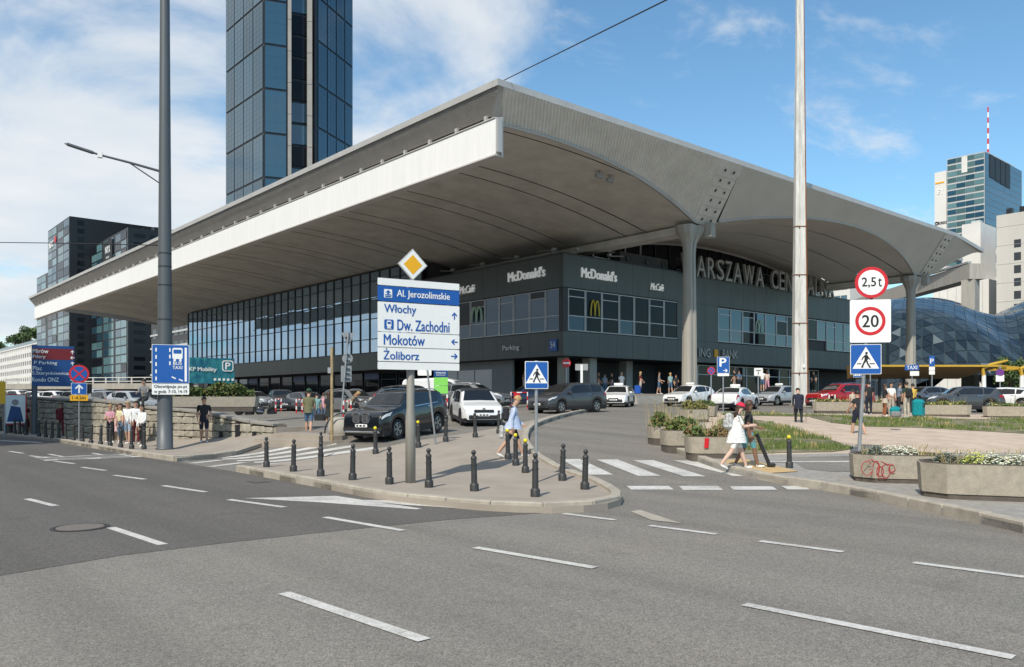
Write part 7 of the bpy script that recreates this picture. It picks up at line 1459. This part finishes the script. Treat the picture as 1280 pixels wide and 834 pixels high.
    if hair:
        mb = MB(); vs = []; n = 12
        prof = [(0, 1.0)] + [(a, 1.0) for a in (25, 50, 72, 92, 108)]
        for i, (a, _) in enumerate(prof):
            for k in range(n):
                q = 2 * math.pi * k / n; fr_ = max(0, math.cos(q)); aa = R(a * (1 - .42 * fr_)); r = math.sin(aa)
                vs.append((-.012 + .116 * r * math.cos(q), .100 * r * math.sin(q), .008 + .118 * math.cos(aa)))
        mb.add(vs, [(i * n + k, i * n + (k + 1) % n, (i + 1) * n + (k + 1) % n, (i + 1) * n + k) for i in range(len(prof) - 1) for k in range(n)])
        if long_hair:
            P = [(-.045, .085), (-.085, .05), (-.10, 0), (-.085, -.05), (-.045, -.085)]; rows = []
            for k, (z, w, b_) in enumerate(((.05, 1, 0), (-.05, 1.02, -.005), (-.14, 1.0, -.01), (-.23, .95, -.02), (-.31, .75, -.015))): rows.append([(x * w + b_, y * w, z) for x, y in P] + [(x * w * .4 + b_, y * w * .7, z) for x, y in P[::-1]])
            nn = 10; mb.add([q for r in rows for q in r], [(i * nn + k, i * nn + (k + 1) % nn, (i + 1) * nn + (k + 1) % nn, (i + 1) * nn + k) for i in range(4) for k in range(nn)] + [tuple(range(4 * nn, 5 * nn))])
        fo(mb, 'hair', HAIR[hair])
    if cap:
        mb = MB(); n = 12; vs = []
        for a in (0, 30, 58, 82):
            for k in range(n): q = 2 * math.pi * k / n; vs.append((-.006 + .130 * math.sin(R(a)) * math.cos(q), .114 * math.sin(R(a)) * math.sin(q), .018 + .128 * math.cos(R(a))))
        mb.add(vs, [(i * n + k, i * n + (k + 1) % n, (i + 1) * n + (k + 1) % n, (i + 1) * n + k) for i in range(3) for k in range(n)])
        mb.add([(.10, -.08, .035), (.21, -.055, .015), (.23, 0, .018), (.21, .055, .015), (.10, .08, .035), (.10, .0, .042)], [(0, 1, 2, 5), (5, 2, 3, 4), (5, 2, 1, 0), (4, 3, 2, 5)]); fo(mb, 'cap', cap)
    if skirt or shirt_len:
        z0, z1, w0, w1, m_ = skirt if skirt else (shirt_len, 1.20, .185, .165, top)
        mb = MB(); n = 18; rows = []
        for i in range(6):
            k = i / 5; z = z1 + (z0 - z1) * k; w = w1 + (w0 - w1) * k; fx = stride / 100 * k
            rows.append([((.78 * w + abs(fx) * .5) * math.cos(q) + (z - hipz) * math.tan(ln) * .6, w * math.sin(q) * (1 + .04 * math.sin(5 * q + i)), z) for q in [2 * math.pi * j / n for j in range(n)]])
        mb.add([q for r in rows for q in r], [(i * n + j, (i + 1) * n + j, (i + 1) * n + (j + 1) % n, i * n + (j + 1) % n) for i in range(5) for j in range(n)]); mb.build('skirt' if skirt else 'shirt', m_, t, smooth=True)
    t['hand'] = 0; del t['hand']
    return t, [q[0] + Vector((0, 0, dz)) for q in hands]
RGT, AWY, LFT, TWD = R(-40.9), R(49.1), R(139.1), R(-130.9)
Cw = cloth('white', (.76, .76, .74)); Cg = cloth('olive', (.14, .14, .075)); Cd = cloth('dark', (.02, .022, .025)); Cn = cloth('navy', (.012, .016, .035)); Cj = cloth('jeans', (.07, .13, .22)); Cp = cloth('pink', (.55, .28, .34)); Cy = cloth('yellow', (.62, .42, .08)); Cm = cloth('maroon', (.13, .012, .02)); Cb = cloth('beige', (.48, .42, .34)); Clb = cloth('pale_blue', (.46, .54, .72)); Cpy = cloth('pale_yellow', (.62, .56, .34)); Cgr = cloth('grey', (.20, .20, .20)); Cbr = cloth('brown', (.16, .09, .06)); Cte = cloth('teal', (.0, .24, .27)); Cwt = cloth('shoe_white', (.72, .72, .70)); Crd = cloth('red', (.58, .02, .06))
def backpack(label, p, face, h, m, s=1.0, dx=-.21, low=0.0):
    t = thing('backpack', label, 'backpack', (p[0] + math.cos(face) * dx, p[1] + math.sin(face) * dx, p[2] + h - low), face)
    mb = MB(); mb.box((0, 0, 0), (.17 * s, .29 * s, .42 * s), bev=.06 * s); mb.build('bag', m, t); MB().box((-.10 * s, 0, -.07 * s), (.06 * s, .22 * s, .2 * s), bev=.025 * s).build('pocket', m, t)
    for y in (-.09, .09):
        st_ = MB(); st_.tube([(.07 * s, y, .19 * s), (.17 * s, y, .22 * s), (.30 * s, y, .10 * s), (.26 * s, y, -.08 * s), (.08 * s, y * 1.2, -.17 * s)], .014, 5); st_.build('strap', MT['plastic_black'], t)
    return t
def suitcase(label, p, face, m, s=1.0, hgt=.62):
    t = thing('suitcase', label, 'suitcase', p, face); MB().box((0, 0, .06 + hgt / 2), (.26 * s, .44 * s, hgt), bev=.05).build('shell', m, t)
    hd_ = MB(); hd_.tube([(0, -.12, hgt), (0, -.12, hgt + .38), (0, .12, hgt + .38), (0, .12, hgt)], .012, 5); hd_.build('handle', MT['frame_dark'], t)
    for x in (-.09, .09):
        for y in (-.16, .16): MB().lathe([(.03, 0), (.03, .06)], 8, (x, y, 0)).build('wheel', MT['plastic_black'], t)
    return t
# walkers on the crossing
p = (17.88, 11.92, 0.24); person('woman in white dress and red cap walking across the slip road looking at phone', p, RGT, 1.68, Cw, Cw, Cwt, sleeves='short', legs='bare', stride=23, phase=1, arms=((22, 78), (28, 70)), cap=Crd, hair='brown', long_hair=True, female=True, skirt=(.70, 1.30, .20, .18, Cw), head_nod=16, lean=3, skin=mm('skin_pale', (.62, .42, .33), .6))
q = p; backpack('white patterned backpack on the woman with red cap', (q[0] + .02, q[1], q[2]), RGT, 1.22, mm('pack_pattern', (.42, .43, .43), .8, var=.5, scale=16, col2=(.72, .72, .70)), 1.0)
e = Vector((math.cos(RGT), math.sin(RGT))); ph = thing('phone', 'dark phone held by the woman with red cap', 'phone', (p[0] + e.x * .50, p[1] + e.y * .50, p[2] + 1.17), RGT); MB().box((0, 0, 0), (.012, .075, .15), ry=R(-40), bev=.004).build('case', MT['sign_black'], ph)
p = (18.40, 11.90, 0.25); person('dark haired woman in black top walking beside the woman in white', p, RGT, 1.72, Cd, cloth('teal_short', (.10, .30, .33)), Cwt, skin=SKIN2, sleeves='short', legs='short', stride=17, phase=-1, arms=((14, 60), (-12, 18)), hair='brown', long_hair=True, female=True)
sc_t = thing('folded_scooter', 'black rod shaped scooter handle carried down by the dark haired woman', 'scooter', (p[0] + e.x * .42, p[1] + e.y * .42, p[2] + .02), RGT); MB().tube([(.12, 0, .03), (-.22, 0, .85)], .05, 8).build('stem', MT['plastic_black'], sc_t); MB().box((.16, 0, .05), (.2, .12, .09), bev=.02).build('foot', MT['plastic_black'], sc_t)
# island walker with light jacket
p = (14.94, 17.22, 0.39); person('person in pale blue jacket with bowed head walking along the island', p, RGT + R(8), 1.74, Clb, Cn, Cwt, sleeves='long', legs='short', stride=24, phase=1, arms=((22, 25), (-14, 20)), hair='blond', head_nod=26, lean=4, shirt_len=.80); backpack('dark backpack on the person in pale blue jacket', p, RGT + R(8), 1.22, Cd, .95, -.20); 
bg_ = thing('carrier_bag', 'white patterned bag hanging behind the person in pale blue jacket', 'bag', (p[0] - .28, p[1] + .16, p[2] + .72), RGT); MB().box((0, 0, 0), (.12, .3, .36), bev=.03).build('bag', mm('pack_pattern', (.5, .5, .5)), bg_); MB().tube([(0, -.08, .17), (0, -.05, .34), (0, .05, .34), (0, .08, .17)], .01, 5).build('handle', MT['plastic_black'], bg_)
# old man with cane
p = (34.24, 19.55, 0.87); person('stooped old man in dark suit walking away with a cane', p, AWY + R(-12), 1.66, Cn, Cd, Cd, sleeves='long', legs='long', stride=8, lean=15, arms=((8, 10), (18, 14)), hair='dark', build=1.28, shirt_len=.76, head_nod=24)
ca = thing('walking_cane', 'thin wooden cane held by the stooped old man', 'cane', (p[0] + .34, p[1] - .18, p[2]), AWY); MB().tube([(.16, -.06, 0), (0, 0, .74), (-.02, 0, .80), (-.09, 0, .82)], .014, 6).build('stick', mm('wood', (.20, .11, .05), .6), ca)
# tank top man behind the speed limit post
p = (30.50, 14.95, 0.59); person('man in dark sleeveless shirt and shorts walking away behind the speed limit post', p, AWY + R(20), 1.76, Cd, Cn, Cd, sleeves='none', legs='short', stride=16, arms=((18, 30), (-10, 35)), splay=(14, 14), hair='dark', build=1.08)
# travellers by the flat troughs
def T_(u, v_, *a, **k): pass
SRC = [((43.11, 20.51, 1.18), 'man in black shirt standing with his back turned by the troughs', AWY, 1.78, Cd, Cn, {'sleeves': 'short', 'build': 1.12, 'hair': 'dark'}), ((42.39, 19.32, 1.13), 'woman in black top and rust coloured trousers beside the teal bags', RGT, 1.66, Cd, cloth('rust', (.30, .11, .05)), {'female': True, 'hair': 'brown', 'long_hair': True, 'arms': ((24, 60), (20, 50)), 'skirt': (.74, 1.0, .21, .17, Cb)}), ((44.20, 19.80, 1.18), 'traveller in white shirt between the others at the troughs', TWD, 1.72, Cw, Cb, {'hair': 'dark'}), ((44.58, 19.59, 1.18), 'traveller in grey blue shirt leaning to the bags', RGT, 1.70, cloth('grey_blue', (.16, .20, .27)), Cd, {'lean': 8, 'arms': ((25, 40), (20, 40)), 'hair': 'brown'}), ((42.72, 18.36, 1.09), 'man in dark shirt and beige trousers standing beside the teal bags', AWY + R(15), 1.80, cloth('dark_green', (.02, .045, .03)), Cb, {'hair': 'dark', 'build': 1.06, 'arms': ((4, 15), (6, 20))}), ((46.18, 19.50, 1.20), 'person in yellow shirt right of the man with the black backpack', AWY, 1.66, Cy, Cd, {'hair': 'dark'}), ((43.67, 21.08, 1.21), 'person in pale pink top at the left of the travellers', RGT, 1.62, Cp, Cgr, {'female': True, 'hair': 'blond', 'arms': ((20, 60), (15, 40))}), ((41.62, 20.66, 1.16), 'child in beige between red car and travellers', AWY, 1.35, Cb, Cgr, {'hair': 'brown'})]
for p, l, f, hh, a, b, kw in SRC: person(l, p, f, hh, a, b, Cwt, group='travellers at the troughs', **kw)
p = (42.72, 18.36, 1.09); backpack('black backpack on the man in beige trousers', p, AWY + R(15), 1.26, Cd, 1.1)
def duffel(label, p, rz, w, hh):
    t = thing('duffel_bag', label, 'bag', p, rz, 'teal travel bags'); mb = MB(); mb.box((0, 0, hh / 2), (w, w * .75, hh), bev=.12); mb.build('bag', Cte, t); MB().tube([(-.1, -w * .38, hh * .55), (-.05, -w * .46, hh * .8), (.05, -w * .46, hh * .8), (.1, -w * .38, hh * .55)], .018, 5).build('handle', MT['plastic_black'], t); MB().box((0, 0, hh), (w * .5, .05, .03)).build('zip', MT['plastic_black'], t)
duffel('squat teal bag left of the man in beige trousers', (42.54, 18.85, 1.11), .2, .62, .55); duffel('tall teal bag right of the man in beige trousers', (43.62, 18.14, 1.11), .1, .68, .92)
bx = thing('suitcase', 'grey suitcase lying on the squat teal bag', 'suitcase', (33.36, 14.75, 1.30), .3); MB().box((0, 0, .12), (.5, .36, .22), bev=.05).build('shell', Cgr, bx)
# man with suitcase going up the steps, family ahead
p = (15.07, 29.76, 0.60); person('man in olive shirt and denim shorts walking away with a black suitcase', p, AWY, 1.80, Cg, Cj, Cd, sleeves='short', legs='short', stride=10, arms=((10, 30), (14, 10)), hair='dark', cap=cloth('cap_green', (.02, .06, .03)), build=1.12, shirt_len=.86)
stp = MB(); stp.tube([(-.15, .18, 1.5), (-.19, 0, 1.30), (-.16, -.18, 1.02)], .014, 5); 
suitcase('black wheeled suitcase beside the man in olive shirt', (17.58, 33.63, 0.62), AWY, Cd, 1.1, .70)
for p, l, hh, a, b, kw in (((17.60, 32.83, 0.66), 'woman with long brown hair and dark skirt walking to the station', 1.68, Cd, Cd, {'female': True, 'long_hair': True, 'hair': 'brown', 'legs': 'bare', 'stride': 8, 'skirt': (.62, 1.02, .21, .15, Cd)}), ((17.91, 34.57, 0.66), 'person in teal shirt just ahead of the man in olive', 1.66, cloth('faded_teal', (.18, .33, .32)), Cj, {'hair': 'dark', 'stride': 10}), ((19.82, 37.50, 0.72), 'woman in pink ahead of the dark skirt woman', 1.60, Cp, Cj, {'female': True, 'hair': 'brown'})): person(l, p, AWY, hh, a, b, Cwt, **kw)
# seated woman by the hoop
p = (20.12, 35.44, 1.17); person('blonde woman leaning forward on a short concrete bollard', (p[0], p[1], p[2] + .12), RGT, 1.66, cloth('taupe', (.22, .17, .12)), Cd, Cwt, hair='blond', long_hair=True, female=True, sit=True, lean=38, arms=((50, 70), (50, 60)), sleeves='long', head_nod=10)
# man in black by the wall
p = (12.05, 32.85, 0.29); person('man in dark shirt, shorts and sunglasses walking by the sunlit wall', p, TWD + R(20), 1.80, Cd, Cn, Cwt, sleeves='short', legs='short', stride=9, arms=((6, 18), (-4, 20)), splay=(12, 12), hair='dark', build=1.06)
# group on the left pavement
for p, l, hh, a, b, kw in (((10.07, 38.64, 0.12), 'elderly woman in pink holding a white bag, left of the group at the wall', 1.64, Cp, Cd, {'hair': 'blond', 'female': True, 'arms': ((15, 70), (18, 60))}), ((10.57, 39.55, 0.12), 'woman in pale pink dress behind the pink cardigan woman', 1.62, Cp, Cp, {'hair': 'brown', 'long_hair': True, 'female': True, 'legs': 'bare', 'skirt': (.5, 1.1, .22, .15, cloth('dress', (.62, .42, .42)))}), ((10.30, 37.97, 0.12), 'woman in pale yellow top and jeans in the middle of the group', 1.70, Cpy, Cj, {'hair': 'brown', 'long_hair': True, 'female': True, 'stride': 8}), ((10.36, 37.08, 0.12), 'tall person in white shirt and light denim shorts', 1.78, Cw, cloth('pale_denim', (.28, .36, .44)), {'hair': 'blond', 'long_hair': True, 'legs': 'short', 'stride': 10}), ((10.60, 36.78, 0.12), 'man in white shirt and maroon trousers at the back of the group', 1.80, Cw, Cm, {'hair': 'dark', 'sleeves': 'long'}), ((10.16, 34.49, 0.12), 'woman in white sweater and black trousers closest to the mast', 1.66, Cw, Cd, {'hair': 'dark', 'long_hair': True, 'female': True, 'sleeves': 'long', 'stride': 11})): kw.setdefault('stride', 7 + 3 * (len(l) % 3)); kw.setdefault('phase', 1 if len(l) % 2 else -1); kw.setdefault('arms', ((4 + len(l) % 17, 14 + 2 * (len(l) % 23)), (-8 + len(l) % 13, 12 + len(l) % 19))); person(l, p, TWD + R(15 + (len(l) * 37) % 50 - 25), hh, a, b, Cwt, group='walkers at the sunlit wall', **kw)
for p, l, hh, a, b, kw in (((10.00, 47.58, 0.12), 'person in maroon tracksuit walking in the wall shade', 1.72, Cm, Cm, {'stride': 14, 'sleeves': 'long'}), ((10.46, 46.62, 0.12), 'older person in pale jacket beside the maroon tracksuit', 1.72, Cgr, Cd, {'hair': 'grey', 'sleeves': 'long', 'stride': 12}), ((8.79, 54.16, 0.12), 'person in black by the poster box', 1.74, Cd, Cd, {'sleeves': 'long'}), ((9.14, 53.86, 0.12), 'person in denim jacket walking by the poster box', 1.78, Cj, Cw, {'stride': 10, 'sleeves': 'long'}), ((9.34, 52.95, 0.12), 'woman in maroon dress by the street name board', 1.66, Cm, Cm, {'female': True, 'skirt': (.4, 1.1, .24, .15, Cm), 'hair': 'dark', 'long_hair': True})): kw.setdefault('arms', ((14, 30), (-8, 18))); person(l, p, TWD + R((len(l) * 31) % 60 - 20), hh, a, b, Cd, group='walkers in the wall shade', **kw)
# man sitting on the wall
wp = dpt(181, 36.5); person('man in grey jacket sitting on top of the stone wall', (wp[0], wp[1], 1.60), TWD, 1.76, Cgr, cloth('charcoal', (.035, .033, .035)), Cwt, sleeves='long', sit=True, arms=((35, 50), (35, 50)), hair='dark', lean=8)
# people in the arcade
ARC = [(656, 489, 70, Cbr, Cb, TWD, 'woman in brown top at the dark arcade left end'), (667, 489, 70, cloth('steel', (.2, .25, .3)), Cj, AWY, 'man in grey blue shirt in the arcade'), (748, 489.5, 69, Cbr, Cb, RGT, 'woman in rust top at the arcade behind the white taxi'), (756, 489.5, 69, cloth('steel', (.2, .25, .3)), Cj, AWY, 'man in blue grey shirt behind the white taxi'), (765, 490, 70, Cd, Cj, LFT, 'person in dark top bending behind the white taxi'), (777, 490, 68, Cw, Cw, AWY, 'person in white shirt behind the white taxi'), (800.5, 491, 68, Cm, Cb, RGT, 'woman in maroon top beside a blue suitcase'), (824, 490, 69, Cgr, Cj, RGT, 'man with grey shirt near the first column'), (838, 490, 70, cloth('mint', (.25, .42, .42)), Cj, AWY, 'woman in mint shirt left of the first column'), (845, 489, 71, Cd, Cd, TWD, 'person in black left of the first column'), (918, 488, 72, Cd, Cb, LFT, 'person in dark shirt at the entrance doors'), (924, 488, 71, Cj, Cd, AWY, 'person in denim shirt at the entrance doors'), (953, 489, 69, Cw, Cj, AWY, 'person in white shirt by the stop plate'), (959, 489, 68, cloth('cream', (.6, .5, .42)), Cp, AWY, 'woman in pale dress by the stop plate'), (1017, 489, 74, Cd, Cd, TWD, 'person in dark clothes right of the rusty mast')]
ra = random.Random(77)
for u, v_, dep, a, b, f, l in ARC:
    x, y = dpt(u, dep)
    z = 2.5 if (y > 43.2 and x > 50.6) else (2 - (v_ - 500) / 1017 * dep)
    person(l, (x, y, z), f + ra.uniform(-.3, .3), ra.uniform(1.66, 1.82), a, b, Cwt, hair=ra.choice(('brown', 'dark', 'blond')), female='woman' in l, long_hair='woman' in l, stride=ra.choice((3, 8, 12)), arms=((ra.uniform(0, 25), ra.uniform(10, 70)), (ra.uniform(-5, 20), ra.uniform(10, 40))), legs=ra.choice(('long', 'short')), group='people at the station entrance')
bl_ = thing('suitcase', 'bright blue suitcase standing in the arcade', 'suitcase', (*dpt(797, 67.5), 2.5), .4); MB().box((0, 0, .35), (.3, .5, .68), bev=.06).build('shell', cloth('blue', (.01, .08, .40)), bl_); MB().tube([(0, -.1, .68), (0, -.1, .8), (0, .1, .8), (0, .1, .68)], .015, 5).build('handle', MT['plastic_black'], bl_)
